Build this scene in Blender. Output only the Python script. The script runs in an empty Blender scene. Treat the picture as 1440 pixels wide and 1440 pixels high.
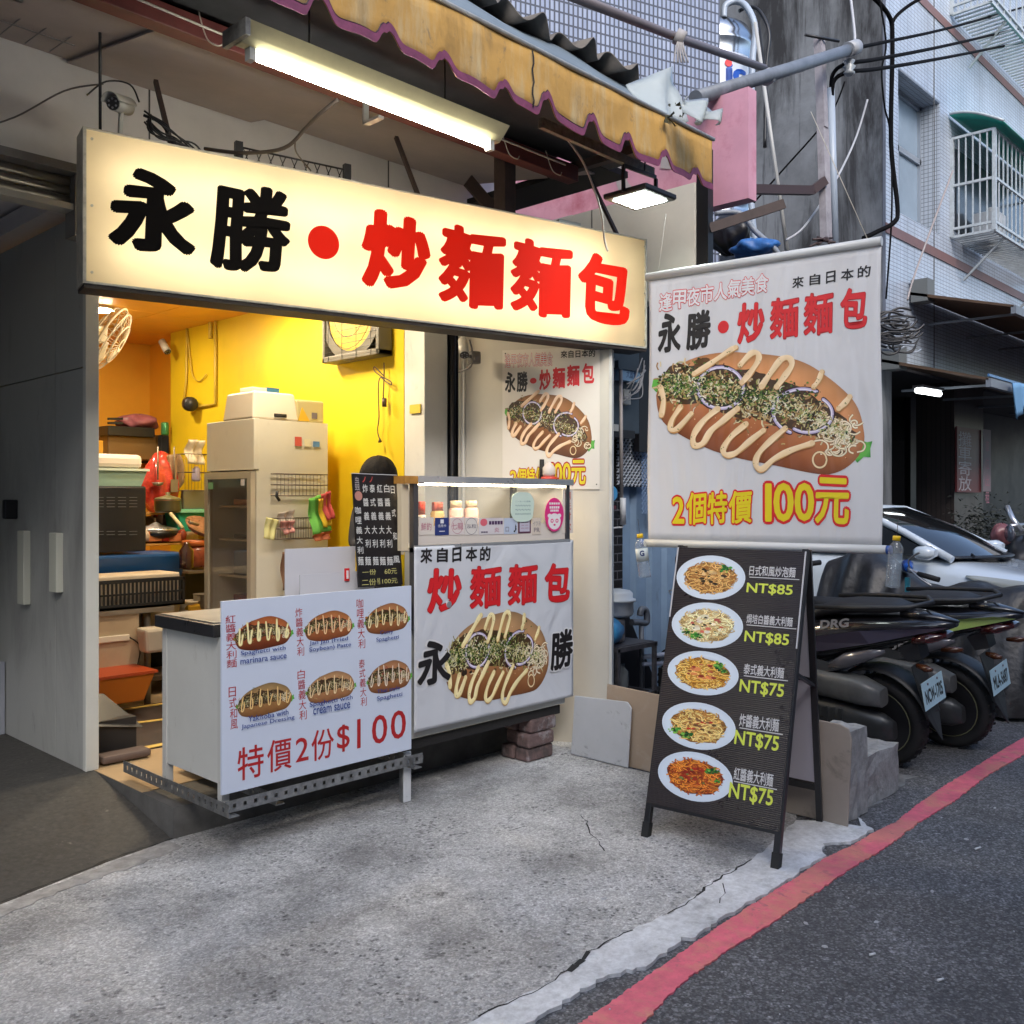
import bpy, math, random
from mathutils import Vector, Matrix
random.seed(7)
S = bpy.context.scene
COL = S.collection
# ---------------------------------------------------------------- camera
YAW = math.radians(46.3)
CAM_H = 1.5
cd = bpy.data.cameras.new('camera'); cam = bpy.data.objects.new('camera', cd); COL.objects.link(cam)
cam.location = (0, 0, CAM_H); cam.rotation_euler = (math.radians(90), 0, -YAW)
cd.sensor_width = 36; cd.lens = 33.5; cd.shift_y = -15/1440; cd.clip_start = .05; cd.clip_end = 600
S.camera = cam
# ---------------------------------------------------------------- sky and sun
w = bpy.data.worlds.new('World'); S.world = w; w.use_nodes = True
wn = w.node_tree.nodes; wl = w.node_tree.links
bg = wn['Background']; sky = wn.new('ShaderNodeTexSky'); sky.sky_type = 'NISHITA'; sky.sun_disc = False
SUN_EL, SUN_ROT = math.radians(38), math.radians(215)
sky.sun_elevation = SUN_EL; sky.sun_rotation = SUN_ROT; sky.dust_density = 2.0; sky.ozone_density = 1.5
wl.new(sky.outputs[0], bg.inputs[0]); bg.inputs[1].default_value = .15
sd = bpy.data.lights.new('sun', 'SUN'); so = bpy.data.objects.new('sun', sd); COL.objects.link(so)
sd.energy = .75; sd.angle = math.radians(25); sd.color = (1, .97, .93)
sun_from = Vector((math.sin(SUN_ROT)*math.cos(SUN_EL), math.cos(SUN_ROT)*math.cos(SUN_EL), math.sin(SUN_EL)))
so.rotation_euler = (-sun_from).to_track_quat('-Z', 'Y').to_euler()
S.view_settings.view_transform = 'Standard'; S.view_settings.look = 'None'
S.view_settings.exposure = 1.30; S.view_settings.gamma = 1; S.view_settings.use_curve_mapping = False
S.render.engine = 'CYCLES'
S.cycles.use_denoising = True
S.cycles.max_bounces = 7; S.cycles.diffuse_bounces = 4; S.cycles.glossy_bounces = 3; S.cycles.transmission_bounces = 5; S.cycles.transparent_max_bounces = 8
S.cycles.sample_clamp_indirect = 6; S.cycles.caustics_reflective = False; S.cycles.caustics_refractive = False

# ---------------------------------------------------------------- survey helpers: photo pixels to points on real planes
FPX = 1340.
def ray(px, py):
    x = (px-720)/FPX; z = -(py-705)/FPX
    c, s = math.cos(YAW), math.sin(YAW)
    return Vector((x*c+s, -x*s+c, z))
O = Vector((0, 0, CAM_H))
def gp(px, py, z=0.):
    d = ray(px, py); return O+d*((z-CAM_H)/d.z)
def vp(px, py, v):
    d = ray(px, py); return O+d*(v/d.y)
def up(px, py, u):
    d = ray(px, py); return O+d*(u/d.x)
def dp(px, py, t): return O+ray(px, py)*t

# ---------------------------------------------------------------- colours and materials
def lin(c): return c/12.92 if c <= .04045 else ((c+.055)/1.055)**2.4
def rgb(r, g, b): return (lin(r/255), lin(g/255), lin(b/255), 1)
MATS = {}
def mat(name, col, rough=.6, metal=0., noise=None, bump=None, spec=.5, dirt=None, emit=None, coat=0, alpha=None, trans=0):
    if name in MATS: return MATS[name]
    m = bpy.data.materials.new(name); m.use_nodes = True; nt = m.node_tree; b = nt.nodes['Principled BSDF']
    L = nt.links
    b.inputs['Roughness'].default_value = rough; b.inputs['Metallic'].default_value = metal
    b.inputs['Specular IOR Level'].default_value = spec
    b.inputs['Base Color'].default_value = col
    if coat: b.inputs['Coat Weight'].default_value = coat; b.inputs['Coat Roughness'].default_value = .08
    if trans: b.inputs['Transmission Weight'].default_value = trans
    if emit: b.inputs['Emission Color'].default_value = emit[0]; b.inputs['Emission Strength'].default_value = emit[1]
    tc = nt.nodes.new('ShaderNodeTexCoord')
    out = None
    if noise:
        sc, amt = noise[0], noise[1]
        n = nt.nodes.new('ShaderNodeTexNoise'); n.inputs['Scale'].default_value = sc; n.inputs['Detail'].default_value = 6; n.inputs['Roughness'].default_value = .65
        L.new(tc.outputs['Object'], n.inputs['Vector'])
        r = nt.nodes.new('ShaderNodeMapRange'); r.inputs[1].default_value = .3; r.inputs[2].default_value = .7
        r.inputs[3].default_value = 1-amt; r.inputs[4].default_value = 1+amt; L.new(n.outputs[0], r.inputs[0])
        mx = nt.nodes.new('ShaderNodeVectorMath'); mx.operation = 'SCALE'; mx.inputs[0].default_value = col[:3]
        L.new(r.outputs[0], mx.inputs['Scale']); out = mx.outputs[0]
        rr = nt.nodes.new('ShaderNodeMapRange'); rr.inputs[3].default_value = max(0, rough-.12); rr.inputs[4].default_value = min(1, rough+.12)
        L.new(n.outputs[0], rr.inputs[0]); L.new(rr.outputs[0], b.inputs['Roughness'])
    if dirt:   # (colour, scale, amount 0..1, stretch)
        dc, sc, amt, st = dirt
        mp = nt.nodes.new('ShaderNodeMapping'); mp.inputs['Scale'].default_value = st
        n2 = nt.nodes.new('ShaderNodeTexNoise'); n2.inputs['Scale'].default_value = sc; n2.inputs['Detail'].default_value = 8; n2.inputs['Roughness'].default_value = .7
        L.new(tc.outputs['Object'], mp.inputs[0]); L.new(mp.outputs[0], n2.inputs['Vector'])
        r2 = nt.nodes.new('ShaderNodeMapRange'); r2.inputs[1].default_value = .68-.3*amt; r2.inputs[2].default_value = .82-.2*amt; r2.inputs[4].default_value = min(1, .4+amt)
        L.new(n2.outputs[0], r2.inputs[0])
        mm = nt.nodes.new('ShaderNodeMix'); mm.data_type = 'RGBA'
        L.new(r2.outputs[0], mm.inputs[0]); mm.inputs[7].default_value = dc
        if out: L.new(out, mm.inputs[6])
        else: mm.inputs[6].default_value = col
        out = mm.outputs[2]
    if out: L.new(out, b.inputs['Base Color'])
    if bump:
        n3 = nt.nodes.new('ShaderNodeTexNoise'); n3.inputs['Scale'].default_value = bump[0]; n3.inputs['Detail'].default_value = 5
        L.new(tc.outputs['Object'], n3.inputs['Vector'])
        bp = nt.nodes.new('ShaderNodeBump'); bp.inputs['Strength'].default_value = bump[1]; bp.inputs['Distance'].default_value = bump[2] if len(bump) > 2 else .01
        L.new(n3.outputs[0], bp.inputs['Height']); L.new(bp.outputs[0], b.inputs['Normal'])
    MATS[name] = m
    return m
def print_mat(name, rough=.35, spec=.5, bump=None):
    if name in MATS: return MATS[name]
    m = mat(name, (1, 1, 1, 1), rough, spec=spec, bump=bump); nt = m.node_tree
    a = nt.nodes.new('ShaderNodeVertexColor'); a.layer_name = 'Col'
    nt.links.new(a.outputs[0], nt.nodes['Principled BSDF'].inputs['Base Color'])
    return m
def emat(name, col, strength):
    if name in MATS: return MATS[name]
    m = bpy.data.materials.new(name); m.use_nodes = True; nt = m.node_tree; nt.nodes.clear()
    e = nt.nodes.new('ShaderNodeEmission'); e.inputs[0].default_value = col; e.inputs[1].default_value = strength
    o = nt.nodes.new('ShaderNodeOutputMaterial'); nt.links.new(e.outputs[0], o.inputs[0]); MATS[name] = m
    return m
def glassy(name, col=(1, 1, 1, 1), amount=.85, rough=.03):
    if name in MATS: return MATS[name]
    m = bpy.data.materials.new(name); m.use_nodes = True; nt = m.node_tree; nt.nodes.clear()
    t = nt.nodes.new('ShaderNodeBsdfTransparent'); t.inputs[0].default_value = col
    g = nt.nodes.new('ShaderNodeBsdfGlossy'); g.inputs['Roughness'].default_value = rough; d = nt.nodes.new('ShaderNodeBsdfDiffuse'); d.inputs[0].default_value = (col[0]*.7, col[1]*.7, col[2]*.7, 1)
    lw = nt.nodes.new('ShaderNodeLayerWeight'); pw = nt.nodes.new('ShaderNodeMath'); pw.operation = 'POWER'; pw.inputs[1].default_value = 5; fr = nt.nodes.new('ShaderNodeMath'); fr.operation = 'MULTIPLY_ADD'; fr.inputs[1].default_value = .85; fr.inputs[2].default_value = .035
    nt.links.new(lw.outputs['Facing'], pw.inputs[0]); nt.links.new(pw.outputs[0], fr.inputs[0])
    m1 = nt.nodes.new('ShaderNodeMixShader'); m1.inputs[0].default_value = 1-amount; nt.links.new(t.outputs[0], m1.inputs[1]); nt.links.new(d.outputs[0], m1.inputs[2])
    mx = nt.nodes.new('ShaderNodeMixShader'); o = nt.nodes.new('ShaderNodeOutputMaterial')
    nt.links.new(fr.outputs[0], mx.inputs[0]); nt.links.new(m1.outputs[0], mx.inputs[1]); nt.links.new(g.outputs[0], mx.inputs[2]); nt.links.new(mx.outputs[0], o.inputs[0])
    MATS[name] = m
    return m
def tile_mat(name, c1, c2, mortar, tw, th, rough=.35, mort=.08, dirt=.3, offset=.0):
    if name in MATS: return MATS[name]
    m = mat(name, c1, rough); nt = m.node_tree; L = nt.links; b = nt.nodes['Principled BSDF']
    tc = [n for n in nt.nodes if n.bl_idname == 'ShaderNodeTexCoord'][0]
    br = nt.nodes.new('ShaderNodeTexBrick'); br.offset = offset; br.inputs['Scale'].default_value = 1
    br.inputs['Brick Width'].default_value = tw; br.inputs['Row Height'].default_value = th; br.inputs['Mortar Size'].default_value = th*mort
    br.inputs['Mortar Smooth'].default_value = .15
    br.inputs['Color1'].default_value = c1; br.inputs['Color2'].default_value = c2; br.inputs['Mortar'].default_value = mortar
    L.new(tc.outputs['Object'], br.inputs['Vector'])
    n = nt.nodes.new('ShaderNodeTexNoise'); n.inputs['Scale'].default_value = 1.1; n.inputs['Detail'].default_value = 8; n.inputs['Roughness'].default_value = .7
    mp = nt.nodes.new('ShaderNodeMapping'); mp.inputs['Scale'].default_value = (2.2, .35, 1); L.new(tc.outputs['Object'], mp.inputs[0]); L.new(mp.outputs[0], n.inputs['Vector'])
    r = nt.nodes.new('ShaderNodeMapRange'); r.inputs[1].default_value = .35; r.inputs[2].default_value = .7; r.inputs[3].default_value = 1; r.inputs[4].default_value = 1-dirt
    L.new(n.outputs[0], r.inputs[0])
    v = nt.nodes.new('ShaderNodeVectorMath'); v.operation = 'SCALE'; L.new(br.outputs[0], v.inputs[0]); L.new(r.outputs[0], v.inputs['Scale']); L.new(v.outputs[0], b.inputs['Base Color'])
    bp = nt.nodes.new('ShaderNodeBump'); bp.invert = True; bp.inputs['Strength'].default_value = .5; bp.inputs['Distance'].default_value = .004
    L.new(br.outputs['Fac'], bp.inputs['Height']); L.new(bp.outputs[0], b.inputs['Normal'])
    return m

# ---------------------------------------------------------------- objects, parts, tags
WM = {}
I4 = Matrix.Identity(4)
def frame(origin, xdir, ydir=(0, 0, 1)):
    x = Vector(xdir).normalized(); y = Vector(ydir); z = x.cross(y).normalized(); y = z.cross(x).normalized()
    m = Matrix.Identity(4)
    for i in range(3):
        m[i][0] = x[i]; m[i][1] = y[i]; m[i][2] = z[i]; m[i][3] = origin[i]
    return m
def tag(o, label=None, cat=None, group=None, kind=None):
    if label: o['label'] = label
    if cat: o['category'] = cat
    if group: o['group'] = group
    if kind: o['kind'] = kind
    return o
def thing(name, label, cat, m=None, group=None, kind=None):
    """an Empty at the thing's base; m is a point or a frame matrix"""
    o = bpy.data.objects.new(name, None); COL.objects.link(o)
    if m is None: m = I4
    elif not isinstance(m, Matrix): m = Matrix.Translation(Vector(m))
    o.matrix_basis = m; WM[o.name] = m.copy(); o.empty_display_size = .1
    return tag(o, label, cat, group, kind)
def plane_hit(m, px, py):
    """photo pixel -> local x, y on the frame's plane"""
    d = ray(px, py); n = Vector((m[0][2], m[1][2], m[2][2])); o = Vector((m[0][3], m[1][3], m[2][3]))
    t = (o-O).dot(n)/d.dot(n); p = m.inverted() @ (O+d*t)
    return p.x, p.y
def copy_tree(o, m=None, parent=None, label=None, group=None):
    c = o.copy(); COL.objects.link(c); c.parent = parent
    if parent is None and m is not None: c.matrix_basis = m
    if label: c['label'] = label
    if group: c['group'] = group
    for ch in [x for x in COL.objects if x.parent == o]: copy_tree(ch, parent=c)
    return c

class MB:
    """collects faces in one mesh; world coordinates unless built with local=True"""
    def __init__(s): s.v = []; s.f = []; s.c = []; s.sm = []
    def add(s, vs, fs, col=None, smooth=False):
        n = len(s.v); s.v += [tuple(p) for p in vs]
        for f in fs: s.f.append(tuple(i+n for i in f)); s.sm.append(smooth); s.c.append(col)
        return s
    def box(s, a, b, col=None):
        x0, y0, z0 = a; x1, y1, z1 = b
        if x0 > x1: x0, x1 = x1, x0
        if y0 > y1: y0, y1 = y1, y0
        if z0 > z1: z0, z1 = z1, z0
        return s.add([(x0, y0, z0), (x1, y0, z0), (x1, y1, z0), (x0, y1, z0), (x0, y0, z1), (x1, y0, z1), (x1, y1, z1), (x0, y1, z1)],
                     [(0, 3, 2, 1), (4, 5, 6, 7), (0, 1, 5, 4), (1, 2, 6, 5), (2, 3, 7, 6), (3, 0, 4, 7)], col)
    def hexa(s, b4, t4, col=None):
        return s.add(list(b4)+list(t4), [(0, 3, 2, 1), (4, 5, 6, 7), (0, 1, 5, 4), (1, 2, 6, 5), (2, 3, 7, 6), (3, 0, 4, 7)], col)
    def bar(s, a, b, wd, ht, upv=(0, 0, 1), col=None):
        a = Vector(a); b = Vector(b); d = (b-a).normalized(); upv = Vector(upv)
        if abs(d.dot(upv)) > .98: upv = Vector((0, 1, 0))
        sd_ = d.cross(upv).normalized(); u2 = sd_.cross(d).normalized()
        q = [(-1, -1), (1, -1), (1, 1), (-1, 1)]
        return s.hexa([a+sd_*i*wd/2+u2*j*ht/2 for i, j in q], [b+sd_*i*wd/2+u2*j*ht/2 for i, j in q], col)
    def tube(s, pts, r, n=8, caps=True, col=None, smooth=True):
        pts = [Vector(p) for p in pts]; vs = []; fs = []; prev = None
        rs = r if isinstance(r, (list, tuple)) else [r]*len(pts)
        for i, p in enumerate(pts):
            d = (pts[min(i+1, len(pts)-1)]-pts[max(i-1, 0)])
            d = d.normalized() if d.length > 1e-9 else Vector((0, 0, 1))
            if prev is None:
                a = Vector((0, 0, 1)) if abs(d.z) < .9 else Vector((1, 0, 0))
                e = d.cross(a).normalized()
            else:
                e = (prev-d*prev.dot(d))
                e = e.normalized() if e.length > 1e-6 else d.orthogonal().normalized()
            prev = e; g = d.cross(e)
            for k in range(n):
                t = 2*math.pi*k/n; vs.append(p+(e*math.cos(t)+g*math.sin(t))*rs[i])
        for i in range(len(pts)-1):
            for k in range(n):
                a = i*n+k; b = i*n+(k+1) % n; fs.append((a, b, b+n, a+n))
        s.add(vs, fs, col, smooth)
        if caps:
            m = len(s.v)-len(vs)
            s.f.append(tuple(m+k for k in range(n-1, -1, -1))); s.sm.append(False); s.c.append(col)
            s.f.append(tuple(m+(len(pts)-1)*n+k for k in range(n))); s.sm.append(False); s.c.append(col)
        return s
    def lathe(s, prof, center=(0, 0, 0), n=24, axis=(0, 0, 1), col=None, smooth=True):
        ax = Vector(axis).normalized(); e = ax.orthogonal().normalized(); g = ax.cross(e); c = Vector(center); vs = []; fs = []
        for r, h in prof:
            for k in range(n):
                t = 2*math.pi*k/n; vs.append(c+ax*h+(e*math.cos(t)+g*math.sin(t))*max(r, 1e-4))
        for i in range(len(prof)-1):
            for k in range(n):
                a = i*n+k; b = i*n+(k+1) % n; fs.append((a, b, b+n, a+n))
        s.add(vs, fs, col, smooth)
        m = len(s.v)-len(vs)
        if prof[0][0] > 1e-3: s.f.append(tuple(m+k for k in range(n-1, -1, -1))); s.sm.append(False); s.c.append(col)
        if prof[-1][0] > 1e-3: s.f.append(tuple(m+(len(prof)-1)*n+k for k in range(n))); s.sm.append(False); s.c.append(col)
        return s
    def prism(s, poly, depth, m=None, col=None):
        """2D outline (x, y) extruded from z=0 to z=depth in frame m"""
        n = len(poly); m = m or I4
        vs = [m @ Vector((x, y, 0)) for x, y in poly]+[m @ Vector((x, y, depth)) for x, y in poly]
        fs = [tuple(range(n-1, -1, -1)), tuple(range(n, 2*n))]+[(i, (i+1) % n, n+(i+1) % n, n+i) for i in range(n)]
        return s.add(vs, fs, col)
    def loft(s, secs, n=20, caps=True, col=None, smooth=True, m=None):
        """secs: (x, cy, cz, half width, half height, power)"""
        vs = []; fs = []
        for x, cy, cz, hw, hh, p in secs:
            for k in range(n):
                t = 2*math.pi*(k+.5)/n; c, q = math.cos(t), math.sin(t)
                vs.append(Vector((x, cy+hw*math.copysign(abs(c)**(2/p), c), cz+hh*math.copysign(abs(q)**(2/p), q))))
        if m: vs = [m @ v for v in vs]
        for i in range(len(secs)-1):
            for k in range(n):
                a = i*n+k; b = i*n+(k+1) % n; fs.append((a, b, b+n, a+n))
        s.add(vs, fs, col, smooth)
        if caps:
            k0 = len(s.v)-len(vs)
            s.f.append(tuple(k0+k for k in range(n-1, -1, -1))); s.sm.append(False); s.c.append(col)
            s.f.append(tuple(k0+(len(secs)-1)*n+k for k in range(n))); s.sm.append(False); s.c.append(col)
        return s
    def grid(s, fn, nu, nv, col=None, smooth=True):
        vs = [fn(i/nu, j/nv) for j in range(nv+1) for i in range(nu+1)]
        return s.add(vs, [(j*(nu+1)+i, j*(nu+1)+i+1, (j+1)*(nu+1)+i+1, (j+1)*(nu+1)+i) for j in range(nv) for i in range(nu)], col, smooth)
    def build(s, name, m, parent=None, local=False, bevel=0, label=None, solid=0, kind=None):
        me = bpy.data.meshes.new(name)
        vs = s.v
        if parent is not None and not local:
            inv = WM[parent.name].inverted(); vs = [tuple(inv @ Vector(p)) for p in vs]
        me.from_pydata(vs, [], s.f); me.validate(); me.materials.append(m)
        if len(me.polygons) == len(s.sm): me.polygons.foreach_set('use_smooth', s.sm)
        if any(c is not None for c in s.c) and len(me.polygons) == len(s.c):
            at = me.color_attributes.new('Col', 'FLOAT_COLOR', 'CORNER'); buf = []
            for p, c in zip(me.polygons, s.c):
                for k in range(p.loop_total):
                    q = c[k] if (c and isinstance(c[0], (tuple, list))) else (c or (1, 1, 1, 1)); buf += list(q[:4])
            at.data.foreach_set('color', buf)
        me.update()
        o = bpy.data.objects.new(name, me); COL.objects.link(o)
        if parent is not None: o.parent = parent; WM[o.name] = WM[parent.name]
        else: WM[o.name] = I4
        if bevel:
            b = o.modifiers.new('bevel', 'BEVEL'); b.width = bevel; b.segments = 2; b.limit_method = 'ANGLE'
        if solid:
            q = o.modifiers.new('solid', 'SOLIDIFY'); q.thickness = solid; q.offset = 0
        if label: o['label'] = label
        if kind: o['kind'] = kind
        return o

def smoothpath(pts, k=6):
    pts = [Vector(p) for p in pts]; out = []
    for i in range(len(pts)-1):
        p0 = pts[max(i-1, 0)]; p1 = pts[i]; p2 = pts[i+1]; p3 = pts[min(i+2, len(pts)-1)]
        for j in range(k):
            t = j/k; out.append(.5*((2*p1)+(-p0+p2)*t+(2*p0-5*p1+4*p2-p3)*t*t+(-p0+3*p1-3*p2+p3)*t**3))
    out.append(pts[-1]); return out
def sag(a, b, drop, n=14):
    a = Vector(a); b = Vector(b)
    return [a.lerp(b, i/n)-Vector((0, 0, drop*4*(i/n)*(1-i/n))) for i in range(n+1)]

# ---------------------------------------------------------------- lettering
_glyph = {}
def glyph_mesh(text, offset):
    k = (text, offset)
    if k not in _glyph:
        c = bpy.data.curves.new('lettering', 'FONT'); c.body = text; c.offset = offset; c.resolution_u = 3
        o = bpy.data.objects.new('lettering', c); COL.objects.link(o)
        dg = bpy.context.evaluated_depsgraph_get(); dg.update()
        me = bpy.data.meshes.new_from_object(o.evaluated_get(dg))
        vs = [(v.co.x, v.co.y) for v in me.vertices]; fs = [tuple(p.vertices) for p in me.polygons]
        bpy.data.objects.remove(o); bpy.data.curves.remove(c); bpy.data.meshes.remove(me)
        xs = [a for a, _ in vs]; ys = [b for _, b in vs]
        _glyph[k] = (vs, fs, (min(xs), min(ys), max(xs), max(ys)))
    return _glyph[k]
def put_text(mb, text, box, z, offset=.0, ref=None, shear=0, warp=0, ell=1.):
    """fit the text's ink into box (x0, y0, x1, y1) at height z; offset thickens the strokes (in ems), ref is the thickening the box was measured with"""
    vs, fs, bb = glyph_mesh(text, 0)
    k = offset if ref is None else ref
    if text == '1':    # a lone 1 keeps its own narrow shape inside the box
        mid = (box[0]+box[2])/2; hw = (box[3]-box[1])/(bb[3]-bb[1]+2*k)*(bb[2]-bb[0]+2*k)*.46; box = (mid-hw, box[1], mid+hw, box[3])
    x0, y0, x1, y1 = box; sx = (x1-x0)/(bb[2]-bb[0]+2*k); sy = (y1-y0)/(bb[3]-bb[1]+2*k)
    n = 0 if offset < .004 else 6 if offset < .012 else 8 if offset < .03 else 12
    for i in range(-1, n):
        dx, dy = (0, 0) if i < 0 else (offset*ell*math.cos(2*math.pi*i/n), offset/ell*math.sin(2*math.pi*i/n))
        out = []
        for x, y in vs:
            if warp: x, y = x+warp*math.sin(5.1*y+len(text)+bb[2]*3), y+warp*math.sin(6.3*x+ord(text[0]) % 7)
            X = x0+(x-bb[0]+k+dx)*sx; Y = y0+(y-bb[1]+k+dy)*sy+shear*(X-x0)
            out.append((X, Y, z+8e-6*(i+1)))
        mb.add(out, fs)
def pbox(m, x0, y0, x1, y1):
    """photo box -> local box on frame m"""
    xc, yc = (x0+x1)/2, (y0+y1)/2
    return (plane_hit(m, x0, yc)[0], plane_hit(m, xc, y1)[1], plane_hit(m, x1, yc)[0], plane_hit(m, xc, y0)[1])

def soil(m, col, sc, st, lo, hi, amt=1.):
    """one more layer of wear with a shape of its own over a material's colour"""
    nt = m.node_tree; L = nt.links; b = nt.nodes['Principled BSDF']; tc = [q for q in nt.nodes if q.bl_idname == 'ShaderNodeTexCoord'][0]
    mp = nt.nodes.new('ShaderNodeMapping'); mp.inputs['Scale'].default_value = st; mp.inputs['Location'].default_value = (sc*1.7, 3.1, .4); L.new(tc.outputs['Object'], mp.inputs[0])
    n = nt.nodes.new('ShaderNodeTexNoise'); n.inputs['Scale'].default_value = sc; n.inputs['Detail'].default_value = 9; n.inputs['Roughness'].default_value = .68; n.inputs['Distortion'].default_value = .4; L.new(mp.outputs[0], n.inputs['Vector'])
    r = nt.nodes.new('ShaderNodeMapRange'); r.inputs[1].default_value = lo; r.inputs[2].default_value = hi; r.inputs[4].default_value = amt; L.new(n.outputs[0], r.inputs[0])
    mx = nt.nodes.new('ShaderNodeMix'); mx.data_type = 'RGBA'; L.new(r.outputs[0], mx.inputs[0]); mx.inputs[7].default_value = col
    src = b.inputs['Base Color'].links
    if src: L.new(src[0].from_socket, mx.inputs[6])
    else: mx.inputs[6].default_value = b.inputs['Base Color'].default_value
    L.new(mx.outputs[2], b.inputs['Base Color']); return m

def grain(m, sc, lo, hi, gap=.0):
    """stone grains: every cell its own brightness, darker between the stones"""
    nt = m.node_tree; L = nt.links; b = nt.nodes['Principled BSDF']; tc = [q for q in nt.nodes if q.bl_idname == 'ShaderNodeTexCoord'][0]
    vo = nt.nodes.new('ShaderNodeTexVoronoi'); vo.inputs['Scale'].default_value = sc; L.new(tc.outputs['Object'], vo.inputs['Vector'])
    sp = nt.nodes.new('ShaderNodeSeparateColor'); L.new(vo.outputs['Color'], sp.inputs[0])
    pw = nt.nodes.new('ShaderNodeMath'); pw.operation = 'POWER'; pw.inputs[1].default_value = 2.2; L.new(sp.outputs[0], pw.inputs[0])
    r = nt.nodes.new('ShaderNodeMapRange'); r.inputs[3].default_value = lo; r.inputs[4].default_value = hi; L.new(pw.outputs[0], r.inputs[0])
    r2 = nt.nodes.new('ShaderNodeMapRange'); r2.inputs[1].default_value = .25; r2.inputs[2].default_value = .6; r2.inputs[3].default_value = 1; r2.inputs[4].default_value = 1-gap; L.new(vo.outputs['Distance'], r2.inputs[0])
    mu = nt.nodes.new('ShaderNodeMath'); mu.operation = 'MULTIPLY'; L.new(r.outputs[0], mu.inputs[0]); L.new(r2.outputs[0], mu.inputs[1])
    v = nt.nodes.new('ShaderNodeVectorMath'); v.operation = 'SCALE'; L.new(b.inputs['Base Color'].links[0].from_socket, v.inputs[0]); L.new(mu.outputs[0], v.inputs['Scale']); L.new(v.outputs[0], b.inputs['Base Color']); return m
def soil_shade_at(m, spots, col, amt=.8):
    """grime and painted-in shade: dark spots with ragged edges at given places (x, y, radius)"""
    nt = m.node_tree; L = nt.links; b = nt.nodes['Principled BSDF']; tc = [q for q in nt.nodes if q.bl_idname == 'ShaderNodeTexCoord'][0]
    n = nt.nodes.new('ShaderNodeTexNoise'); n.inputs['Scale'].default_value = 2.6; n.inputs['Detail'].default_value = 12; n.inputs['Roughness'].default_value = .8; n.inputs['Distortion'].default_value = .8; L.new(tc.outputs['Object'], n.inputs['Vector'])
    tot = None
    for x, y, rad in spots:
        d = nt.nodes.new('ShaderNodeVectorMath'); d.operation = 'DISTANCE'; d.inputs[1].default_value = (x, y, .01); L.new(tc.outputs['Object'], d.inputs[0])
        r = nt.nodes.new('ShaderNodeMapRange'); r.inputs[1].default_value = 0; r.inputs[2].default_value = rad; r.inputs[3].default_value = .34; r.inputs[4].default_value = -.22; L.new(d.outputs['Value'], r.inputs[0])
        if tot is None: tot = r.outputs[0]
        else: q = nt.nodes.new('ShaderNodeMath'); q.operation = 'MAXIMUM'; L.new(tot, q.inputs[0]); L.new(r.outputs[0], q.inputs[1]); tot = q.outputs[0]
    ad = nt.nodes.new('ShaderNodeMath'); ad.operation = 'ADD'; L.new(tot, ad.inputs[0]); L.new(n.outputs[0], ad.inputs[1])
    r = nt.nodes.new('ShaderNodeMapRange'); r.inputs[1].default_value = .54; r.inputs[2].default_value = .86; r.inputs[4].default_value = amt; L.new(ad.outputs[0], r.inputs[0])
    mx = nt.nodes.new('ShaderNodeMix'); mx.data_type = 'RGBA'; L.new(r.outputs[0], mx.inputs[0]); L.new(b.inputs['Base Color'].links[0].from_socket, mx.inputs[6]); mx.inputs[7].default_value = col; L.new(mx.outputs[2], b.inputs['Base Color']); return m
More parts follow.
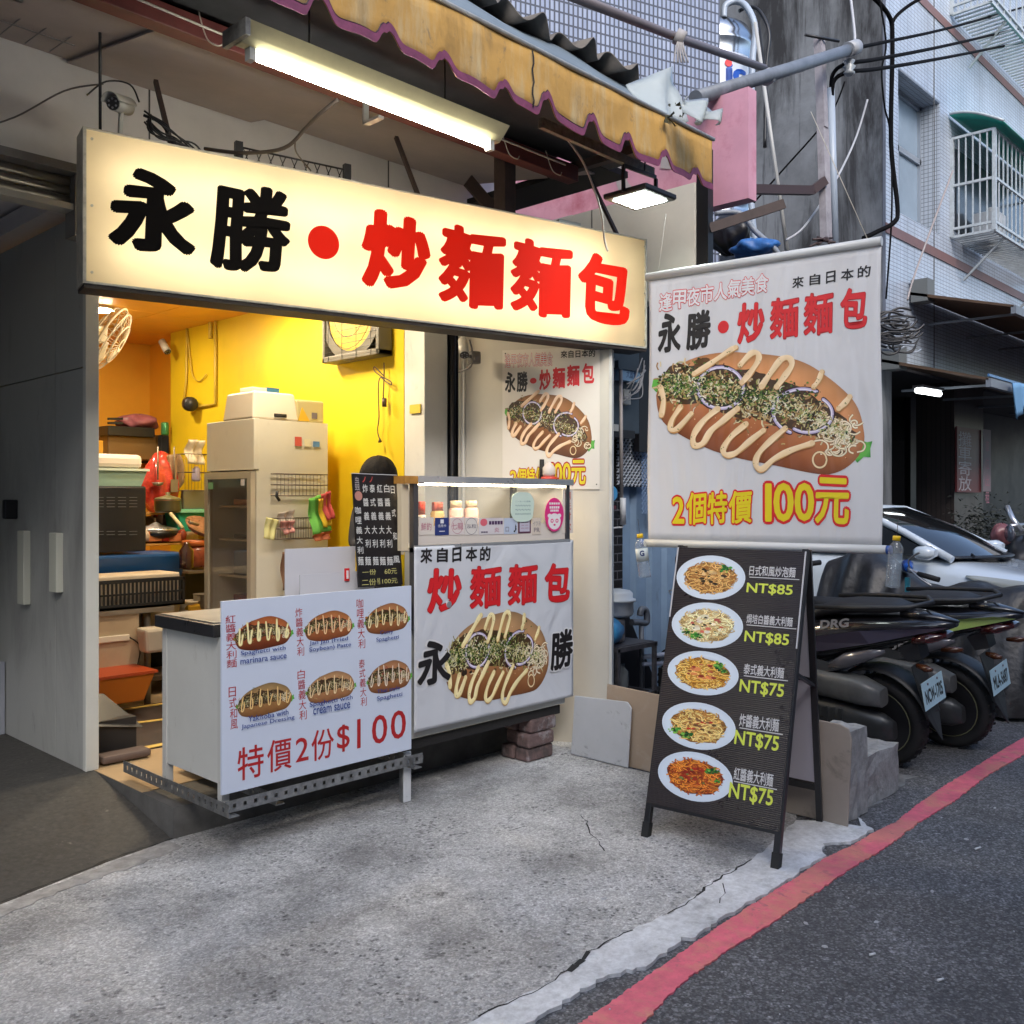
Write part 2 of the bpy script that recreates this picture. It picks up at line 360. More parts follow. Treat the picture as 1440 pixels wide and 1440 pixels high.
# ---------------------------------------------------------------- flat printed pictures (bread rolls, plates of pasta)
class Art:
    def __init__(s, T, z0=.0006, dz=9e-7):
        s.mb = MB(); s.T = T; s.z = z0; s.dz = dz
    def poly(s, pts, col):
        vs = [(*s.T(*p), s.z) for p in pts]; s.z += s.dz
        a = sum(vs[i][0]*vs[(i+1) % len(vs)][1]-vs[(i+1) % len(vs)][0]*vs[i][1] for i in range(len(vs)))
        cs = list(col) if isinstance(col[0], (tuple, list)) else [col]*len(vs)
        if a < 0: vs.reverse(); cs.reverse()
        s.mb.add(vs, [tuple(range(len(vs)))], tuple(cs))
    def rings(s, pts, cx, cy, levels, shade):
        """filled outline drawn as rings so colour can run over it; shade(x, y, level) -> colour"""
        n = len(pts); R = [[(cx+(x-cx)*l, cy+(y-cy)*l) for x, y in pts] for l in levels]
        for a in range(len(levels)-1):
            for i in range(n):
                q = [R[a][i], R[a][(i+1) % n], R[a+1][(i+1) % n], R[a+1][i]]
                ls = [levels[a]]*2+[levels[a+1]]*2
                vs = [(*s.T(*p), s.z) for p in q]; cs = [shade(p[0], p[1], l) for p, l in zip(q, ls)]
                ar = sum(vs[i2][0]*vs[(i2+1) % 4][1]-vs[(i2+1) % 4][0]*vs[i2][1] for i2 in range(4))
                if ar < 0: vs.reverse(); cs.reverse()
                s.mb.add(vs, [(0, 1, 2, 3)], tuple(cs))
        s.z += s.dz
        s.poly(R[-1], [shade(p[0], p[1], levels[-1]) for p in R[-1]])
    def stroke(s, path, wd, col, k=5, taper=.0, col2=None):
        P = [p.to_2d() for p in smoothpath([(x, y, 0) for x, y in path], k)]
        n = len(P); L = []; R = []
        for i, p in enumerate(P):
            d = P[min(i+1, n-1)]-P[max(i-1, 0)]
            if d.length < 1e-9: d = Vector((1, 0))
            d.normalize(); nn = Vector((-d.y, d.x)); t = i/(n-1)
            ww = wd/2*(1-taper*abs(2*t-1)**3)*(1 if wd < 16 else 1+.13*math.sin(i*.8+path[0][0]))
            L.append(p+nn*ww); R.append(p-nn*ww)
        for i in range(n-1):
            q = [L[i], L[i+1], R[i+1], R[i]]; vs = [(*s.T(*p), s.z) for p in q]
            cs = [col, col, col2 or col, col2 or col]
            ar = sum(vs[j][0]*vs[(j+1) % 4][1]-vs[(j+1) % 4][0]*vs[j][1] for j in range(4))
            if ar < 0: vs.reverse(); cs.reverse()
            s.mb.add(vs, [(0, 1, 2, 3)], tuple(cs))
        s.z += s.dz
        for e in (0, -1) if wd > 11 else ():
            c = P[e]; s.poly([(c.x+wd*.5*(1-taper)*math.cos(t*math.pi/4), c.y+wd*.5*(1-taper)*math.sin(t*math.pi/4)) for t in range(8)], col)
    def build(s, name, parent, m): return s.mb.build(name, m, parent, local=True)

def vary(c, r, a=.18):
    k = 1+r.uniform(-a, a); return (c[0]*k*(1+r.uniform(-a, a)*.3), c[1]*k, c[2]*k*(1+r.uniform(-a, a)*.4), 1)
BUN = [(75, 740), (95, 680), (125, 645), (165, 612), (230, 575), (320, 550), (420, 540), (500, 545), (600, 553), (700, 570), (780, 600), (850, 645), (920, 700), (980, 760), (1012, 820), (1028, 890),
       (1032, 950), (1005, 1020), (945, 1075), (870, 1103), (780, 1095), (660, 1070), (560, 1050), (460, 1030), (340, 995), (240, 950), (160, 905), (108, 862), (82, 805)]
MID = [(90, 700), (180, 690), (280, 690), (400, 720), (520, 750), (640, 790), (760, 830), (880, 885), (980, 950)]
def mid_at(t):
    f = t*(len(MID)-1); i = min(int(f), len(MID)-2); f -= i
    return MID[i][0]*(1-f)+MID[i+1][0]*f, MID[i][1]*(1-f)+MID[i+1][1]*f
def bun_art(T, seed=1, detail=1., bread=((232, 164, 106), (192, 108, 62)), noodle=((226, 206, 160), (196, 168, 112), (170, 130, 80)),
            flakes=((36, 62, 22), (70, 100, 34), (22, 36, 14), (96, 128, 48)), mayo=(232, 196, 156), rings=True, lettuce=True, meat=None, zig=5, mayo_w=27):
    A = Art(T); r = random.Random(seed)
    b1, b2 = rgb(*bread[0]), rgb(*bread[1])
    pts = [p.to_2d() for p in smoothpath([(x, y, 0) for x, y in BUN]+[(BUN[0][0], BUN[0][1], 0)], 3)][:-1]
    pts = [(p.x, p.y) for p in pts]
    def shade(x, y, l):
        my = mid_at(max(0, min(1, (x-90)/890)))[1]; t = max(-1, min(1, (y-my)/230)); e = l**6
        k = (1.12-.30*abs(t+.15)) if t < 0 else (.95-.38*t)
        k *= (1-.42*e)*(1+.07*math.sin(x*.031+y*.017)*math.sin(y*.043-x*.011))
        q = .5+.5*t
        return tuple((b1[i]*(1-q)+b2[i]*q)*k for i in range(3))+(1,)
    if lettuce:
        g1, g2 = rgb(96, 176, 70), rgb(30, 128, 50)
        A.poly([(55, 700), (62, 665), (88, 658), (98, 672), (130, 672), (128, 700), (105, 745), (70, 720)], [g1, g1, g2, g1, g1, g2, g1, g2])
        A.poly([(955, 1015), (985, 985), (1015, 945), (1045, 955), (1070, 950), (1060, 985), (1062, 1025), (1030, 1022), (1000, 1050), (985, 1030)], [g2, g1, g2, g1, g2, g1, g2, g1, g2, g1])
    A.rings(pts, 555, 820, [1, .97, .93, .86, .74, .58, .38, .15], shade)
    for _ in range(int(60*detail)):    # flour and crust specks
        x = r.uniform(150, 980); y = r.uniform(560, 1080); s_ = r.uniform(1.5, 4)
        my = mid_at((x-90)/890)[1]
        if abs(y-my) < 235-abs(x-555)*.25: A.poly([(x-s_, y), (x, y-s_), (x+s_, y), (x, y+s_)], rgb(232, 186, 140) if r.random() < .7 else rgb(120, 70, 40))
    A.z += 1.2e-4
    # dark bed of filling
    up_, dn = [], []
    def wid(t): return 118*(math.sin(math.pi*min(1, t*.88+.10))**.45)
    for i in range(31):
        t = i/30; x, y = mid_at(t); wdt = wid(t)
        up_.append((x+wdt*.25+r.uniform(-12, 12), y-wdt*.95+r.uniform(-16, 16))); dn.append((x-wdt*.15+r.uniform(-12, 12), y+wdt*.80+r.uniform(-16, 16)))
    A.poly(up_+dn[::-1], rgb(70, 48, 28))
    for i in range(int(40*detail)):
        t = r.uniform(.05, .95); x, y = mid_at(t); y += r.gauss(0, .5)*wid(t); s_ = r.uniform(14, 34)
        A.poly([(x+s_*math.cos(k*.8)*r.uniform(.6, 1.2), y+s_*.7*math.sin(k*.8)*r.uniform(.6, 1.2)) for k in range(8)], vary(rgb(*(meat or r.choice(((58, 26, 22), (96, 66, 36), (40, 30, 18))))), r, .3))
    A.z += 1e-4
    def strand(x, y, w0, cols, l0=16, l1=44):
        a = r.uniform(0, 6.28); ln = r.uniform(l0, l1); c = r.uniform(-1, 1)*ln*.45; dx, dy = math.cos(a)*ln/2, math.sin(a)*ln/2
        c1 = vary(rgb(*r.choice(cols)), r, .18)
        A.stroke([(x-dx, y-dy), (x-dy/ln*c, y+dx/ln*c), (x+dx, y+dy)], w0, c1, 2, col2=tuple(q*.62 for q in c1[:3])+(1,))
    for i in range(int(430*detail)):      # noodles and shredded cabbage
        t = r.uniform(0, 1); x, y = mid_at(t); strand(x+r.uniform(-25, 25), y+r.gauss(0, .48)*wid(t), r.uniform(5, 8.5), noodle)
    for i in range(int(34*detail)):       # loose loops at the right end
        x = r.uniform(820, 1010); y = r.uniform(850, 1000); rr = r.uniform(14, 42); a0 = r.uniform(0, 6)
        P_ = [(x+rr*math.cos(a0+j), y+rr*.8*math.sin(a0+j)) for j in (0, .9, 1.8, 2.7, 3.6)]
        A.stroke(P_, 10, rgb(132, 98, 58), 3); A.stroke(P_, 7, vary(rgb(240, 226, 194), r, .1), 3)
    if zig == 5: P_ = [(828+32*math.cos(j*.7), 1036+36*math.sin(j*.7)) for j in range(10)]; A.stroke(P_, 12, rgb(130, 84, 50), 3); A.stroke(P_, 8, rgb(232, 208, 162), 3)
    A.z += 1e-4
    if rings:
        for (cx, cy, rx, ry, a0, a1) in ((372, 705, 106, 96, -3.3, 2.9), (750, 815, 138, 106, 2.0, 5.2), (775, 825, 112, 86, -.9, 2.2)):
            P = [(cx+rx*math.cos(a0+(a1-a0)*j/12), cy+ry*math.sin(a0+(a1-a0)*j/12)) for j in range(13)]
            A.stroke(P, 22, rgb(54, 30, 48), 2); A.stroke([(x*.99+cx*.01, y*.99+cy*.01) for x, y in P], 14, rgb(190, 178, 208), 2); A.stroke([(x*.965+cx*.035, y*.965+cy*.035) for x, y in P], 6, rgb(228, 220, 232), 2)
    A.z += 1e-4
    for i in range(int(260*detail)):
        t = r.uniform(.03, .97); x, y = mid_at(t); strand(x, y+r.gauss(0, .36)*wid(t), r.uniform(3.5, 7), ((232, 224, 176), (244, 238, 210), (206, 196, 130), (176, 170, 96)), 9, 26)
    A.z += 1e-4
    for i in range(int(900*detail)):      # green flakes over everything
        t = abs(r.gauss(.36, .3)) % 1; x, y = mid_at(t); y += r.gauss(-6, .33)*wid(t) if r.random() < .9 else r.gauss(0, 90); x += r.uniform(-20, 20); s_ = r.uniform(2.5, 8.5)
        y = mid_at(t)[1]+r.gauss(-.05, .36)*wid(t)
        if r.random() < .10: x = r.gauss(640, 90); y = r.gauss(735, 24)
        if r.random() < .05: f_ = r.random(); x, y = 250+190*f_, 640-120*f_+r.gauss(0, 9)
        a = r.uniform(0, 6)
        A.poly([(x+s_*math.cos(a+k*1.26)*r.uniform(.4, 1.3), y+s_*.8*math.sin(a+k*1.26)*r.uniform(.4, 1.3)) for k in range(5)], vary(rgb(*r.choice(flakes)), r, .45))
    for i in range(int(120*detail)):
        t = r.uniform(.03, .97); x, y = mid_at(t); strand(x, y+r.gauss(0, .30)*wid(t), r.uniform(3, 5.5), ((244, 238, 206), (226, 220, 160)), 7, 18)
    A.z += 1.2e-4
    m0, m1, m2 = rgb(*mayo), rgb(int(mayo[0]*.84), int(mayo[1]*.72), int(mayo[2]*.58)), rgb(min(255, mayo[0]+18), min(255, mayo[1]+22), min(255, mayo[2]+28))
    if zig == 5:
        paths = [[(250, 640), (330, 590), (410, 535), (442, 518)], [(462, 600), (510, 548), (542, 545), (546, 578), (505, 640), (470, 680)],
                 [(560, 700), (600, 640), (650, 575), (688, 568), (700, 600), (668, 650), (630, 700)], [(800, 700), (822, 672), (838, 630)], [(915, 800), (948, 770), (966, 745)],
                 [(95, 700), (110, 760), (100, 830)], [(190, 790), (150, 850), (142, 895), (175, 890), (238, 822)], [(360, 800), (290, 860), (248, 925), (252, 968), (290, 960), (330, 900), (390, 850), (450, 800)],
                 [(490, 870), (420, 930), (385, 985), (398, 1012), (440, 1005), (500, 955), (570, 900)], [(670, 890), (600, 950), (545, 1010), (535, 1060), (565, 1078), (620, 1030), (700, 990), (795, 958)]]
    else:
        paths = []
        for i in range(zig):
            x = 150+780*i/(zig-1); y = mid_at((x-90)/890)[1]; k = 150 if 0 < i < zig-1 else 105
            j_ = r.uniform(-26, 26); k *= r.uniform(.78, 1.12); paths.append([(x+50+j_, y-k), (x+20+j_*.5, y-30), (x-22, y+k*.9), (x+4, y+k*1.05), (x+40, y+k*.5), (x+75-j_, y-10)])
    for P in paths:
        A.stroke([(x+1, y+3) for x, y in P], mayo_w+3, m1, 5); A.z += 4e-5; A.stroke(P, mayo_w*r.uniform(.85, 1.1), m0, 5, col2=m2); A.z += 4e-5
        for _ in range(int(4*detail)):
            q = P[r.randrange(len(P)-1)]; x = q[0]+r.uniform(-9, 9); y = q[1]+r.uniform(-9, 9); s_ = r.uniform(1.5, 3.5)
            A.poly([(x-s_, y), (x, y-s_), (x+s_, y), (x, y+s_)], rgb(120, 124, 70))
    return A
def fit_T(m, cx, cy, wpx, hpx, rot=0.):
    """map the roll's drawing (about 1020 x 610, tilted down to the right) into a local box centred at (cx, cy)"""
    def T(X, Y):
        x = (X-555)/1020; y = -(Y-805)/1020; c, s_ = math.cos(rot), math.sin(rot)
        x, y = x*c-y*s_, x*s_+y*c
        return cx+x*wpx, cy+y*hpx
    return T

def pasta_art(T, seed, noodle, bits, greens, detail=1.):
    """plate in local units: centre 0, radius 1 across, drawn flat"""
    A = Art(T); r = random.Random(seed)
    circ = [(math.cos(i*2*math.pi/40), math.sin(i*2*math.pi/40)) for i in range(40)]
    wh = rgb(214, 226, 238)
    A.rings(circ, 0, 0, [1, .97, .8, .72, .6, .3], lambda x, y, l: tuple(wh[i]*(1.0 if l > .98 else .90 if l > .9 else .95 if l > .75 else .84 if l > .65 else .74) for i in range(3))+(1,))
    base = rgb(*noodle[-1])
    A.poly([(.74*math.cos(a)*(1+.06*math.sin(5*a)), .70*math.sin(a)*(1+.05*math.cos(7*a))-.02) for a in [i*2*math.pi/28 for i in range(28)]], tuple(base[i]*.5 for i in range(3))+(1,))
    for i in range(int(330*detail)):
        a = r.uniform(0, 6.28); d = math.sqrt(r.random())*.70; x, y = d*math.cos(a), d*math.sin(a)*.93-.02; rr = r.uniform(.07, .28); a0 = r.uniform(0, 6.28)
        lim = [(x+rr*(math.cos(a0+j)-math.cos(a0+1.3)), y+rr*.8*(math.sin(a0+j)-math.sin(a0+1.3))) for j in (0, .65, 1.3, 1.95, 2.6)]
        if max(px*px+py*py for px, py in lim) > .66: continue
        c = rgb(*r.choice(noodle)); k = 1.25-.45*(i < 150*detail)
        A.stroke(lim, .040, tuple(c[q]*.5 for q in range(3))+(1,), 2)
        A.stroke(lim, .027, vary(tuple(min(1, c[q]*k) for q in range(3))+(1,), r, .15), 2)
    for col, n, sz in bits:
        for i in range(n):
            a = r.uniform(0, 6.28); d = math.sqrt(r.random())*.46; x, y = d*math.cos(a), d*math.sin(a)*.8+.05; s_ = sz*r.uniform(.5, 1.3)
            c = vary(rgb(*col), r, .3)
            A.poly([(x+s_*math.cos(k*.9)*r.uniform(.7, 1.2), y+s_*.8*math.sin(k*.9)*r.uniform(.7, 1.2)) for k in range(7)], c)
    for (gx, gy, gs) in greens:
        for i in range(26):
            x = gx+r.gauss(0, gs*.45); y = gy+r.gauss(0, gs*.4); s_ = gs*r.uniform(.18, .36)
            A.poly([(x+s_*math.cos(k*.9), y+s_*math.sin(k*.9)) for k in range(7)], vary(rgb(*r.choice(((34, 96, 40), (62, 140, 50), (22, 62, 30), (120, 176, 70)))), r, .25))
    return A
# ================================================================ SETTING
def jag(pts, step=.06, amp=.012, r=random.Random(3)):
    out = []
    for i in range(len(pts)-1):
        a, b = Vector(pts[i]), Vector(pts[i+1]); n = max(1, int((b-a).length/step))
        for k in range(n):
            p = a.lerp(b, k/n); out.append((p.x+r.uniform(-amp, amp), p.y+r.uniform(-amp, amp)))
    out.append(tuple(pts[-1])); return out
def G2(px, py, z=0.): p = gp(px, py, z); return (p.x, p.y)

def ground_mat(name, c1, c2, c3, spec_scale, big=(.9, .35), bump=.35, rough=.9, stain=None):
    m = mat(name, c1, rough); nt = m.node_tree; L = nt.links; b = nt.nodes['Principled BSDF']; N = nt.nodes.new
    tc = [n for n in nt.nodes if n.bl_idname == 'ShaderNodeTexCoord'][0]
    def noise(sc, det=6, ro=.6):
        n = N('ShaderNodeTexNoise'); n.inputs['Scale'].default_value = sc; n.inputs['Detail'].default_value = det; n.inputs['Roughness'].default_value = ro; L.new(tc.outputs['Object'], n.inputs['Vector']); return n
    def mr(src, a, b_, c=0, d=1):
        r = N('ShaderNodeMapRange'); r.inputs[1].default_value = a; r.inputs[2].default_value = b_; r.inputs[3].default_value = c; r.inputs[4].default_value = d; L.new(src, r.inputs[0]); return r.outputs[0]
    def mix(f, a, b_):
        x = N('ShaderNodeMix'); x.data_type = 'RGBA'; L.new(f, x.inputs[0])
        for i, q in ((6, a), (7, b_)):
            if isinstance(q, tuple): x.inputs[i].default_value = q
            else: L.new(q, x.inputs[i])
        return x.outputs[2]
    vo = N('ShaderNodeTexVoronoi'); vo.inputs['Scale'].default_value = spec_scale; vo.inputs['Randomness'].default_value = 1
    wob = N('ShaderNodeVectorMath'); wob.operation = 'SCALE'; wob.inputs['Scale'].default_value = 1.1/spec_scale; wn_ = noise(spec_scale*1.1, 4, .7); L.new(wn_.outputs['Color'], wob.inputs[0])
    wad = N('ShaderNodeVectorMath'); wad.operation = 'ADD'; L.new(tc.outputs['Object'], wad.inputs[0]); L.new(wob.outputs[0], wad.inputs[1]); L.new(wad.outputs[0], vo.inputs['Vector'])
    vo2 = N('ShaderNodeTexVoronoi'); vo2.inputs['Scale'].default_value = spec_scale*2.3; L.new(tc.outputs['Object'], vo2.inputs['Vector'])
    base = mix(mr(noise(spec_scale*1.3, 3, .7).outputs[0], .35, .68), c1, c2)
    # dark pebbles where both the cell core and a patch noise agree
    core = mr(vo.outputs['Distance'], .20, .40, .9, 0); patch = mr(noise(5., 6, .75).outputs[0], .40, .60)
    sel = mr(vo.outputs['Color'], .15, .4); mu = N('ShaderNodeMath'); mu.operation = 'MULTIPLY'; L.new(core, mu.inputs[0]); L.new(patch, mu.inputs[1])
    mu2 = N('ShaderNodeMath'); mu2.operation = 'MULTIPLY'; L.new(mu.outputs[0], mu2.inputs[0]); L.new(sel, mu2.inputs[1])
    base = mix(mu2.outputs[0], base, c3)
    if stain:
        s1 = mr(noise(stain[1], 8, .72).outputs[0], stain[2], stain[3]); base = mix(s1, base, stain[0])
    big_ = mr(noise(big[0], 6, .6).outputs[0], .3, .7, 1-big[1], 1+big[1]*.5)
    v = N('ShaderNodeVectorMath'); v.operation = 'SCALE'; L.new(base, v.inputs[0]); L.new(big_, v.inputs['Scale']); L.new(v.outputs[0], b.inputs['Base Color'])
    ad = N('ShaderNodeMath'); ad.operation = 'ADD'; L.new(vo.outputs['Distance'], ad.inputs[0]); L.new(mr(noise(spec_scale*.8, 6, .75).outputs[0], 0, 1, 0, 1.6), ad.inputs[1])
    bp = N('ShaderNodeBump'); bp.inputs['Strength'].default_value = bump; bp.inputs['Distance'].default_value = .006
    L.new(ad.outputs[0], bp.inputs['Height']); L.new(bp.outputs[0], b.inputs['Normal'])
    return m
M_asph = ground_mat('asphalt', (.130, .130, .134, 1), (.092, .092, .096, 1), (.20, .20, .21, 1), 75, (1.3, .3), .8, .85, ((.15, .15, .155, 1), 3., .55, .75))
M_apron = ground_mat('old_concrete', (.58, .58, .575, 1), (.36, .36, .355, 1), (.055, .055, .058, 1), 42, (.7, .3), 1.0, .9, ((.17, .168, .165, 1), 1.5, .50, .78))
soil(M_apron, (.74, .74, .73, 1), .8, (1, 1, 1), .50, .64, .5); soil(M_apron, (.14, .138, .135, 1), 1.0, (1, 1.4, 1), .52, .74, .6); soil(M_apron, (.06, .058, .055, 1), .35, (1, 1.0, 1), .52, .75, .6); soil(M_apron, (.05, .05, .05, 1), 9, (1, 1, 1), .62, .70, .7)
soil_shade_at(M_apron, [(.4, 3.0, 1.5), (1.2, 3.6, .8), (-.3, 2.3, 1.2), (3.6, 3.8, .9), (2.2, 3.8, .8), (3.0, 2.55, .38), (2.55, 3.1, .35), (gp(1090, 1150).x, gp(1090, 1150).y, .55), (gp(1010, 1200).x, gp(1010, 1200).y, .40), (gp(840, 1290).x, gp(840, 1290).y, .30), (gp(500, 1200).x, gp(500, 1200).y, .5), (gp(330, 1370).x, gp(330, 1370).y, .5), (gp(640, 1330).x, gp(640, 1330).y, .35)], (.11, .108, .105, 1), .55)  # broad left spots paint in the weaker daylight; the others are stains
grain(M_apron, 150, .80, 1.35)
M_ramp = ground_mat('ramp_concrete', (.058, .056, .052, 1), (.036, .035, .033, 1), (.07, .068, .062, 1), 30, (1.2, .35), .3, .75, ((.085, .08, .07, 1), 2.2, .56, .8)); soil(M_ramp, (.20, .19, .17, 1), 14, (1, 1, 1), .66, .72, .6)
M_mortar = ground_mat('kerb_mortar', (.70, .715, .73, 1), (.50, .51, .52, 1), (.56, .57, .58, 1), 26, (2.2, .3), .45, .85, ((.20, .20, .20, 1), 5., .56, .75))
M_red = mat('red_paint', (.66, .13, .18, 1), .75, noise=(16, .2), dirt=((.60, .26, .18, 1), 9, .55, (1, 1, 1)), bump=(110, .6, .004)); soil(M_red, (.58, .24, .16, 1), 4, (1, 1, 1), .50, .60, .6); soil(M_red, (.16, .10, .11, 1), 12, (1, 1, 1), .58, .68, .6); soil(M_red, (.45, .10, .13, 1), 3, (1, 1, 1), .5, .7, .6)
grain(M_asph, 115, .85, 2.5, .3); grain(M_asph, 50, .9, 1.35, .1); soil(M_asph, (.05, .05, .055, 1), 1.1, (1, 2, 1), .55, .75, .6)
M_crack = mat('crack_dark', (.02, .02, .02, 1), .95)

g = MB()
for sx in range(-6, 12):
    for sy in range(-6, 6):
        g.add([(sx*12, sy*12, 0), (sx*12+12, sy*12, 0), (sx*12+12, sy*12+12, 0), (sx*12, sy*12+12, 0)], [(0, 1, 2, 3)])
tag(g.build('road', M_asph), kind='structure')
# the mortar strip along the kerb, with a ragged edge each side
up_edge = [G2(*p) for p in ((673, 1437), (770, 1390), (803, 1367), (830, 1343), (890, 1313), (943, 1290), (960, 1277), (1010, 1240), (1057, 1213), (1083, 1193), (1110, 1167), (1120, 1157))]
lo_edge = [G2(*p) for p in ((753, 1440), (813, 1400), (847, 1380), (907, 1363), (937, 1343), (960, 1323), (980, 1323), (997, 1307), (1040, 1280), (1093, 1253), (1127, 1227), (1160, 1207), (1157, 1190), (1200, 1187), (1227, 1170), (1207, 1153))]
ap = jag([(-9, 2.1), (-2, 2.05), (.4, 2.06)]+up_edge, .03, .008)
pad = ap+[(4.3, 2.2), (4.3, 3.3), (4.75, 3.6), (4.75, 3.985), (2.012, 3.985), (1.7, 3.93), (1.24, 3.8), (.2, 3.62), (-1.5, 3.45), (-9, 3.4)]
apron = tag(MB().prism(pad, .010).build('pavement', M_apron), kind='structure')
st = jag([(-9, 1.9), (0., 1.93)]+lo_edge, .022, .009)
strip = [(x, y+.004) for x, y in ap]+[(4.22, 2.0), (4.26, 1.86)]+st[::-1]
tag(MB().prism(strip, .0125).build('kerb', M_mortar), kind='structure')
l_ = [(-12, 1.85), (.6, 1.80)]+[G2(*p) for p in ((818, 1440), (960, 1340), (1007, 1307), (1053, 1277), (1117, 1237), (1160, 1208), (1200, 1190), (1227, 1173), (1260, 1157), (1290, 1133), (1327, 1107), (1360, 1087), (1403, 1060), (1440, 1038))]+[(9, 1.83), (26, 1.85)]
r_ = [(-12, 1.70), (.6, 1.66)]+[G2(*p) for p in ((905, 1440), (960, 1383), (1010, 1347), (1070, 1310), (1127, 1270), (1153, 1253), (1200, 1220), (1240, 1197), (1293, 1157), (1343, 1127), (1390, 1090), (1440, 1062))]+[(9, 1.70), (26, 1.70)]
tag(MB().prism(jag(r_, .014, .005)+jag(l_, .012, .004)[::-1], .0060).build('red_road_line', M_red), kind='structure')
lt = mat('pale_patch', (.17, .175, .18, 1), .85, noise=(14, .35), bump=(70, .5, .004))
tag(MB().prism(jag([(4.35, 1.96), (4.9, 1.97), (5.25, 2.0), (5.3, 2.35), (4.9, 2.5), (4.4, 2.5), (4.35, 1.96)], .08, .03)[:-1], .006).build('road_patch', lt), kind='structure')
# cracks in the pavement, thin dark ribbons that follow the photo's cracks
def ribbon(mb, pts, wd, z, r=random.Random(5)):
    pts = [Vector((*p, 0)) for p in jag(pts, .035, .009, r)]
    for i in range(len(pts)-1):
        d = (pts[i+1]-pts[i]); n = Vector((-d.y, d.x, 0)).normalized()*wd*r.uniform(.2, .8)
        q = [pts[i]+n, pts[i]-n, pts[i+1]-n*.8, pts[i+1]+n*.8]; mb.add([(p.x, p.y, z+i*1e-6) for p in q], [(0, 1, 2, 3)])
ck = MB()
ribbon(ck, up_edge[:5], .006, .0132); ribbon(ck, up_edge[5:9], .008, .0132)
ribbon(ck, [G2(820, 1150), G2(832, 1175), G2(850, 1200)], .005, .0105)
ribbon(ck, [G2(740, 1165), G2(715, 1172)], .004, .0105); ribbon(ck, [G2(1018, 1247), G2(1020, 1262), G2(1012, 1275)], .004, .0134)
ribbon(ck, [G2(830, 1343), G2(822, 1356), G2(800, 1372)], .02, .0136)
cko = ck.build('crack', M_crack, apron, kind='stuff')
# litter and pale chips on the road
lb = MB(); rr = random.Random(11)
for i in range(46):
    p = gp(rr.uniform(880, 1440), rr.uniform(1120, 1440)) if i < 30 else gp(rr.uniform(300, 900), rr.uniform(1180, 1430))
    s_ = rr.choice((.004, .005, .007, .011)); a = rr.uniform(0, 3); h = .0 if i < 30 else .010
    c, q = math.cos(a)*s_, math.sin(a)*s_
    lb.hexa([(p.x-c, p.y-q, h), (p.x+q*.6, p.y-c*.6, h), (p.x+c, p.y+q, h), (p.x-q*.6, p.y+c*.6, h)], [(p.x-c*.8, p.y-q*.8, h+s_*.5), (p.x+q*.5, p.y-c*.5, h+s_*.5), (p.x+c*.8, p.y+q*.8, h+s_*.5), (p.x-q*.5, p.y+c*.5, h+s_*.5)])
tag(lb.build('debris', mat('chips', (.45, .45, .46, 1), .8)), kind='stuff')
for (x, y, L_) in ((1377, 1195, .035), (1325, 1381, .02), (1229, 1345, .02)):
    p = gp(x, y); tag(MB().tube([(p.x-L_/2, p.y+.01, .006), (p.x+L_/2, p.y, .006)], .004, 6).build('cigarette_butt', mat('paper_white', (.7, .7, .7, 1), .7)), {1377: 'longest white cigarette butt, on the asphalt beyond the red line', 1325: 'cigarette butt lying lowest on the asphalt, near the photo\'s bottom edge', 1229: 'cigarette butt on the asphalt just below the pink red line bend'}[x], 'litter')
# raised shop floor and the dark ramp beside it
FZ = .15
M_step = mat('step_concrete', (.09, .088, .085, 1), .85, noise=(6, .4), bump=(40, .4, .004))
tag(MB().box((2.012, 3.99, 0), (6.0, 4.95, FZ-.004)).build('step', M_step), kind='structure')
M_floor = mat('tan_floor', (.42, .30, .17, 1), .38, noise=(3, .12), dirt=((.20, .13, .07, 1), 4, .35, (1, 3, 1)))
tag(MB().box((2.012, 4.3, FZ-.003), (4.7, 8.8, FZ)).build('floor', M_floor), kind='structure')
fr = [(-4, 3.42), (-1.5, 3.46), (.2, 3.63), (1.24, 3.81), (1.7, 3.94), (2.008, 3.992)]
rm = MB(); cols = jag(fr, .12, .006)
for i in range(len(cols)-1):
    for (t0, t1) in ((0, .35), (.35, .7), (.7, 1)):
        def q(c, t): return (c[0], c[1]+(4.82-c[1])*t, .002+(FZ-.002)*(t**.9))
        rm.add([q(cols[i], t0), q(cols[i+1], t0), q(cols[i+1], t1), q(cols[i], t1)], [(0, 1, 2, 3)], smooth=True)
rm.add([(-4, 4.82, FZ), (2.008, 4.82, FZ), (2.008, 9, FZ), (-4, 9, FZ)], [(0, 1, 2, 3)])
rm.add([(2.008, 3.992, .0), (2.008, 4.82, 0), (2.008, 4.82, FZ)], [(0, 1, 2)])
tag(rm.build('ramp', M_ramp), kind='structure')
rc = MB(); ribbon(rc, [(x, y+.0) for x, y in fr[2:]], .010, .0125); rc.build('crack', M_crack, apron, kind='stuff')
pe_pts = jag([(.5, 3.64), (1.0, 3.70), (1.45, 3.84), (1.98, 3.975)], .03, .010); pw_ = jag([(2.0, 3.86), (1.75, 3.80), (1.5, 3.765), (1.05, 3.64), (.5, 3.60)], .03, .014)
MB().prism(pe_pts+pw_, .0135).build('edge_patch', mat('edge_patch', (.30, .295, .285, 1), .9, noise=(18, .35), bump=(50, .8, .006)), apron)
rk_ = MB(); ribbon(rk_, [(.9, 4.3), (1.2, 4.2), (1.35, 4.0), (1.6, 3.97)], .006, .06)
rug = thing('floor_mat', 'dark brown floor mat crossed by yellow tape inside the shop doorway', 'mat', (2.6, 5.4, FZ))
MB().box((2.1, 5.0, FZ+.001), (3.35, 6.1, FZ+.007)).build('mat_sheet', mat('dark_mat', (.035, .022, .018, 1), .6, noise=(9, .5)), rug)
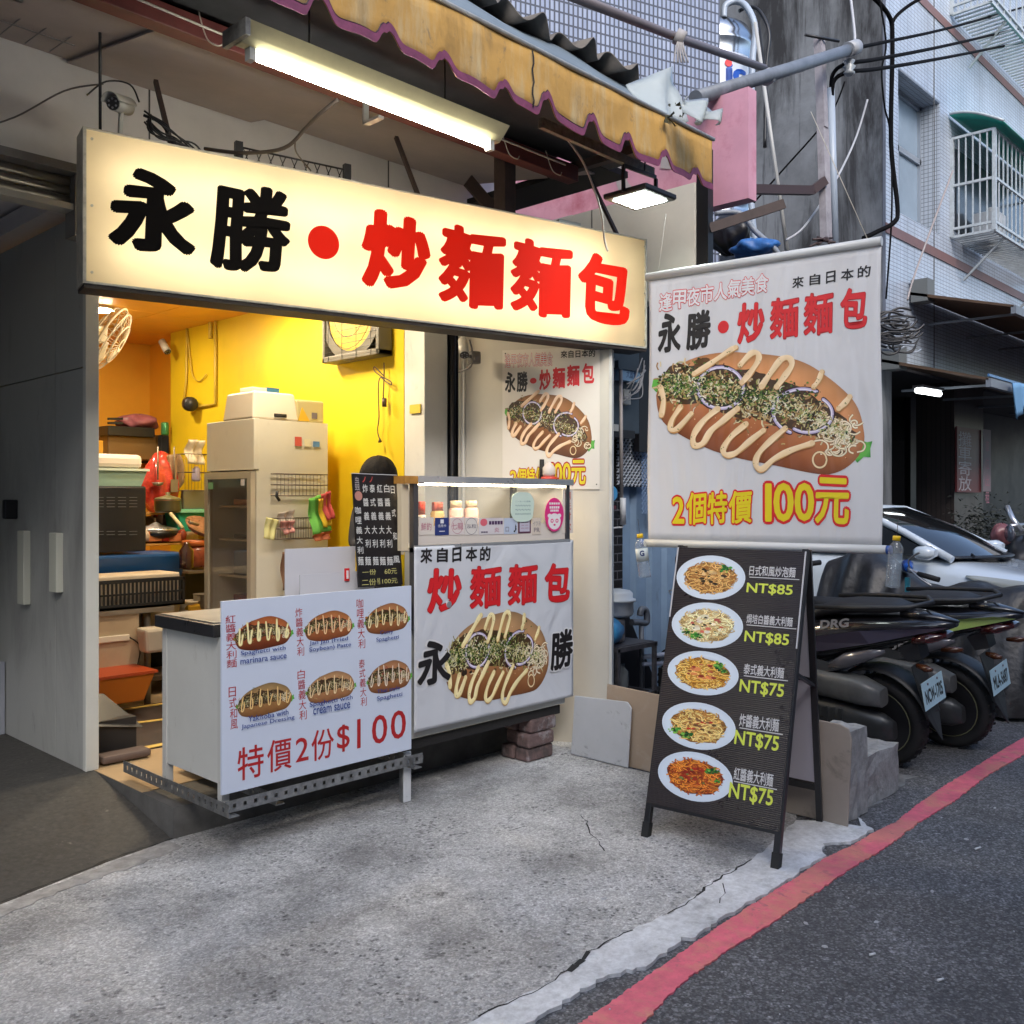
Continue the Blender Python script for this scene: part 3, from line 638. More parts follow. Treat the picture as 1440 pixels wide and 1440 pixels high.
ty = mat('yellow_tape', (.62, .42, .10, 1), .5, noise=(20, .2))
MB().bar((2.05, 5.02, FZ+.0095), (3.4, 5.05, FZ+.0095), .05, .003).build('tape', ty, rug)
MB().bar((2.2, 5.72, FZ+.0095), (3.2, 5.5, FZ+.0095), .04, .003).build('tape', ty, rug)
MB().bar((2.05, 6.08, FZ+.0095), (3.4, 6.02, FZ+.0095), .04, .003).build('tape', ty, rug)

# ================================================================ THE SHOP BUILDING
M_yel = mat('yellow_paint', (.70, .50, .012, 1), .5, noise=(2.5, .06), dirt=((.55, .42, .03, 1), 3, .2, (1, 1, .3)))
M_orw = mat('orange_paint', (.80, .40, .03, 1), .5, noise=(2.5, .06))
M_orc = mat('orange_ceiling', (.78, .40, .05, 1), .5, noise=(5, .08))
M_pl = mat('grey_plaster', (.66, .65, .65, 1), .8, noise=(2, .10), dirt=((.44, .42, .4, 1), 2.5, .25, (1, 1, .5)))
M_wh = mat('off_white_paint', (.62, .61, .57, 1), .55, noise=(3, .06), dirt=((.35, .33, .3, 1), 6, .2, (1, 1, .4)))
M_cream = mat('cream_panel', (.62, .58, .50, 1), .45, noise=(2, .05), dirt=((.40, .36, .3, 1), 5, .15, (1, 1, .3)))
M_blk = mat('black_metal', (.012, .012, .014, 1), .4)
M_dk = mat('dark_stuff', (.015, .014, .014, 1), .8)
shop = thing('shop_building', 'shop interior shell with yellow side wall, orange ceiling and cream end wall', 'building', (3, 5, 0))
MB().box((3.92, 4.7, FZ), (4.05, 7.83, 3.0)).build('yellow_wall', M_yel, shop)
MB().box((3.92, 4.70, 1.16), (3.917, 4.80, 1.62)).build('bare_patch', M_cream, shop)
MB().box((4.10, 7.83, FZ), (4.2, 8.6, 3.0)).build('side_wall', M_orw, shop)
MB().box((1.9, 8.6, FZ), (4.2, 8.72, 3.0)).build('back_wall', M_orw, shop)
MB().box((1.9, 4.66, 3.0), (4.3, 8.8, 3.1)).build('roof_slab', M_pl, shop)
for i in range(3):
    for j in range(5):
        MB().box((2.04+i*.70, 4.70+j*.80, 2.955), (2.04+i*.70+.692, 4.70+j*.80+.792, 2.99)).build('ceiling_panel', M_orc, shop)
MB().box((3.92, 4.5, FZ), (4.115, 4.697, 2.95)).build('pillar', M_wh, shop, bevel=.006)
pa, pb = Vector((4.17, 4.46, 0)), Vector((4.625, 3.60, 0)); nd = (pb-pa).normalized(); nn = Vector((-nd.y, nd.x, 0))
MB().hexa([pa, pb, pb+nn*.05, pa+nn*.05], [p+Vector((0, 0, 2.98)) for p in (pa, pb, pb+nn*.05, pa+nn*.05)]).build('end_wall', M_cream, shop)
MB().hexa([pb+nd*.002-nn*.006, pb+nd*.02-nn*.006, pb+nd*.02+nn*.056, pb+nd*.002+nn*.056], [p+Vector((0, 0, 2.98)) for p in (pb+nd*.002-nn*.006, pb+nd*.02-nn*.006, pb+nd*.02+nn*.056, pb+nd*.002+nn*.056)]).build('end_trim', M_wh, shop)
MB().box((-4, 4.84, 2.96), (4.95, 4.9, 3.85)).build('front_wall', M_pl, shop)
MB().box((-4, 4.9, 3.12), (4.9, 8.9, 3.2)).build('roof', M_pl, shop)
MB().tube([(4.155, 4.50, FZ), (4.155, 4.50, 2.95)], .022, 10).build('pipe', M_blk, shop)
MB().tube([(4.175, 4.42, FZ), (4.175, 4.42, 2.95)], .014, 8).build('pipe', M_wh, shop)
MB().box((4.12, 4.53, FZ), (4.3, 4.66, 2.95)).build('pipe_chase', M_dk, shop)
# seams of the upper wall
sm = MB()
for u in (-1.2, .6, 2.3, 3.9): sm.box((u, 4.832, 3.1), (u+.006, 4.838, 3.84))
sm.build('seam', mat('seam_dark', (.1, .1, .1, 1), .8), shop)

soil(M_yel, (.48, .34, .03, 1), 2.2, (1, 1, .4), .58, .8, .5); soil(M_wh, (.30, .29, .27, 1), 5, (1, 1, .5), .60, .72, .5); soil(M_cream, (.42, .38, .32, 1), 3, (1, 1, .4), .58, .76, .4); soil(M_sof, (.16, .14, .13, 1), 2, (1, 1, 1), .52, .75, .5) if 'M_sof' in globals() else None
# the grey partition left of the entrance
M_gp = mat('grey_partition', (.34, .35, .34, 1), .55, noise=(1.5, .06), dirt=((.10, .10, .095, 1), 7, .16, (1, 1, .35)))
soil(M_gp, (.12, .12, .115, 1), 2.2, (1, 1, .3), .50, .75, .6); soil(M_gp, (.36, .36, .34, 1), 30, (1, 1, .4), .66, .72, .5)
part = thing('partition', 'tall dark grey partition with white end, left of the shop entrance', 'partition', (1.99, 4.82, FZ))
MB().box((1.972, 4.86, FZ), (2.03, 5.218, 2.17)).build('panel', M_gp, part); MB().box((1.972, 5.223, FZ), (2.03, 6.4, 2.17)).build('panel', M_gp, part)
MB().box((1.972, 4.86, 2.176), (2.03, 5.218, 2.955)).build('panel', M_gp, part); MB().box((1.972, 5.223, 2.176), (2.03, 6.4, 2.955)).build('panel', M_gp, part)
MB().box((1.970, 6.4, FZ), (2.035, 8.8, 2.955)).build('panel', M_gp, part)
MB().box((1.967, 4.82, FZ), (2.033, 4.858, 2.955)).build('end_post', mat('partition_white', (.52, .53, .50, 1), .5, noise=(4, .05), dirt=((.25, .24, .2, 1), 9, .25, (1, 1, .5))), part, bevel=.003)
M_hd = mat('handle_cream', (.50, .51, .44, 1), .5)
def hnd(x0, x1, y0, y1):
    a = up(x0, y0, 1.972); b = up(x1, y1, 1.972)
    MB().box((1.972, min(a.y, b.y), b.z), (1.935, max(a.y, b.y), a.z)).build('handle', M_hd, part, bevel=.003)
hnd(34, 43, 746, 850); hnd(79, 89, 749, 833)
MB().box((1.972, 5.76, 1.40), (1.90, 5.80, 1.51)).build('latch', M_blk, part, bevel=.008)
lb_ = thing('low_board', 'pale blue-grey low board standing on the floor behind the dark ramp', 'board', (.9, 5.95, FZ))
MB().box((-1, 5.95, FZ), (1.965, 5.97, FZ+.42)).build('sheet', mat('pale_blue_board', (.30, .32, .37, 1), .5, noise=(3, .06)), lb_)
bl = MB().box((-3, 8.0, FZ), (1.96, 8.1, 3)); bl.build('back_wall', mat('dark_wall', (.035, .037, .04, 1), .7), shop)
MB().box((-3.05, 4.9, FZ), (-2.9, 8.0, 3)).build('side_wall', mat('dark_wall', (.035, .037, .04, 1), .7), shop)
# roller shutter housing left
M_sh = mat('shutter_grey', (.20, .205, .21, 1), .4, metal=.4, noise=(8, .15))
shut = thing('roller_shutter', 'rolled-up dark grey roller shutter over the opening left of the sign', 'shutter', (.5, 4.8, 2.9))
MB().box((-3.5, 4.66, 3.075), (1.96, 4.83, 3.115)).build('housing', M_sh, shut)
for k in range(3): MB().tube([(-3.5, 4.76, 3.05-.045*k), (1.96, 4.76, 3.05-.045*k)], .026, 10).build('slat', M_sh, shut)
MB().box((-3.5, 4.70, 2.905), (1.96, 4.80, 2.935)).build('bottom_bar', mat('pale_bar', (.42, .43, .40, 1), .5, noise=(8, .1)), shut)
MB().box((1.86, 4.68, 2.78), (1.965, 4.80, 3.07)).build('guide', M_sh, shut)

# ================================================================ AWNING
M_can = soil(soil(mat('yellow_canvas', (.50, .29, .075, 1), .75, noise=(5, .15), dirt=((.52, .42, .24, 1), 2.2, .6, (3, 1, .5)), bump=(5, .6, .03)), (.20, .12, .04, 1), 3, (2.5, 1, .6), .52, .72, .7), (.14, .12, .09, 1), 16, (1, 1, .7), .60, .70, .6)
M_pur = mat('purple_trim', (.19, .045, .10, 1), .6, noise=(25, .3))
M_blue = mat('blue_grey_canvas', (.16, .20, .23, 1), .6, noise=(2.5, .2), dirt=((.28, .34, .36, 1), 2.4, .35, (2, 1, 1)), bump=(5, .3, .03))
AV = 2.93
aw = thing('awning', 'stained yellow awning with purple scalloped hem over the shop front', 'awning', (2, 3, 3.5))
PK = [2.36-.315*k for k in range(1, 22)][::-1]+[2.36, 2.65, 3.007, 3.294, 3.63, 3.915, 4.235, 4.54]
def hem(u):
    d = min(PK, key=lambda p: abs(p-u)); t = (u-d)
    b = (1/(1+math.exp(-(t+.042)/.0075))-1/(1+math.exp(-(t-.044)/.013)))*(1+.22*math.sin(d*37))
    nx = min((p for p in PK if p > u), default=u+.3); pv = max((p for p in PK if p <= u), default=u-.3)
    s_ = (u-pv)/(nx-pv)
    return 3.270+.012*math.sin(math.pi*s_)-.016*s_+.007*math.sin(u*6.1)+.004*math.sin(u*23)+.084*b
def valv(u, z): return AV+.006*math.sin(u*4)*(3.56-z)/.3+.0025*math.sin(u*13)
us = [-4+i*.0125 for i in range(int(8.72/.0125)+1)]
va = MB(); tr = MB()
NV = 4
va.grid(lambda i, j: (us[min(int(round(i*(len(us)-1))), len(us)-1)], valv(us[int(round(i*(len(us)-1)))], 0 if 0 else hem(us[int(round(i*(len(us)-1)))])+j*(3.56-hem(us[int(round(i*(len(us)-1)))]))), hem(us[int(round(i*(len(us)-1)))])+j*(3.56-hem(us[int(round(i*(len(us)-1)))]))), len(us)-1, NV)
va.build('valance', M_can, aw, solid=.003)
for i in range(len(us)-1):
    a, b = us[i], us[i+1]
    for (dv, sg) in ((-.006, 1),):
        tr.add([(a, valv(a, hem(a))+dv, hem(a)-.004), (b, valv(b, hem(b))+dv, hem(b)-.004), (b, valv(b, hem(b))+dv, hem(b)+.030), (a, valv(a, hem(a))+dv, hem(a)+.030)], [(0, 1, 2, 3)])
tr.build('hem_trim', M_pur, aw, solid=.004)
MB().tube([(u, valv(u, 3.56), hem(u)+.033) for u in us], .0035, 5, smooth=False).build('hem_cord', mat('dark_cord', (.03, .01, .02, 1), .6), aw)
MB().tube([(-4, AV-.004, 3.565), (4.73, AV-.004, 3.565)], .011, 8).build('top_rail', mat('old_white_rail', (.45, .44, .40, 1), .5, noise=(12, .3)), aw)
MB().grid(lambda i, j: (-4+8.72*i, AV+.01+.50*j+.02*math.sin(i*60)*j, 3.57+.42*j+.012*math.sin(i*23+2*j)*(1-j)*j*4), 90, 6).build('top_canvas', M_blue, aw, solid=.003)
for i, t in enumerate((3.19, 1.4, -.4)):
    MB().tube([(t+.006*math.sin(k*1.9), AV-.014, 3.29+k*.028) for k in range(10)], .004, 5).build('lacing', M_dk, aw)
# underside: grey-brown sheets, dark mesh and the red beam
M_sof = mat('soffit_sheet', (.40, .35, .33, 1), .7, noise=(2.5, .12))
sofs = ((-4, .24), (.20, 1.9), (1.88, 2.9), (2.89, 4.56))
MB().box((-4, 3.66, 3.745), (4.7, 4.95, 3.76)).build('underside', M_dk, aw)  # unseen sheet added above the soffit to stop light leaking in
for i, (a, b) in enumerate(sofs):
    za = .02*((i*7) % 3)
    MB().hexa([(a, 3.66, 3.50-za), (b, 3.66, 3.50-za), (b, 4.83, 3.70-za), (a, 4.83, 3.70-za)], [(a, 3.66, 3.508-za), (b, 3.66, 3.508-za), (b, 4.83, 3.708-za), (a, 4.83, 3.708-za)]).build('soffit_panel', M_sof, aw)
MB().hexa([(-4, 2.96, 3.545), (4.7, 2.96, 3.545), (4.7, 3.75, 3.565), (-4, 3.75, 3.565)], [(-4, 2.96, 3.552), (4.7, 2.96, 3.552), (4.7, 3.75, 3.572), (-4, 3.75, 3.572)]).build('underside', mat('dark_underside', (.06, .06, .065, 1), .8, noise=(5, .3)), aw)
MB().box((4.57, 3.66, 3.56), (4.9, 4.8, 3.6)).build('underside', M_dk, aw)
mesh_ = MB()
for k in range(26): mesh_.bar((-1+k*.11, 2.98, 3.53), (-1+k*.11, 4.7, 3.63), .004, .004)
for k in range(10): mesh_.bar((-1, 3.0+k*.17, 3.528+k*.01), (1.8, 3.0+k*.17, 3.528+k*.01), .004, .004)
mesh_.build('wire_mesh', mat('wire_grey', (.2, .2, .2, 1), .5), aw, kind='stuff')
M_beam = mat('red_oxide', (.10, .022, .02, 1), .55, noise=(9, .35))
MB().box((-4, 3.57, 3.37), (4.3, 3.65, 3.46)).build('beam', M_beam, aw, bevel=.004)
for u in (1.2, 2.72): 
    MB().box((u, 3.55, 3.25), (u+.03, 3.56, 3.38)).build('bracket', mat('zinc', (.5, .5, .48, 1), .4, metal=.8), aw); MB().box((u, 3.44, 3.25), (u+.03, 3.56, 3.262)).build('bracket', mat('zinc', (.5, .5, .48, 1), .4, metal=.8), aw)
MB().bar((4.1, 4.3, 3.5), (5.0, 4.1, 2.75), .10, .012, (0, 1, 0)).build('strut', mat('brown_steel', (.06, .04, .035, 1), .6, noise=(9, .3)), aw)
MB().bar((4.02, 3.9, 3.55), (4.02, 3.9, 2.95), .09, .09).build('strut', mat('brown_steel', (.06, .04, .035, 1), .6), aw)
MB().bar((4.42, 3.0, 3.50), (4.42, 3.9, 3.52), .05, .05).build('strut', mat('brown_steel', (.06, .04, .035, 1), .6), aw)
MB().bar((3.5, 3.15, 3.37), (4.45, 3.15, 3.36), .025, .05).build('slotted_angle', mat('old_zinc', (.16, .16, .15, 1), .55, metal=.5, noise=(30, .4)), aw)
MB().bar((2.9, 2.98, 3.5), (4.1, 2.98, 3.5), .03, .045).build('strut', mat('grey_wood', (.28, .24, .2, 1), .7), aw)
wires = MB()
for k in range(7):
    u0 = 1.9+k*.35; wires.tube(smoothpath([(u0, 3.56, 3.47), (u0+.02, 3.53, 3.36), (u0+.05, 3.50, 3.33), (u0+.09, 3.52, 3.36)]), .003, 5)
wires.tube(smoothpath([(1.6, 3.55, 3.42), (2.4, 3.54, 3.40), (3.2, 3.55, 3.43), (4.1, 3.5, 3.40)]), .005, 6)
wires.build('cable_tie', mat('pale_wire', (.45, .42, .36, 1), .6), aw)
# corrugated roofing above the awning
cr = thing('corrugated_roof', 'ragged rusty corrugated sheet edge above the yellow awning', 'roof sheet', (4, 3.6, 4.1))
MB().grid(lambda i, j: (2.2+2.55*i, 3.36+1.4*j+.04*math.sin(i*40), 4.03+.20*j+.038*math.sin(i*2.55*2*math.pi/.21)+.02*math.sin(i*17)), 200, 3).build('sheet', mat('rusty_sheet', (.16, .14, .12, 1), .7, noise=(5, .4), dirt=((.22, .16, .1, 1), 5, .4, (1, 1, 1))), cr, solid=.006)
# ================================================================ SHOP SIGN
sBL = dp(118, 398, 4.14); sBR = dp(908, 492, 5.92); sBR.z = sBL.z = 2.447
sgW = (sBR-sBL).length; sgH = .68
sgm = frame(sBL, sBR-sBL)
sign = thing('shop_sign', 'long backlit cream shop sign with big black and red Chinese characters', 'sign', sgm)
def trans_mat(name, col, mixd=.5):
    m = bpy.data.materials.new(name); m.use_nodes = True; nt = m.node_tree; nt.nodes.clear()
    t = nt.nodes.new('ShaderNodeBsdfTranslucent'); d = nt.nodes.new('ShaderNodeBsdfPrincipled'); mx = nt.nodes.new('ShaderNodeMixShader'); o = nt.nodes.new('ShaderNodeOutputMaterial')
    d.inputs['Roughness'].default_value = .3
    tc = nt.nodes.new('ShaderNodeTexCoord'); n = nt.nodes.new('ShaderNodeTexNoise'); n.inputs['Scale'].default_value = 3; n.inputs['Detail'].default_value = 7
    nt.links.new(tc.outputs['Object'], n.inputs['Vector'])
    r = nt.nodes.new('ShaderNodeMapRange'); r.inputs[1].default_value = .3; r.inputs[2].default_value = .7; r.inputs[3].default_value = .93; r.inputs[4].default_value = 1.03; nt.links.new(n.outputs[0], r.inputs[0])
    v = nt.nodes.new('ShaderNodeVectorMath'); v.operation = 'SCALE'; v.inputs[0].default_value = col[:3]; nt.links.new(r.outputs[0], v.inputs['Scale'])
    nt.links.new(v.outputs[0], t.inputs[0]); nt.links.new(v.outputs[0], d.inputs['Base Color'])
    mx.inputs[0].default_value = mixd; nt.links.new(t.outputs[0], mx.inputs[1]); nt.links.new(d.outputs[0], mx.inputs[2]); nt.links.new(mx.outputs[0], o.inputs[0])
    return m
M_face = trans_mat('sign_acrylic', (.90, .77, .54, 1), .22)
DEP = .15
MB().add([(0.01, .012, 0), (sgW-.01, .012, 0), (sgW-.01, sgH-.008, 0), (.01, sgH-.008, 0)], [(0, 1, 2, 3)]).build('face', M_face, sign, local=True)
M_fr = mat('sign_frame', (.52, .50, .44, 1), .45, metal=.3, noise=(20, .25), dirt=((.08, .07, .05, 1), 14, .3, (1, 1, 1)))
fb = MB()
fb.box((0, 0, -DEP), (sgW, .010, .012)); fb.box((0, sgH-.006, -DEP), (sgW, sgH, .008)); fb.box((-.006, 0, -DEP), (.008, sgH, .012)); fb.box((sgW-.008, 0, -DEP), (sgW, sgH, .012))
fb.build('frame', M_fr, sign, local=True)
MB().box((0, -.018, -DEP), (sgW, -.001, .006)).build('under_rail', mat('dark_rail', (.03, .022, .018, 1), .6, noise=(20, .4)), sign, local=True)  # near-black rail along the sign's underside
MB().box((.002, .002, -DEP-.006), (sgW-.002, sgH-.002, -DEP)).build('backing', mat('inner_white', (.75, .75, .72, 1), .7), sign, local=True)
E_tube = emat('sign_tube', (1, .88, .68, 1), 5.2)
nT = 4
for i in range(nT):
    a = .10+(sgW-.20)*i/nT; b = .10+(sgW-.20)*(i+1)/nT-.04
    for fy in (.24, .72): MB().tube([(a, sgH*fy, -.128), (b, sgH*fy, -.128)], .013, 8).build('tube', E_tube, sign, local=True)
M_ink = mat('sign_black', (.006, .005, .005, 1), .8, spec=.1); M_sred = mat('sign_red', (.62, .010, .003, 1), .7, spec=.15, emit=((1, .02, .004, 1), .13))
chars = [('永', (155, 240, 276, 359), 0), ('勝', (297, 260, 409, 384), 0), ('炒', (510, 299, 605, 411), 1), ('麵', (618, 320, 709, 433), 1), ('麵', (719, 339, 803, 445), 1), ('包', (813, 357, 886, 455), 1)]
for ch, bx_, r_ in chars:
    mb = MB(); put_text(mb, ch, pbox(sgm, *bx_), .0015, .034 if ch in '麵勝' else .050, warp=.022, ell=1.25); mb.build('lettering', M_sred if r_ else M_ink, sign, local=True)
cx, cy = plane_hit(sgm, 455, 341); MB().add([(cx+.083*math.cos(t*math.pi/20), cy+.083*math.sin(t*math.pi/20), .0015) for t in range(40)], [tuple(range(40))]).build('lettering', M_sred, sign, local=True)
sc_ = MB()
for x in (.03, sgW-.02):
    for y in (.05, .34, .63): sc_.lathe([(.006, 0), (.006, .004)], (x, y, .012), 8)
sc_.build('screw', M_fr, sign, local=True)
MB().box((sgW*.80, sgH, -.06), (sgW*.80+.16, sgH+.03, -.03)).build('bracket', mat('zinc', (.5, .5, .48, 1), .4), sign, local=True)
for x in (.4, 1.7, 3.1): MB().bar((x, sgH, -.1), (x-.02, sgH+.42, -.35), .02, .02).build('hanger', mat('brown_steel', (.06, .04, .035, 1), .6), sign, local=True)
def sgp(x, y, z=0): return sgm @ Vector((x, y, z))

# camera, rod, cables and wire shelf on the sign
def cctv(name, label, p, d, s_=1.0, shell=(.45, .44, .40, 1), post=True, hood=True):
    d = Vector(d).normalized(); t = thing(name, label, 'camera', p); p = Vector(p)
    m = mat('cctv_shell', shell, .4, noise=(10, .1))
    MB().tube([p-d*.075*s_, p+d*.06*s_], .034*s_, 14).build('body', m, t)
    MB().tube([p+d*.058*s_, p+d*.068*s_], .031*s_, 14).build('lens_face', M_blk, t)
    led = MB(); e = d.orthogonal().normalized(); g_ = d.cross(e)
    for k in range(6): led.tube([p+d*.066*s_+(e*math.cos(k*1.05)+g_*math.sin(k*1.05))*.02*s_, p+d*.071*s_+(e*math.cos(k*1.05)+g_*math.sin(k*1.05))*.02*s_], .005*s_, 6)
    led.build('infrared_dots', mat('grey_dot', (.25, .25, .27, 1), .3), t)
    if hood:
        side = d.cross(Vector((0, 0, 1))).normalized(); upn = side.cross(d)
        MB().grid(lambda i, j: p+d*(-.08+.17*j)*s_+(side*math.cos(math.pi*i)*.042+upn*(.006+math.sin(math.pi*i)*.042))*s_, 10, 1).build('hood', m, t, solid=.003)
    if post: MB().tube([p-Vector((0, 0, .03)), p-Vector((0, 0, .03))-d*.01, p-Vector((0, 0, .14*s_))], .011*s_, 8).build('mount', mat('old_white', (.5, .5, .46, 1), .5), t)
    return t
cp = sgp(.16, sgH+.15, -.06)
cctv('security_camera', 'cylindrical security camera on a stalk above the left end of the long sign', cp, (-.75, -.55, -.22), .95)
hr = thing('hanging_rod', 'thin dark threaded rod hanging down to the sign\'s left end', 'rod', sgp(.075, sgH, -.05))
MB().tube([sgp(.075, sgH-.0, -.05), sgp(.075, sgH+1.0, -.06)], .007, 8).build('rod', M_blk, hr)
cw = MB()
cw.tube(smoothpath([sgp(.02, sgH+.16, -.05), sgp(.1, sgH+.24, -.05), sgp(.2, sgH+.25, -.05), sgp(.24, sgH+.18, -.05)]), .004, 6)
cw.tube(smoothpath([sgp(.26, sgH+.13, -.06), sgp(.34, sgH+.10, -.05), sgp(.40, sgH-.0, -.05)]), .007, 6)
rr = random.Random(4)
for k in range(9):
    cw.tube(smoothpath([sgp(.25+rr.uniform(0, .05), sgH+.12+rr.uniform(-.03, .03), -.05), sgp(.30+rr.uniform(-.03, .08), sgH+.05+rr.uniform(-.03, .05), -.03), sgp(.38+rr.uniform(-.02, .1), sgH+.02+rr.uniform(0, .03), -.05), sgp(.50+rr.uniform(-.06, .1), sgH+.004, -.06)]), .0045, 6)
tag(cw.build('cable_bundle', M_blk), 'tangle of black cables trailing from the camera onto the sign top', 'cable')
c2 = MB(); c2.tube(smoothpath([dp(-60, 190, 4.4), dp(20, 165, 4.4), dp(90, 128, 4.3), dp(145, 118, 4.25)]), .004, 6)
tag(c2.build('cable', mat('grey_cable', (.16, .15, .14, 1), .6)), 'thin grey cable running from the left to the camera on the sign', 'cable')
c3 = MB(); c3.tube(smoothpath([dp(288, 209, 4.6), dp(345, 215, 4.5), dp(400, 208, 4.4), dp(430, 180, 4.3), dp(450, 160, 4.2), dp(475, 140, 4.15)]), .009, 7)
c3.tube(smoothpath([dp(415, 198, 4.4), dp(417, 215, 4.5), dp(437, 240, 4.7)]), .004, 6)
tag(c3.build('cable', mat('brown_cable', (.07, .055, .045, 1), .6)), 'thick brown cable looping from the red beam down onto the sign top', 'cable')
ws = thing('wire_shelf', 'small black wire tray sitting on top of the lit sign', 'rack', sgp(.95, sgH, -.08))
wb = MB()
for k in range(9): wb.tube([sgp(.72+k*.06, sgH+.0, -.06), sgp(.72+k*.06+.03, sgH+.07, -.06)], .003, 4); wb.tube([sgp(.72+k*.06+.03, sgH+.0, -.06), sgp(.72+k*.06, sgH+.07, -.06)], .003, 4)
wb.tube([sgp(.68, sgH+.075, -.06), sgp(1.26, sgH+.07, -.06)], .005, 5); wb.build('grid', M_blk, ws)
for x in (.68, 1.24): MB().box((x, sgH, -.08), (x+.035, sgH+.10, -.05)).build('end_plate', M_blk, ws, local=False) if False else MB().hexa([sgp(x, sgH, -.08), sgp(x+.035, sgH, -.08), sgp(x+.035, sgH, -.05), sgp(x, sgH, -.05)], [sgp(x, sgH+.1, -.08), sgp(x+.035, sgH+.1, -.08), sgp(x+.035, sgH+.1, -.05), sgp(x, sgH+.1, -.05)]).build('end_plate', M_blk, ws)

# fluorescent lamp under the awning
fl = thing('fluorescent_lamp', 'lit fluorescent batten lamp with cream reflector under the awning', 'lamp', (2.4, 3.1, 3.2))
prof = [(2.995, 3.205), (3.035, 3.165), (3.06, 3.145), (3.10, 3.145), (3.125, 3.165), (3.165, 3.205), (3.10, 3.215), (3.06, 3.215)]
vs = [(1.80, a, b) for a, b in prof]+[(3.12, a, b) for a, b in prof]; n = len(prof)
MB().add(vs, [tuple(range(n)), tuple(range(2*n-1, n-1, -1))]+[(i, n+i, n+(i+1) % n, (i+1) % n) for i in range(n)]).build('reflector', mat('lamp_cream', (.62, .56, .32, 1), .35, noise=(6, .1)), fl)
MB().tube([(1.86, 3.08, 3.120), (3.06, 3.08, 3.120)], .012, 12).build('tube', emat('cool_tube', (1, .96, .84, 1), 29), fl)
for u in (1.835, 3.063): MB().box((u, 3.062, 3.10), (u+.024, 3.098, 3.145)).build('socket', mat('old_white', (.5, .5, .46, 1), .5), fl)
MB().box((1.78, 3.0, 3.15), (1.80, 3.16, 3.21)).build('end_plate', mat('old_zinc', (.16, .16, .15, 1), .55, metal=.5), fl)
for u in (2.1, 2.8): MB().tube([(u, 3.08, 3.24), (u, 3.08, 3.55)], .004, 5).build('hanger', M_blk, fl)
# flood lamp
lp = Vector((4.30, 3.13, 3.17))
fd = thing('flood_lamp', 'lit square LED flood lamp facing down near the awning\'s right end', 'lamp', lp)
hs = .145
MB().box((lp.x-hs, lp.y-hs, lp.z), (lp.x+hs, lp.y+hs, lp.z+.028)).build('housing', M_blk, fd, bevel=.006)
MB().box((lp.x-.06, lp.y-.06, lp.z+.028), (lp.x+.06, lp.y+.06, lp.z+.055)).build('driver_box', M_blk, fd, bevel=.004)
MB().box((lp.x-hs+.008, lp.y-hs+.008, lp.z-.004), (lp.x+hs-.008, lp.y+hs-.008, lp.z+.001)).build('glass_rim', mat('lamp_rim', (.12, .12, .11, 1), .3), fd)
MB().box((lp.x-hs+.04, lp.y-hs+.04, lp.z-.008), (lp.x+hs-.04, lp.y+hs-.04, lp.z-.0045)).build('lens', emat('flood', (.88, 1, .93, 1), 26), fd)
br = MB(); 
for s_ in (-1, 1): br.bar((lp.x+s_*(hs+.006), lp.y, lp.z+.01), (lp.x+s_*(hs+.006), lp.y, lp.z+.15), .012, .02)
br.bar((lp.x-hs-.006, lp.y, lp.z+.15), (lp.x+hs+.006, lp.y, lp.z+.16), .012, .02); br.build('bracket', M_blk, fd)
MB().tube([(lp.x, lp.y-.03, lp.z+.15), (lp.x, lp.y-.05, lp.z+.36)], .005, 6).build('hook', M_blk, fd)
cbl = MB().tube(smoothpath([(3.75, 3.2, 3.38), (3.9, 3.2, 3.28), (4.1, 3.25, 3.10), (4.2, 3.3, 2.96), (4.23, 3.3, 2.90)]), .006, 6)
tag(cbl.build('cable', mat('pale_cable', (.40, .36, .32, 1), .5)), 'pale cable dangling with a plug beside the flood lamp', 'cable')

# ================================================================ PINK SIGNBOARD, WHITE PANEL, POSTS right of the awning
pk = thing('pink_signboard', 'faded pink and red signboard beyond the awning\'s right end', 'sign', (5.42, 4.0, 3.46))
M_pk = mat('faded_pink', (.60, .30, .38, 1), .55, noise=(2, .15), dirt=((.40, .09, .13, 1), 1.6, .5, (1, 1, 1)))
MB().box((5.42, 3.10, 3.43), (5.52, 5.4, 4.14)).build('board', M_pk, pk)
ring = MB(); c0 = up(905, 235, 5.42)
for k in range(24):
    a, b = k*math.pi*.062-.3, (k+1)*math.pi*.062-.3
    ring.add([(5.414, c0.y-.24*math.cos(a), c0.z+.24*math.sin(a)), (5.414, c0.y-.24*math.cos(b), c0.z+.24*math.sin(b)), (5.414, c0.y-.15*math.cos(b), c0.z+.15*math.sin(b)), (5.414, c0.y-.15*math.cos(a), c0.z+.15*math.sin(a))], [(0, 3, 2, 1)])
ring.build('logo_ring', mat('dull_white', (.42, .38, .37, 1), .5), pk)
MB().box((5.40, 4.55, 3.50), (5.418, 4.95, 3.62)).build('white_band', mat('dull_white', (.42, .38, .37, 1), .5), pk)
wpn = thing('wall_box', 'cream-white boxed wall panel behind the right end of the long sign', 'panel', (5.2, 3.4, 2.8))
MB().box((5.16, 3.33, 2.82), (5.30, 4.5, 3.52)).build('sheet', mat('warm_panel', (.74, .71, .62, 1), .55, noise=(2, .08)), wpn)
MB().box((5.155, 4.16, 2.82), (5.159, 4.165, 3.52)).build('seam', mat('seam_dark', (.1, .1, .1, 1), .8), wpn)
bp_ = thing('black_post', 'black square post at the right edge of the cream panel', 'post', (5.2, 3.26, 2.5))
MB().box((5.17, 3.24, 2.62), (5.23, 3.325, 3.72)).build('post', M_blk, bp_)
MB().bar((5.2, 3.25, 3.22), (5.6, 2.95, 3.40), .03, .06).build('arm', mat('brown_steel', (.06, .04, .035, 1), .6), bp_)
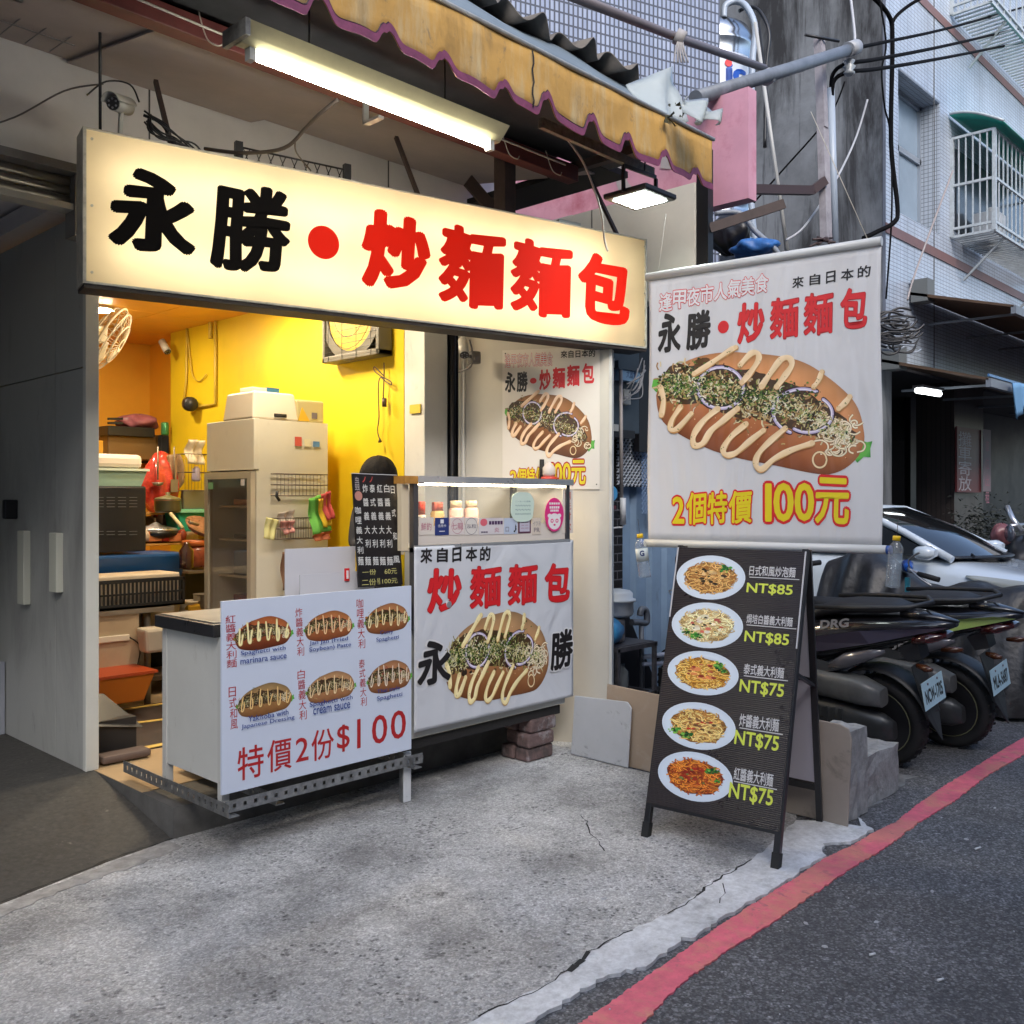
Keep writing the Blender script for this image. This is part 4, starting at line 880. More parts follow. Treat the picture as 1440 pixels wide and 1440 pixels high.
# torn translucent sheets and plastic left on the awning's end
ts = thing('torn_sheet', 'torn translucent plastic sheet folded on top of the awning\'s end', 'plastic', (4.4, 3.2, 3.7))
M_pls = glassy('dull_plastic', (.75, .82, .82, 1), .35, .3)
q = [dp(880, 120, 5.2), dp(950, 92, 5.3), dp(962, 170, 5.25), dp(935, 165, 5.1)]
MB().grid(lambda i, j: (q[0].lerp(q[1], i)).lerp(q[3].lerp(q[2], i), j)+Vector((0, .03*math.sin(7*i+4*j), .02*math.sin(9*i*j+3))), 8, 8).build('sheet', M_pls, ts, solid=.002)
q2 = [dp(968, 135, 5.0), dp(1000, 150, 5.1), dp(1010, 172, 5.05), dp(972, 172, 4.95)]
MB().grid(lambda i, j: (q2[0].lerp(q2[1], i)).lerp(q2[3].lerp(q2[2], i), j)+Vector((0, .05*math.sin(9*i+4*j), .02*math.sin(9*i*j+3))), 10, 8).build('bag', M_pls, ts, solid=.002)
rg = MB(); rr = random.Random(9)
for k in range(16):
    c = dp(rr.uniform(935, 975), rr.uniform(140, 172), 5.05); s_ = rr.uniform(.01, .035)
    rg.add([c+Vector((rr.uniform(-s_, s_), rr.uniform(-s_, s_), rr.uniform(-s_, s_))) for _ in range(4)], [(0, 1, 2), (1, 2, 3), (0, 2, 3)])
rg.build('scraps', mat('scrap_mix', (.10, .10, .06, 1), .8), ts, kind='stuff')

# ================================================================ HANGING BANNER
bBL = dp(912, 763, 4.9); bBR = dp(1240, 766, 4.22); zb = (bBL.z+bBR.z)/2; bBL.z = bBR.z = zb
bW = (bBR-bBL).length; bH = 1.345
bm = frame(bBL, bBR-bBL)
ban = thing('hanging_banner', 'large white hanging banner with a filled bread roll and yellow 100元 price', 'banner', bm)
def bwave(x, y): return 0
def btop(x): return bH+.004*math.sin(x*9)
M_ban = mat('banner_vinyl', (.60, .60, .61, 1), .5, noise=(3, .03))
def folds(m, sc, st, strength, dist):
    nt = m.node_tree; n = nt.nodes.new; L = nt.links; tc = [q for q in nt.nodes if q.bl_idname == 'ShaderNodeTexCoord'][0]
    mp = n('ShaderNodeMapping'); mp.inputs['Scale'].default_value = st; L.new(tc.outputs['Object'], mp.inputs[0])
    no = n('ShaderNodeTexNoise'); no.inputs['Scale'].default_value = sc; no.inputs['Detail'].default_value = 2.5; no.inputs['Distortion'].default_value = .6; L.new(mp.outputs[0], no.inputs['Vector'])
    bp = n('ShaderNodeBump'); bp.inputs['Strength'].default_value = strength; bp.inputs['Distance'].default_value = dist; L.new(no.outputs[0], bp.inputs['Height']); L.new(bp.outputs[0], nt.nodes['Principled BSDF'].inputs['Normal']); return m
folds(M_ban, 2.2, (2.4, .5, 0), .6, .06)
MB().grid(lambda i, j: (bW*i+.006*math.sin(j*6)*(2*i-1), (bH+.0)*j, bwave(bW*i, bH*j)), 60, 30).build('sheet', M_ban, ban, local=True, solid=.001)
MB().tube([(-.02, -.012, 0), (bW+.02, -.012, 0)], .020, 12).build('bottom_rod', mat('rod_white', (.55, .56, .55, 1), .4), ban, local=True)
MB().tube([(-.01, bH+.010, 0), (bW+.0, bH+.010, 0)], .022, 12).build('top_rod', mat('rod_white', (.55, .56, .55, 1), .4), ban, local=True)
for x in (-.03, bW+.03): MB().tube([(x-.012, -.012, 0), (x+.012, -.012, 0)], .019, 10).build('end_cap', mat('blue_cap', (.03, .09, .32, 1), .4), ban, local=True)
def bT(X, Y):   # close-up crop pixels of the banner -> local
    return plane_hit(bm, 900+X/3.272, 330+Y/3.272)
def on_wave(o):
    for v in o.data.vertices: v.co.z += bwave(v.co.x, v.co.y)+.0012
M_prt = folds(print_mat('banner_print', .45), 2.2, (2.4, .5, 0), .6, .06)
o = bun_art(lambda X, Y: bT(X, Y), 3, 1.35, mayo=(228, 198, 152), mayo_w=24).build('roll_picture', ban, M_prt); on_wave(o)
def crop_text(m, o0, sc, text, box, z, off, material, parent, ref=None, wave=None, name='lettering', shear=0):
    b_ = pbox(m, o0[0]+box[0]/sc, o0[1]+box[1]/sc, o0[0]+box[2]/sc, o0[1]+box[3]/sc)
    mb = MB(); put_text(mb, text, b_, z, off, ref, shear, warp=.020 if off > .02 and len(text) == 1 and ord(text) > 9000 else 0); o_ = mb.build(name, material, parent, local=True)
    if wave: wave(o_)
    return o_
K_red = mat('ink_red', (.62, .015, .02, 1), .45); K_red2 = mat('ink_dark_red', (.40, .012, .015, 1), .45); K_blk = mat('ink_black', (.013, .011, .012, 1), .45); K_wht = mat('ink_white', (.66, .66, .67, 1), .45)
K_yel = mat('ink_yellow', (.72, .58, .01, 1), .45); K_nav = mat('ink_navy', (.012, .03, .12, 1), .45); K_pink = mat('ink_pink', (.62, .12, .16, 1), .45)
def B(text, box, off, material, ref=None, z=0., shear=0): return crop_text(bm, (900, 330), 3.272, text, box, .0008+z, off, material, ban, ref, on_wave, shear=shear)
sh = 0.0
t8 = '逢甲夜市人氣美食'
for i, ch in enumerate(t8):
    x0 = 90+i*63.; y0 = 268-i*12.2; bx_ = (x0, y0, x0+60, y0+84)
    B(ch, bx_, .060, K_red, ref=.02); B(ch, bx_, .024, K_wht, ref=.02, z=.0006)
for ch, bx_, k in (('永', (84, 362, 190, 545), K_blk), ('勝', (214, 350, 328, 528), K_blk), ('炒', (450, 313, 574, 500), K_red), ('麵', (600, 290, 730, 478), K_red), ('麵', (755, 268, 888, 460), K_red), ('包', (922, 245, 1048, 430), K_red)):
    if k is K_blk: B(ch, bx_, .038, k)
    else: q_ = .012 if ch == '麵' else 0; B(ch, bx_, .046-q_, K_red2, ref=.034-q_); B(ch, bx_, .028-q_, K_red, ref=.034-q_, z=.0006)
c_ = bT(384, 425); o = MB().add([(c_[0]+.029*math.cos(t*.3142), c_[1]+.031*math.sin(t*.3142), .001) for t in range(20)], [tuple(range(20))]).build('lettering', K_red, ban, local=True); on_wave(o)
for ch, bx_ in (('來', (702, 192, 754, 246)), ('自', (780, 180, 830, 232)), ('日', (856, 168, 900, 222)), ('本', (926, 156, 984, 210)), ('的', (1002, 142, 1062, 196))): B(ch, bx_, .022, K_blk)
for ch, bx_ in (('2', (150, 1205, 205, 1330)), ('個', (215, 1185, 305, 1332)), ('特', (312, 1182, 402, 1330)), ('價', (410, 1178, 516, 1328)), ('1', (568, 1145, 615, 1320)), ('0', (615, 1142, 708, 1320)), ('0', (712, 1142, 802, 1318)), ('元', (808, 1118, 965, 1330))):
    B(ch, bx_, .075, K_red, ref=.02); B(ch, bx_, .022, K_yel, ref=.02, z=.0006)
# strings that hold the banner
st_ = MB(); st_.tube([bm @ Vector((0.05, bH, 0)), bm @ Vector((.05, bH+.35, -.1))], .002, 4); st_.tube([bm @ Vector((bW-.05, bH, 0)), bm @ Vector((bW-.35, bH+.7, -.1))], .002, 4); st_.build('string', mat('pale_wire', (.45, .42, .36, 1), .6), ban)
# bottles used as weights
def bottle(label, p, L_=.215, tilt=0, band=True):
    t = thing('water_bottle', label, 'bottle', Matrix.Translation(Vector(p)) @ Matrix.Rotation(tilt, 4, Vector((ray(900, 700).x, ray(900, 700).y, 0))))
    r = .031; pr = [(r*.92, 0), (r, .008)]
    for k in range(6): z = .02+k*.024; pr += [(r, z), (r*.94, z+.006), (r, z+.012)]
    pr += [(r, .168), (r*.85, .18), (r*.45, .197), (r*.42, .205)]
    MB().lathe(pr, (0, 0, 0), 18).build('bottle_body', glassy('bottle_plastic', (.90, .94, .97, 1), .86, .06), t, local=True)
    MB().lathe([(r*.9, .004), (r*.93, .01), (r*.9, .15)], (0, 0, 0), 14).build('water', glassy('water_fill', (.88, .92, .95, 1), .92, .02), t, local=True)
    MB().lathe([(.0165, .203), (.0165, .222), (.014, .224)], (0, 0, 0), 14).build('cap', mat('cap_yellow', (.75, .48, .01, 1), .35), t, local=True)
    MB().tube([(0, 0, .22), (0.0, 0, .26), (.0, .0, .30)], .0015, 4).build('string', M_blk, t, local=True)
    return t
b1 = bottle('clear water bottle with yellow cap hanging at the banner\'s left end', dp(907, 812, 4.86), tilt=-.12)
bl = MB(); bl.lathe([(.0318, .085), (.0318, .15)], (0, 0, 0), 18); bl.build('label', mat('clear_label', (.45, .50, .50, 1), .4), b1, local=True)
fm = WM[b1.name]
lm = MB(); put_text(lm, 'G', (-.012, .11, .012, .14), 0, .05)
# wrap the letter on the label, facing the viewer
th0 = math.atan2(-ray(907, 812).y, -ray(907, 812).x)
for i, (x, y, z) in enumerate(lm.v): a = th0+x/.032; lm.v[i] = (.0325*math.cos(a), .0325*math.sin(a), y)
lm.build('lettering', K_nav, b1, local=True)
bottle('clear water bottle with yellow cap hanging at the banner\'s right end', dp(1255, 826, 4.12), tilt=.08)
# ================================================================ A-FRAME MENU BOARD
fBL = Vector((3.478, 2.50, 0)); fBR = Vector((3.538, 1.90, 0)); ftop = Vector((.335, .04, 1.29))
aX = (fBR-fBL).normalized(); am = frame(fBL, fBR-fBL, ftop.normalized())
aW = (fBR-fBL).length; aH = ftop.length
af = thing('menu_board', 'black A-frame pavement board listing five noodle plates in NT$ prices', 'sandwich board', am)
M_af = mat('black_alu', (.014, .014, .016, 1), .35, noise=(30, .2))
for x in (0, aW): MB().box((x-.014, .03, -.014), (x+.014, aH, .014)).build('front_leg', M_af, af, local=True, bevel=.002); MB().box((x-.017, 0, -.017), (x+.017, .07, .017)).build('foot', mat('rubber', (.01, .01, .01, 1), .7), af, local=True)
def PL(px, py): return plane_hit(am, px, py)
yb = PL(1010, 1150)[1]; yt = aH-.012
MB().box((-.01, yb-.014, -.012), (aW+.01, yb+.012, .012)).build('cross_bar', M_af, af, local=True)
bx0 = -.008; bx1 = aW+.006
M_sheet = mat('board_sheet', (.022, .018, .022, 1), .30, noise=(4, .2)); nt = M_sheet.node_tree
wv = nt.nodes.new('ShaderNodeTexWave'); wv.bands_direction = 'Y'; wv.inputs['Scale'].default_value = 38; wv.inputs['Distortion'].default_value = .4
bpn = nt.nodes.new('ShaderNodeBump'); bpn.inputs['Strength'].default_value = .55; bpn.inputs['Distance'].default_value = .004
tcn = [n for n in nt.nodes if n.bl_idname == 'ShaderNodeTexCoord'][0]
nt.links.new(tcn.outputs['Object'], wv.inputs[0]); nt.links.new(wv.outputs['Fac'], bpn.inputs['Height']); nt.links.new(bpn.outputs[0], nt.nodes['Principled BSDF'].inputs['Normal'])
MB().box((bx0, yb, .012), (bx1, yt, .017)).build('sheet', M_sheet, af, local=True)
MB().box((bx0-.002, yt-.33, .016), (bx0+.004, yt, .020)).build('edge_strip', mat('edge_white', (.5, .5, .52, 1), .4), af, local=True); MB().box((bx1-.004, yt-.42, .016), (bx1+.002, yt, .020)).build('edge_strip', mat('edge_white', (.5, .5, .52, 1), .4), af, local=True)
inv = Matrix(am).inverted()
rearL = Vector((4.19, 2.60, 0)); rearR = Vector((4.20, 2.03, 0)); tp = am @ Vector((0, aH, -.02)); tq = am @ Vector((aW, aH, -.02))
for a, b in ((rearL, tp), (rearR, tq)): MB().bar(a, b, .028, .026).build('rear_leg', M_af, af)
MB().bar(rearL.lerp(tp, .14), rearR.lerp(tq, .14), .024, .03).build('cross_bar', M_af, af)
MB().bar(rearL.lerp(tp, .55), rearR.lerp(tq, .55), .024, .03).build('cross_bar', M_af, af)
MB().bar(rearR.lerp(tq, .52), am @ Vector((aW, aH*.6, 0)), .02, .012).build('brace', M_af, af)
e0, e1, e2, e3 = rearL.lerp(tp, .16), rearR.lerp(tq, .16), rearR.lerp(tq, .9), rearL.lerp(tp, .9); off = Vector((.012, 0, 0))
MB().hexa([e0-off, e1-off, e1+off*.3, e0+off*.3], [e3-off, e2-off, e2+off*.3, e3+off*.3]).build('back_sheet', mat('lilac_grey', (.42, .41, .47, 1), .6), af)
plates = [(1001, 813, 49, 31), (996, 880, 51, 32), (990, 947, 51, 31), (984, 1021, 53, 33), (979, 1092, 54, 34.5)]
styles = [(((206, 160, 92), (226, 180, 110), (160, 104, 50)), [((50, 40, 30), 16, .07), ((224, 190, 130), 6, .1)], [(.42, .42, .17)]),
          (((236, 216, 160), (244, 228, 180), (196, 164, 104)), [((196, 100, 80), 9, .08), ((240, 226, 200), 14, .09), ((50, 50, 30), 8, .05)], [(-.25, -.50, .16), (-.52, -.38, .12)]),
          (((226, 176, 76), (236, 196, 110), (176, 116, 40)), [((216, 130, 80), 14, .1), ((150, 50, 40), 8, .07)], [(.42, .42, .15), (.58, .22, .12)]),
          (((238, 206, 130), (226, 186, 104), (176, 120, 56)), [((190, 50, 34), 9, .06), ((120, 80, 50), 14, .06)], [(-.30, -.46, .17), (-.58, -.32, .15)]),
          (((226, 140, 52), (206, 110, 40), (150, 62, 24)), [((150, 44, 26), 24, .07), ((110, 120, 60), 9, .05)], [(.44, .36, .17), (.62, .0, .09)])]
M_pprt = print_mat('board_print', .35)
names_ = ['日式和風炒泡麵', '焗培白醬義大利麵', '泰式義大利麵', '炸醬義大利麵', '紅醬義大利麵']
tb = [((1056, 801, 1121, 816), (1052, 818, 1119, 837)), ((1052, 870, 1117, 884), (1049, 886, 1114, 907)), ((1048, 940, 1105, 956), (1042, 955, 1107, 979)), ((1042, 1011, 1098, 1030), (1035, 1027, 1100, 1054)), ((1034, 1087, 1090, 1106), (1027, 1101, 1092, 1130))]
pr_ = ['NT$85', 'NT$85', 'NT$75', 'NT$75', 'NT$75']
K_lime = mat('ink_lime', (.60, .68, .08, 1), .45)
K_ora = mat('ink_orange', (.6, .2, .05, 1), .45)
for k in range(5):
    px, py, rx, ry = plates[k]; cx, cy = PL(px, py)
    sx = (PL(px+rx, py-4)[0]-PL(px-rx, py+6)[0])/2; sy = (PL(px, py-ry)[1]-PL(px, py+ry)[1])/2
    A = pasta_art(lambda x, y, cx=cx, cy=cy, sx=sx, sy=sy: (cx+x*sx, cy+y*sy), 20+k, *styles[k]); A.z = 0
    for i, v in enumerate(A.mb.v): A.mb.v[i] = (v[0], v[1], v[2]+.0172)
    A.build('plate_picture', af, M_pprt)
    a, b = tb[k]
    mb = MB(); a = (a[0], a[1]-3.5, a[2], a[3]-4); put_text(mb, names_[k], pbox(am, *a), .0178, .012); mb.build('lettering', mat('ink_pale', (.55, .55, .56, 1), .5), af, local=True)
    mb = MB(); b = (b[0], b[1]+4, b[2]-2, b[3]+1); put_text(mb, pr_[k], pbox(am, *b), .0178, .020); mb.build('lettering', K_lime, af, local=True)
    l0 = PL(a[0], a[3]+1.5); l1 = PL(a[2]+2, a[3]+3); yy = (l0[1]+l1[1])/2
    MB().box((l0[0], yy-.0018, .0172), (l1[0]+.01, yy+.0018, .0178)).build('rule', mat('ink_pale', (.55, .55, .56, 1), .5), af, local=True)

# ================================================================ FOOD CART (counter, case, boards)
CV = 3.65
M_pan = mat('cart_white', (.50, .505, .48, 1), .45, noise=(3, .06), dirt=((.22, .2, .17, 1), 8, .2, (1, 1, .6)))
soil(M_pan, (.26, .24, .20, 1), 5, (1, 1, .5), .58, .72, .5)
M_st = mat('stainless', (.66, .67, .68, 1), .3, metal=.75, noise=(5, .12))
M_zinc = mat('slotted_zinc', (.30, .31, .32, 1), .4, metal=.8, noise=(25, .35))
cart = thing('food_cart', 'white panelled street food cart with black counter and slotted steel base', 'food cart', (3, 3.9, 0))
MB().box((2.05, 3.67, .31), (2.062, 4.15, .925)).build('side_panel', M_pan, cart)
MB().box((2.07, CV+.01, .31), (3.09, CV+.022, .925)).build('front_panel', M_pan, cart); MB().box((3.095, CV+.01, .31), (4.28, CV+.022, 1.25)).build('front_panel', M_pan, cart)
MB().box((2.07, 4.14, .31), (3.3, 4.152, .925)).build('back_panel', M_pan, cart)
MB().box((2.01, CV-.005, .93), (3.08, 4.17, .985)).build('counter_top', mat('black_counter', (.02, .02, .022, 1), .3, noise=(12, .3)), cart, bevel=.004)
MB().box((2.03, CV+.02, .986), (3.07, 4.15, .990)).build('steel_top', mat('worn_steel', (.36, .35, .32, 1), .35, metal=.6, noise=(8, .25)), cart)
for (x, y) in ((2.045, CV+.005), (2.045, 4.15)): MB().box((x, y-.02, .19), (x+.035, y+.015, .93)).build('corner_post', mat('post_white', (.46, .46, .44, 1), .5, dirt=((.2, .17, .14, 1), 14, .4, (1, 1, 1))), cart)
def slotted(mb, a, b, w_=.05, t_=.004):
    """L-section slotted angle from a to b with real slots left as gaps between tabs"""
    a = Vector(a); b = Vector(b); d = (b-a); L_ = d.length; d.normalize(); hv = Vector((0, 0, 1)); sv = d.cross(hv).normalized()
    def pl(p, q, o, h, t): mb.hexa([p+o, q+o, q+o+t, p+o+t], [p+o+h, q+o+h, q+o+h+t, p+o+h+t])
    pl(a, b, Vector((0, 0, 0)), hv*w_*.32, sv*t_); pl(a, b, hv*w_*.68, hv*w_*.32, sv*t_)
    n = max(1, int(L_/.05))
    for i in range(n+1):
        p = a+d*min(L_-.012, i*.05); pl(p, p+d*.034, hv*w_*.32, hv*w_*.36, sv*t_)
    mb.hexa([a, b, b-sv*w_*.8, a-sv*w_*.8], [a+hv*t_, b+hv*t_, b-sv*w_*.8+hv*t_, a-sv*w_*.8+hv*t_])
for x in (2.04, 3.04): 
    mb = MB(); slotted(mb, (x, 4.55, .19), (x, 3.56, .19), .055); mb.build('base_beam', M_zinc, cart)
mb = MB(); slotted(mb, (2.04, 3.60, .20), (3.12, 3.60, .20), .05); mb.build('base_beam', M_zinc, cart)
MB().box((3.1, 3.68, .25), (4.26, 4.1, .30)).build('base_board', M_dk, cart)
mb = MB(); slotted(mb, (2.3, 4.5, .17), (2.3, 3.62, .17), .05); mb.build('base_beam', M_zinc, cart)
MB().box((3.03, 3.632, 0.014), (3.075, 3.64, .26)).build('leg', mat('leg_white', (.58, .6, .62, 1), .4, dirt=((.2, .18, .16, 1), 12, .3, (1, 1, 1))), cart); MB().box((3.03, 3.64, 0.014), (3.036, 3.67, .26)).build('leg', M_zinc, cart)
MB().tube([(3.32, CV-.03, .97), (3.32, CV+.02, .97)], .018, 12).build('bolt', M_st, cart)
# counter: printed front board
mTL = vp(310, 848, 3.60); mTR = vp(576, 822, 3.60); mBR = vp(581, 1050, 3.60); mBL = vp(320, 1120, 3.60)
x0m, x1m = (mTL.x+mBL.x)/2-.01, (mTR.x+mBR.x)/2; z0m, z1m = (mBL.z+mBR.z)/2, (mTL.z+mTR.z)/2
mm = frame(Vector((x0m, 3.60, z0m)), (1, 0, 0)); mW, mH = x1m-x0m, z1m-z0m
mb_ = thing('menu_sign', 'pale blue-white panel on the cart picturing six filled rolls, 特價2份$100', 'sign', mm)
MB().box((0, 0, -.012), (mW, mH, 0)).build('sheet', mat('panel_blue_white', (.56, .62, .74, 1), .32, noise=(2, .04)), mb_, local=True, bevel=.001)
def M6(text, box, off, k): return crop_text(mm, (300, 810), 4.5, text, box, .001, off, k, mb_)
def vert(text, x0, x1, y0, y1, off, k, dx=0):
    n = len(text); h = (y1-y0)/n
    for i, ch in enumerate(text): M6(ch, (x0+dx*i, y0+i*h+h*.04, x1+dx*i, y0+(i+1)*h-h*.04), off, k)
vert('紅醬義大利麵', 76, 140, 246, 582, .0, K_red2, 1.5); vert('炸醬義大利', 518, 562, 200, 508, .0, K_red2, 3); vert('咖哩義大利', 905, 948, 142, 460, .0, K_red2, 3)
vert('日式和風', 96, 142, 700, 972, .0, K_red2, 4); vert('白醬義大利', 532, 578, 590, 912, .0, K_red2, 3); vert('泰式義大利', 920, 958, 525, 825, .0, K_red2, 3)
M_mprt = print_mat('panel_print', .35)
def roll6(cx, cy, w_, h_, seed, rot, **kw):
    c = plane_hit(mm, 300+cx/4.5, 810+cy/4.5); a = plane_hit(mm, 300+(cx-w_/2)/4.5, 810+cy/4.5); b = plane_hit(mm, 300+(cx+w_/2)/4.5, 810+cy/4.5)
    L_ = b[0]-a[0]; T = fit_T(mm, c[0], c[1], L_*1.04, L_*1.04*h_, rot)
    bun_art(T, seed, .42, lettuce=kw.pop('lettuce', True), rings=False, zig=6, **kw).build('roll_picture', mb_, M_mprt)
roll6(315, 365, 355, .98, 31, .30, bread=((196, 110, 60), (140, 66, 34)), meat=(120, 34, 22), mayo=(238, 224, 160), mayo_w=30)
roll6(730, 318, 300, .98, 32, .30, bread=((190, 120, 70), (176, 100, 58)), meat=(130, 30, 24), mayo=(230, 190, 140), mayo_w=22)
roll6(1098, 272, 270, 1.05, 33, .30, bread=((190, 130, 84), (170, 104, 60)), meat=(166, 120, 50), mayo=(232, 214, 160), mayo_w=20)
roll6(325, 785, 345, .98, 34, .30, bread=((170, 140, 92), (176, 120, 66)), mayo=(226, 190, 120), mayo_w=20)
roll6(742, 705, 300, 1.0, 35, .30, bread=((196, 150, 104), (190, 130, 84)), meat=(150, 120, 84), mayo=(226, 200, 150), mayo_w=18)
roll6(1112, 640, 270, 1.1, 36, .30, bread=((184, 130, 90), (170, 110, 66)), meat=(160, 60, 50), mayo=(228, 214, 190), mayo_w=18)
for text, box in (('Spaghetti with', (168, 430, 452, 497)), ('marinara sauce', (166, 478, 458, 542)), ('Jan Jan (Fried', (602, 372, 846, 432)), ('Soybean) Paste', (602, 412, 866, 472)), ('Curry', (1050, 332, 1132, 364)), ('Spaghetti', (1025, 362, 1168, 412)),
                  ('Yakisoba with', (215, 836, 470, 905)), ('Japanese Dressing', (172, 868, 508, 962)), ('Spaghetti with', (604, 742, 876, 824)), ('cream sauce', (626, 790, 860, 862)), ('Thai style', (1030, 684, 1175, 738)), ('Spaghetti', (1030, 726, 1190, 782))):
    x0, y0, x1, y1 = box; b_ = pbox(mm, 300+x0/4.5, 810+y0/4.5, 300+x1/4.5, 810+y1/4.5)
    xc = (b_[0]+b_[2])/2; hh = (b_[3]-b_[1])
    # the lines of print run level on the panel: take ink height from the letters, not from the slanted box
    s_ = (b_[2]-b_[0])/len(text)*1.55
    mb = MB(); put_text(mb, text, (b_[0], (b_[1]+b_[3])/2-s_*.5-.007, b_[2], (b_[1]+b_[3])/2+s_*.5-.007), .0070, .008); mb.build('lettering', mat('ink_blue', (.02, .05, .24, 1), .4), mb_, local=True)
for ch, bx_ in (('特', (152, 1074, 318, 1282)), ('價', (340, 1030, 495, 1232)), ('2', (520, 1022, 602, 1172)), ('份', (620, 968, 762, 1160)), ('$', (782, 940, 862, 1112)), ('1', (895, 905, 945, 1090)), ('0', (1003, 878, 1100, 1060)), ('0', (1122, 850, 1218, 1030))): M6(ch, bx_, .008, K_red2)
# banner on the right half of the cart
x0b = vp(583, 900, 3.62).x; x1b = vp(807, 860, 3.62).x; z0b, z1b = .35, 1.272
vm = frame(Vector((x0b, 3.625, z0b)), (1, 0, 0)); vW, vH = x1b-x0b, z1b-z0b
vb = thing('cart_banner', 'creased white vinyl banner on the cart with red characters above a filled roll', 'banner', vm)
def cwave(x, y): return .0012*math.sin(x*3.2+y*2)
MB().grid(lambda i, j: (vW*i, vH*j, cwave(vW*i, vH*j)), 50, 50).build('sheet', folds(mat('banner_white', (.56, .58, .62, 1), .42, noise=(3, .03)), 3.0, (1.2, .9, 0), .5, .05), vb, local=True, solid=.001)
def on_c(o):
    for v in o.data.vertices: v.co.z += cwave(v.co.x, v.co.y)+.0012
def V6(text, box, off, k, ref=None, z=0): return crop_text(vm, (570, 740), 4.8, text, box, .0008+z, off, k, vb, ref, on_c)
for ch, bx_ in (('來', (100, 145, 180, 250)), ('自', (210, 143, 284, 244)), ('日', (314, 142, 376, 240)), ('本', (406, 138, 484, 236)), ('的', (502, 135, 574, 234))): V6(ch, bx_, .03, K_blk)
for ch, bx_ in (('炒', (148, 285, 378, 580)), ('麵', (436, 270, 644, 550)), ('麵', (693, 258, 888, 528)), ('包', (940, 250, 1112, 508))): q_ = .012 if ch == '麵' else 0; V6(ch, bx_, .046-q_, K_red2, ref=.034-q_); V6(ch, bx_, .028-q_, K_red, ref=.034-q_, z=.0005)
V6('永', (78, 772, 306, 1070), .075, K_wht, ref=.034); V6('永', (78, 772, 306, 1070), .034, K_blk, z=.004)
c = plane_hit(vm, 570+630/4.8, 740+885/4.8); a = plane_hit(vm, 570+275/4.8, 740+900/4.8)[0]; b = plane_hit(vm, 570+990/4.8, 740+900/4.8)[0]
M_cprt = folds(print_mat('cart_print', .42), 3.0, (1.2, .9, 0), .5, .05); o = bun_art(fit_T(vm, c[0], c[1]-.0, (b-a)*1.02, (b-a)*1.16, .20), 5, 1.1, bread=((200, 158, 112), (170, 104, 56)), mayo=(236, 218, 158), noodle=((238, 226, 180), (206, 196, 130), (150, 140, 80)), lettuce=False).build('roll_picture', vb, M_cprt); on_c(o)
V6('勝', (975, 700, 1128, 962), .075, K_wht, ref=.034, z=.005); V6('勝', (975, 700, 1128, 962), .030, K_blk, z=.0056)
# glass display case on top of the cart
x0c, x1c = 3.09, 4.29; zc0, zc1 = 1.275, 1.60
dc = thing('display_case', 'lit glass display case with steel lid standing on the cart', 'display case', (3.7, 3.8, zc0))
MB().box((x0c+.02, CV-.03, zc1), (x1c+.02, 4.12, zc1+.022)).build('lid', M_st, dc, bevel=.003)
MB().box((x0c+.02, CV-.034, zc1-.006), (x1c+.02, CV-.03, zc1+.028)).build('lid_edge', M_st, dc)
for x in (x0c, x1c-.03):
    MB().box((x, CV-.02, zc0-(.42 if x == x0c else 0)), (x+.03, CV+.012, zc1)).build('post', mat('case_post', (.10, .10, .11, 1), .3, metal=.6), dc)
    MB().box((x, 4.06, .99), (x+.03, 4.09, zc1)).build('post', mat('case_post', (.10, .10, .11, 1), .3, metal=.6), dc)
MB().box((x0c+.03, CV-.008, zc0), (x1c-.03, CV-.004, zc1)).build('front_glass', glassy('case_glass', (.96, .97, .96, 1), .93, .02), dc)
MB().box((x0c, CV-.02, zc0-.03), (x1c, 4.1, zc0-.008)).build('shelf', M_st, dc)
MB().box((x0c, CV-.026, zc0-.012), (x1c, CV-.021, zc0+.004)).build('sill', M_st, dc)
MB().box((x0c+.04, CV+.002, zc1-.018), (x1c-.03, CV+.022, zc1-.008)).build('light_strip', emat('case_strip', (1, .80, .52, 1), 26), dc)
wa0, wa1 = vp(570, 674, CV-.03).x, vp(597, 674, CV-.03).x; MB().box((wa0, CV-.03, zc1-.012), (wa1, CV+.06, zc1+.026)).build('wooden_block', mat('orange_wood', (.42, .20, .04, 1), .5, noise=(12, .3)), dc)
MB().box((wa0, CV+.0, zc0-.02), (wa0+.045, CV+.03, zc1-.015)).build('strip', mat('strip_cream', (.62, .52, .36, 1), .5), dc)
# stickers along the bottom of the glass: cards of their own
def CB(x0, y0, x1, y1):    # crop 560,640 x4.8 -> world u, z on the glass
    p = vp(560+x0/4.8, 640+y1/4.8, CV-.012); q = vp(560+x1/4.8, 640+y0/4.8, CV-.012); return p.x, p.z, q.x, q.z
def card(label, box, col, texts=(), name='sticker', extra=None):
    x0, z0, x1, z1 = CB(*box); m = frame(Vector((x0, CV-.010, z0)), (1, 0, 0)); t = thing(name, label, 'sticker', m); W_, H_ = x1-x0, z1-z0
    MB().box((0, 0, -.001), (W_, H_, .0008)).build('card', mat('card_%d_%d_%d' % tuple(int(c*99) for c in col[:3]), col, .45), t, local=True)
    for tx, (a, b, c_, d), k in texts:
        mb = MB(); put_text(mb, tx, (a*W_, b*H_, c_*W_, d*H_), .0014, .004); mb.build('lettering', k, t, local=True)
    if extra: extra(t, W_, H_)
    return t
K_rose = mat('ink_rose', (.42, .14, .20, 1), .5); K_gry = mat('ink_grey', (.16, .14, .17, 1), .5)
MB().box((x0c+.03, CV-.0085, zc0+.004), (x1c-.03, CV-.0080, zc0+.10)).build('white_band', mat('band_white', (.62, .56, .50, 1), .5), dc)
zb0 = zc0+.012; 
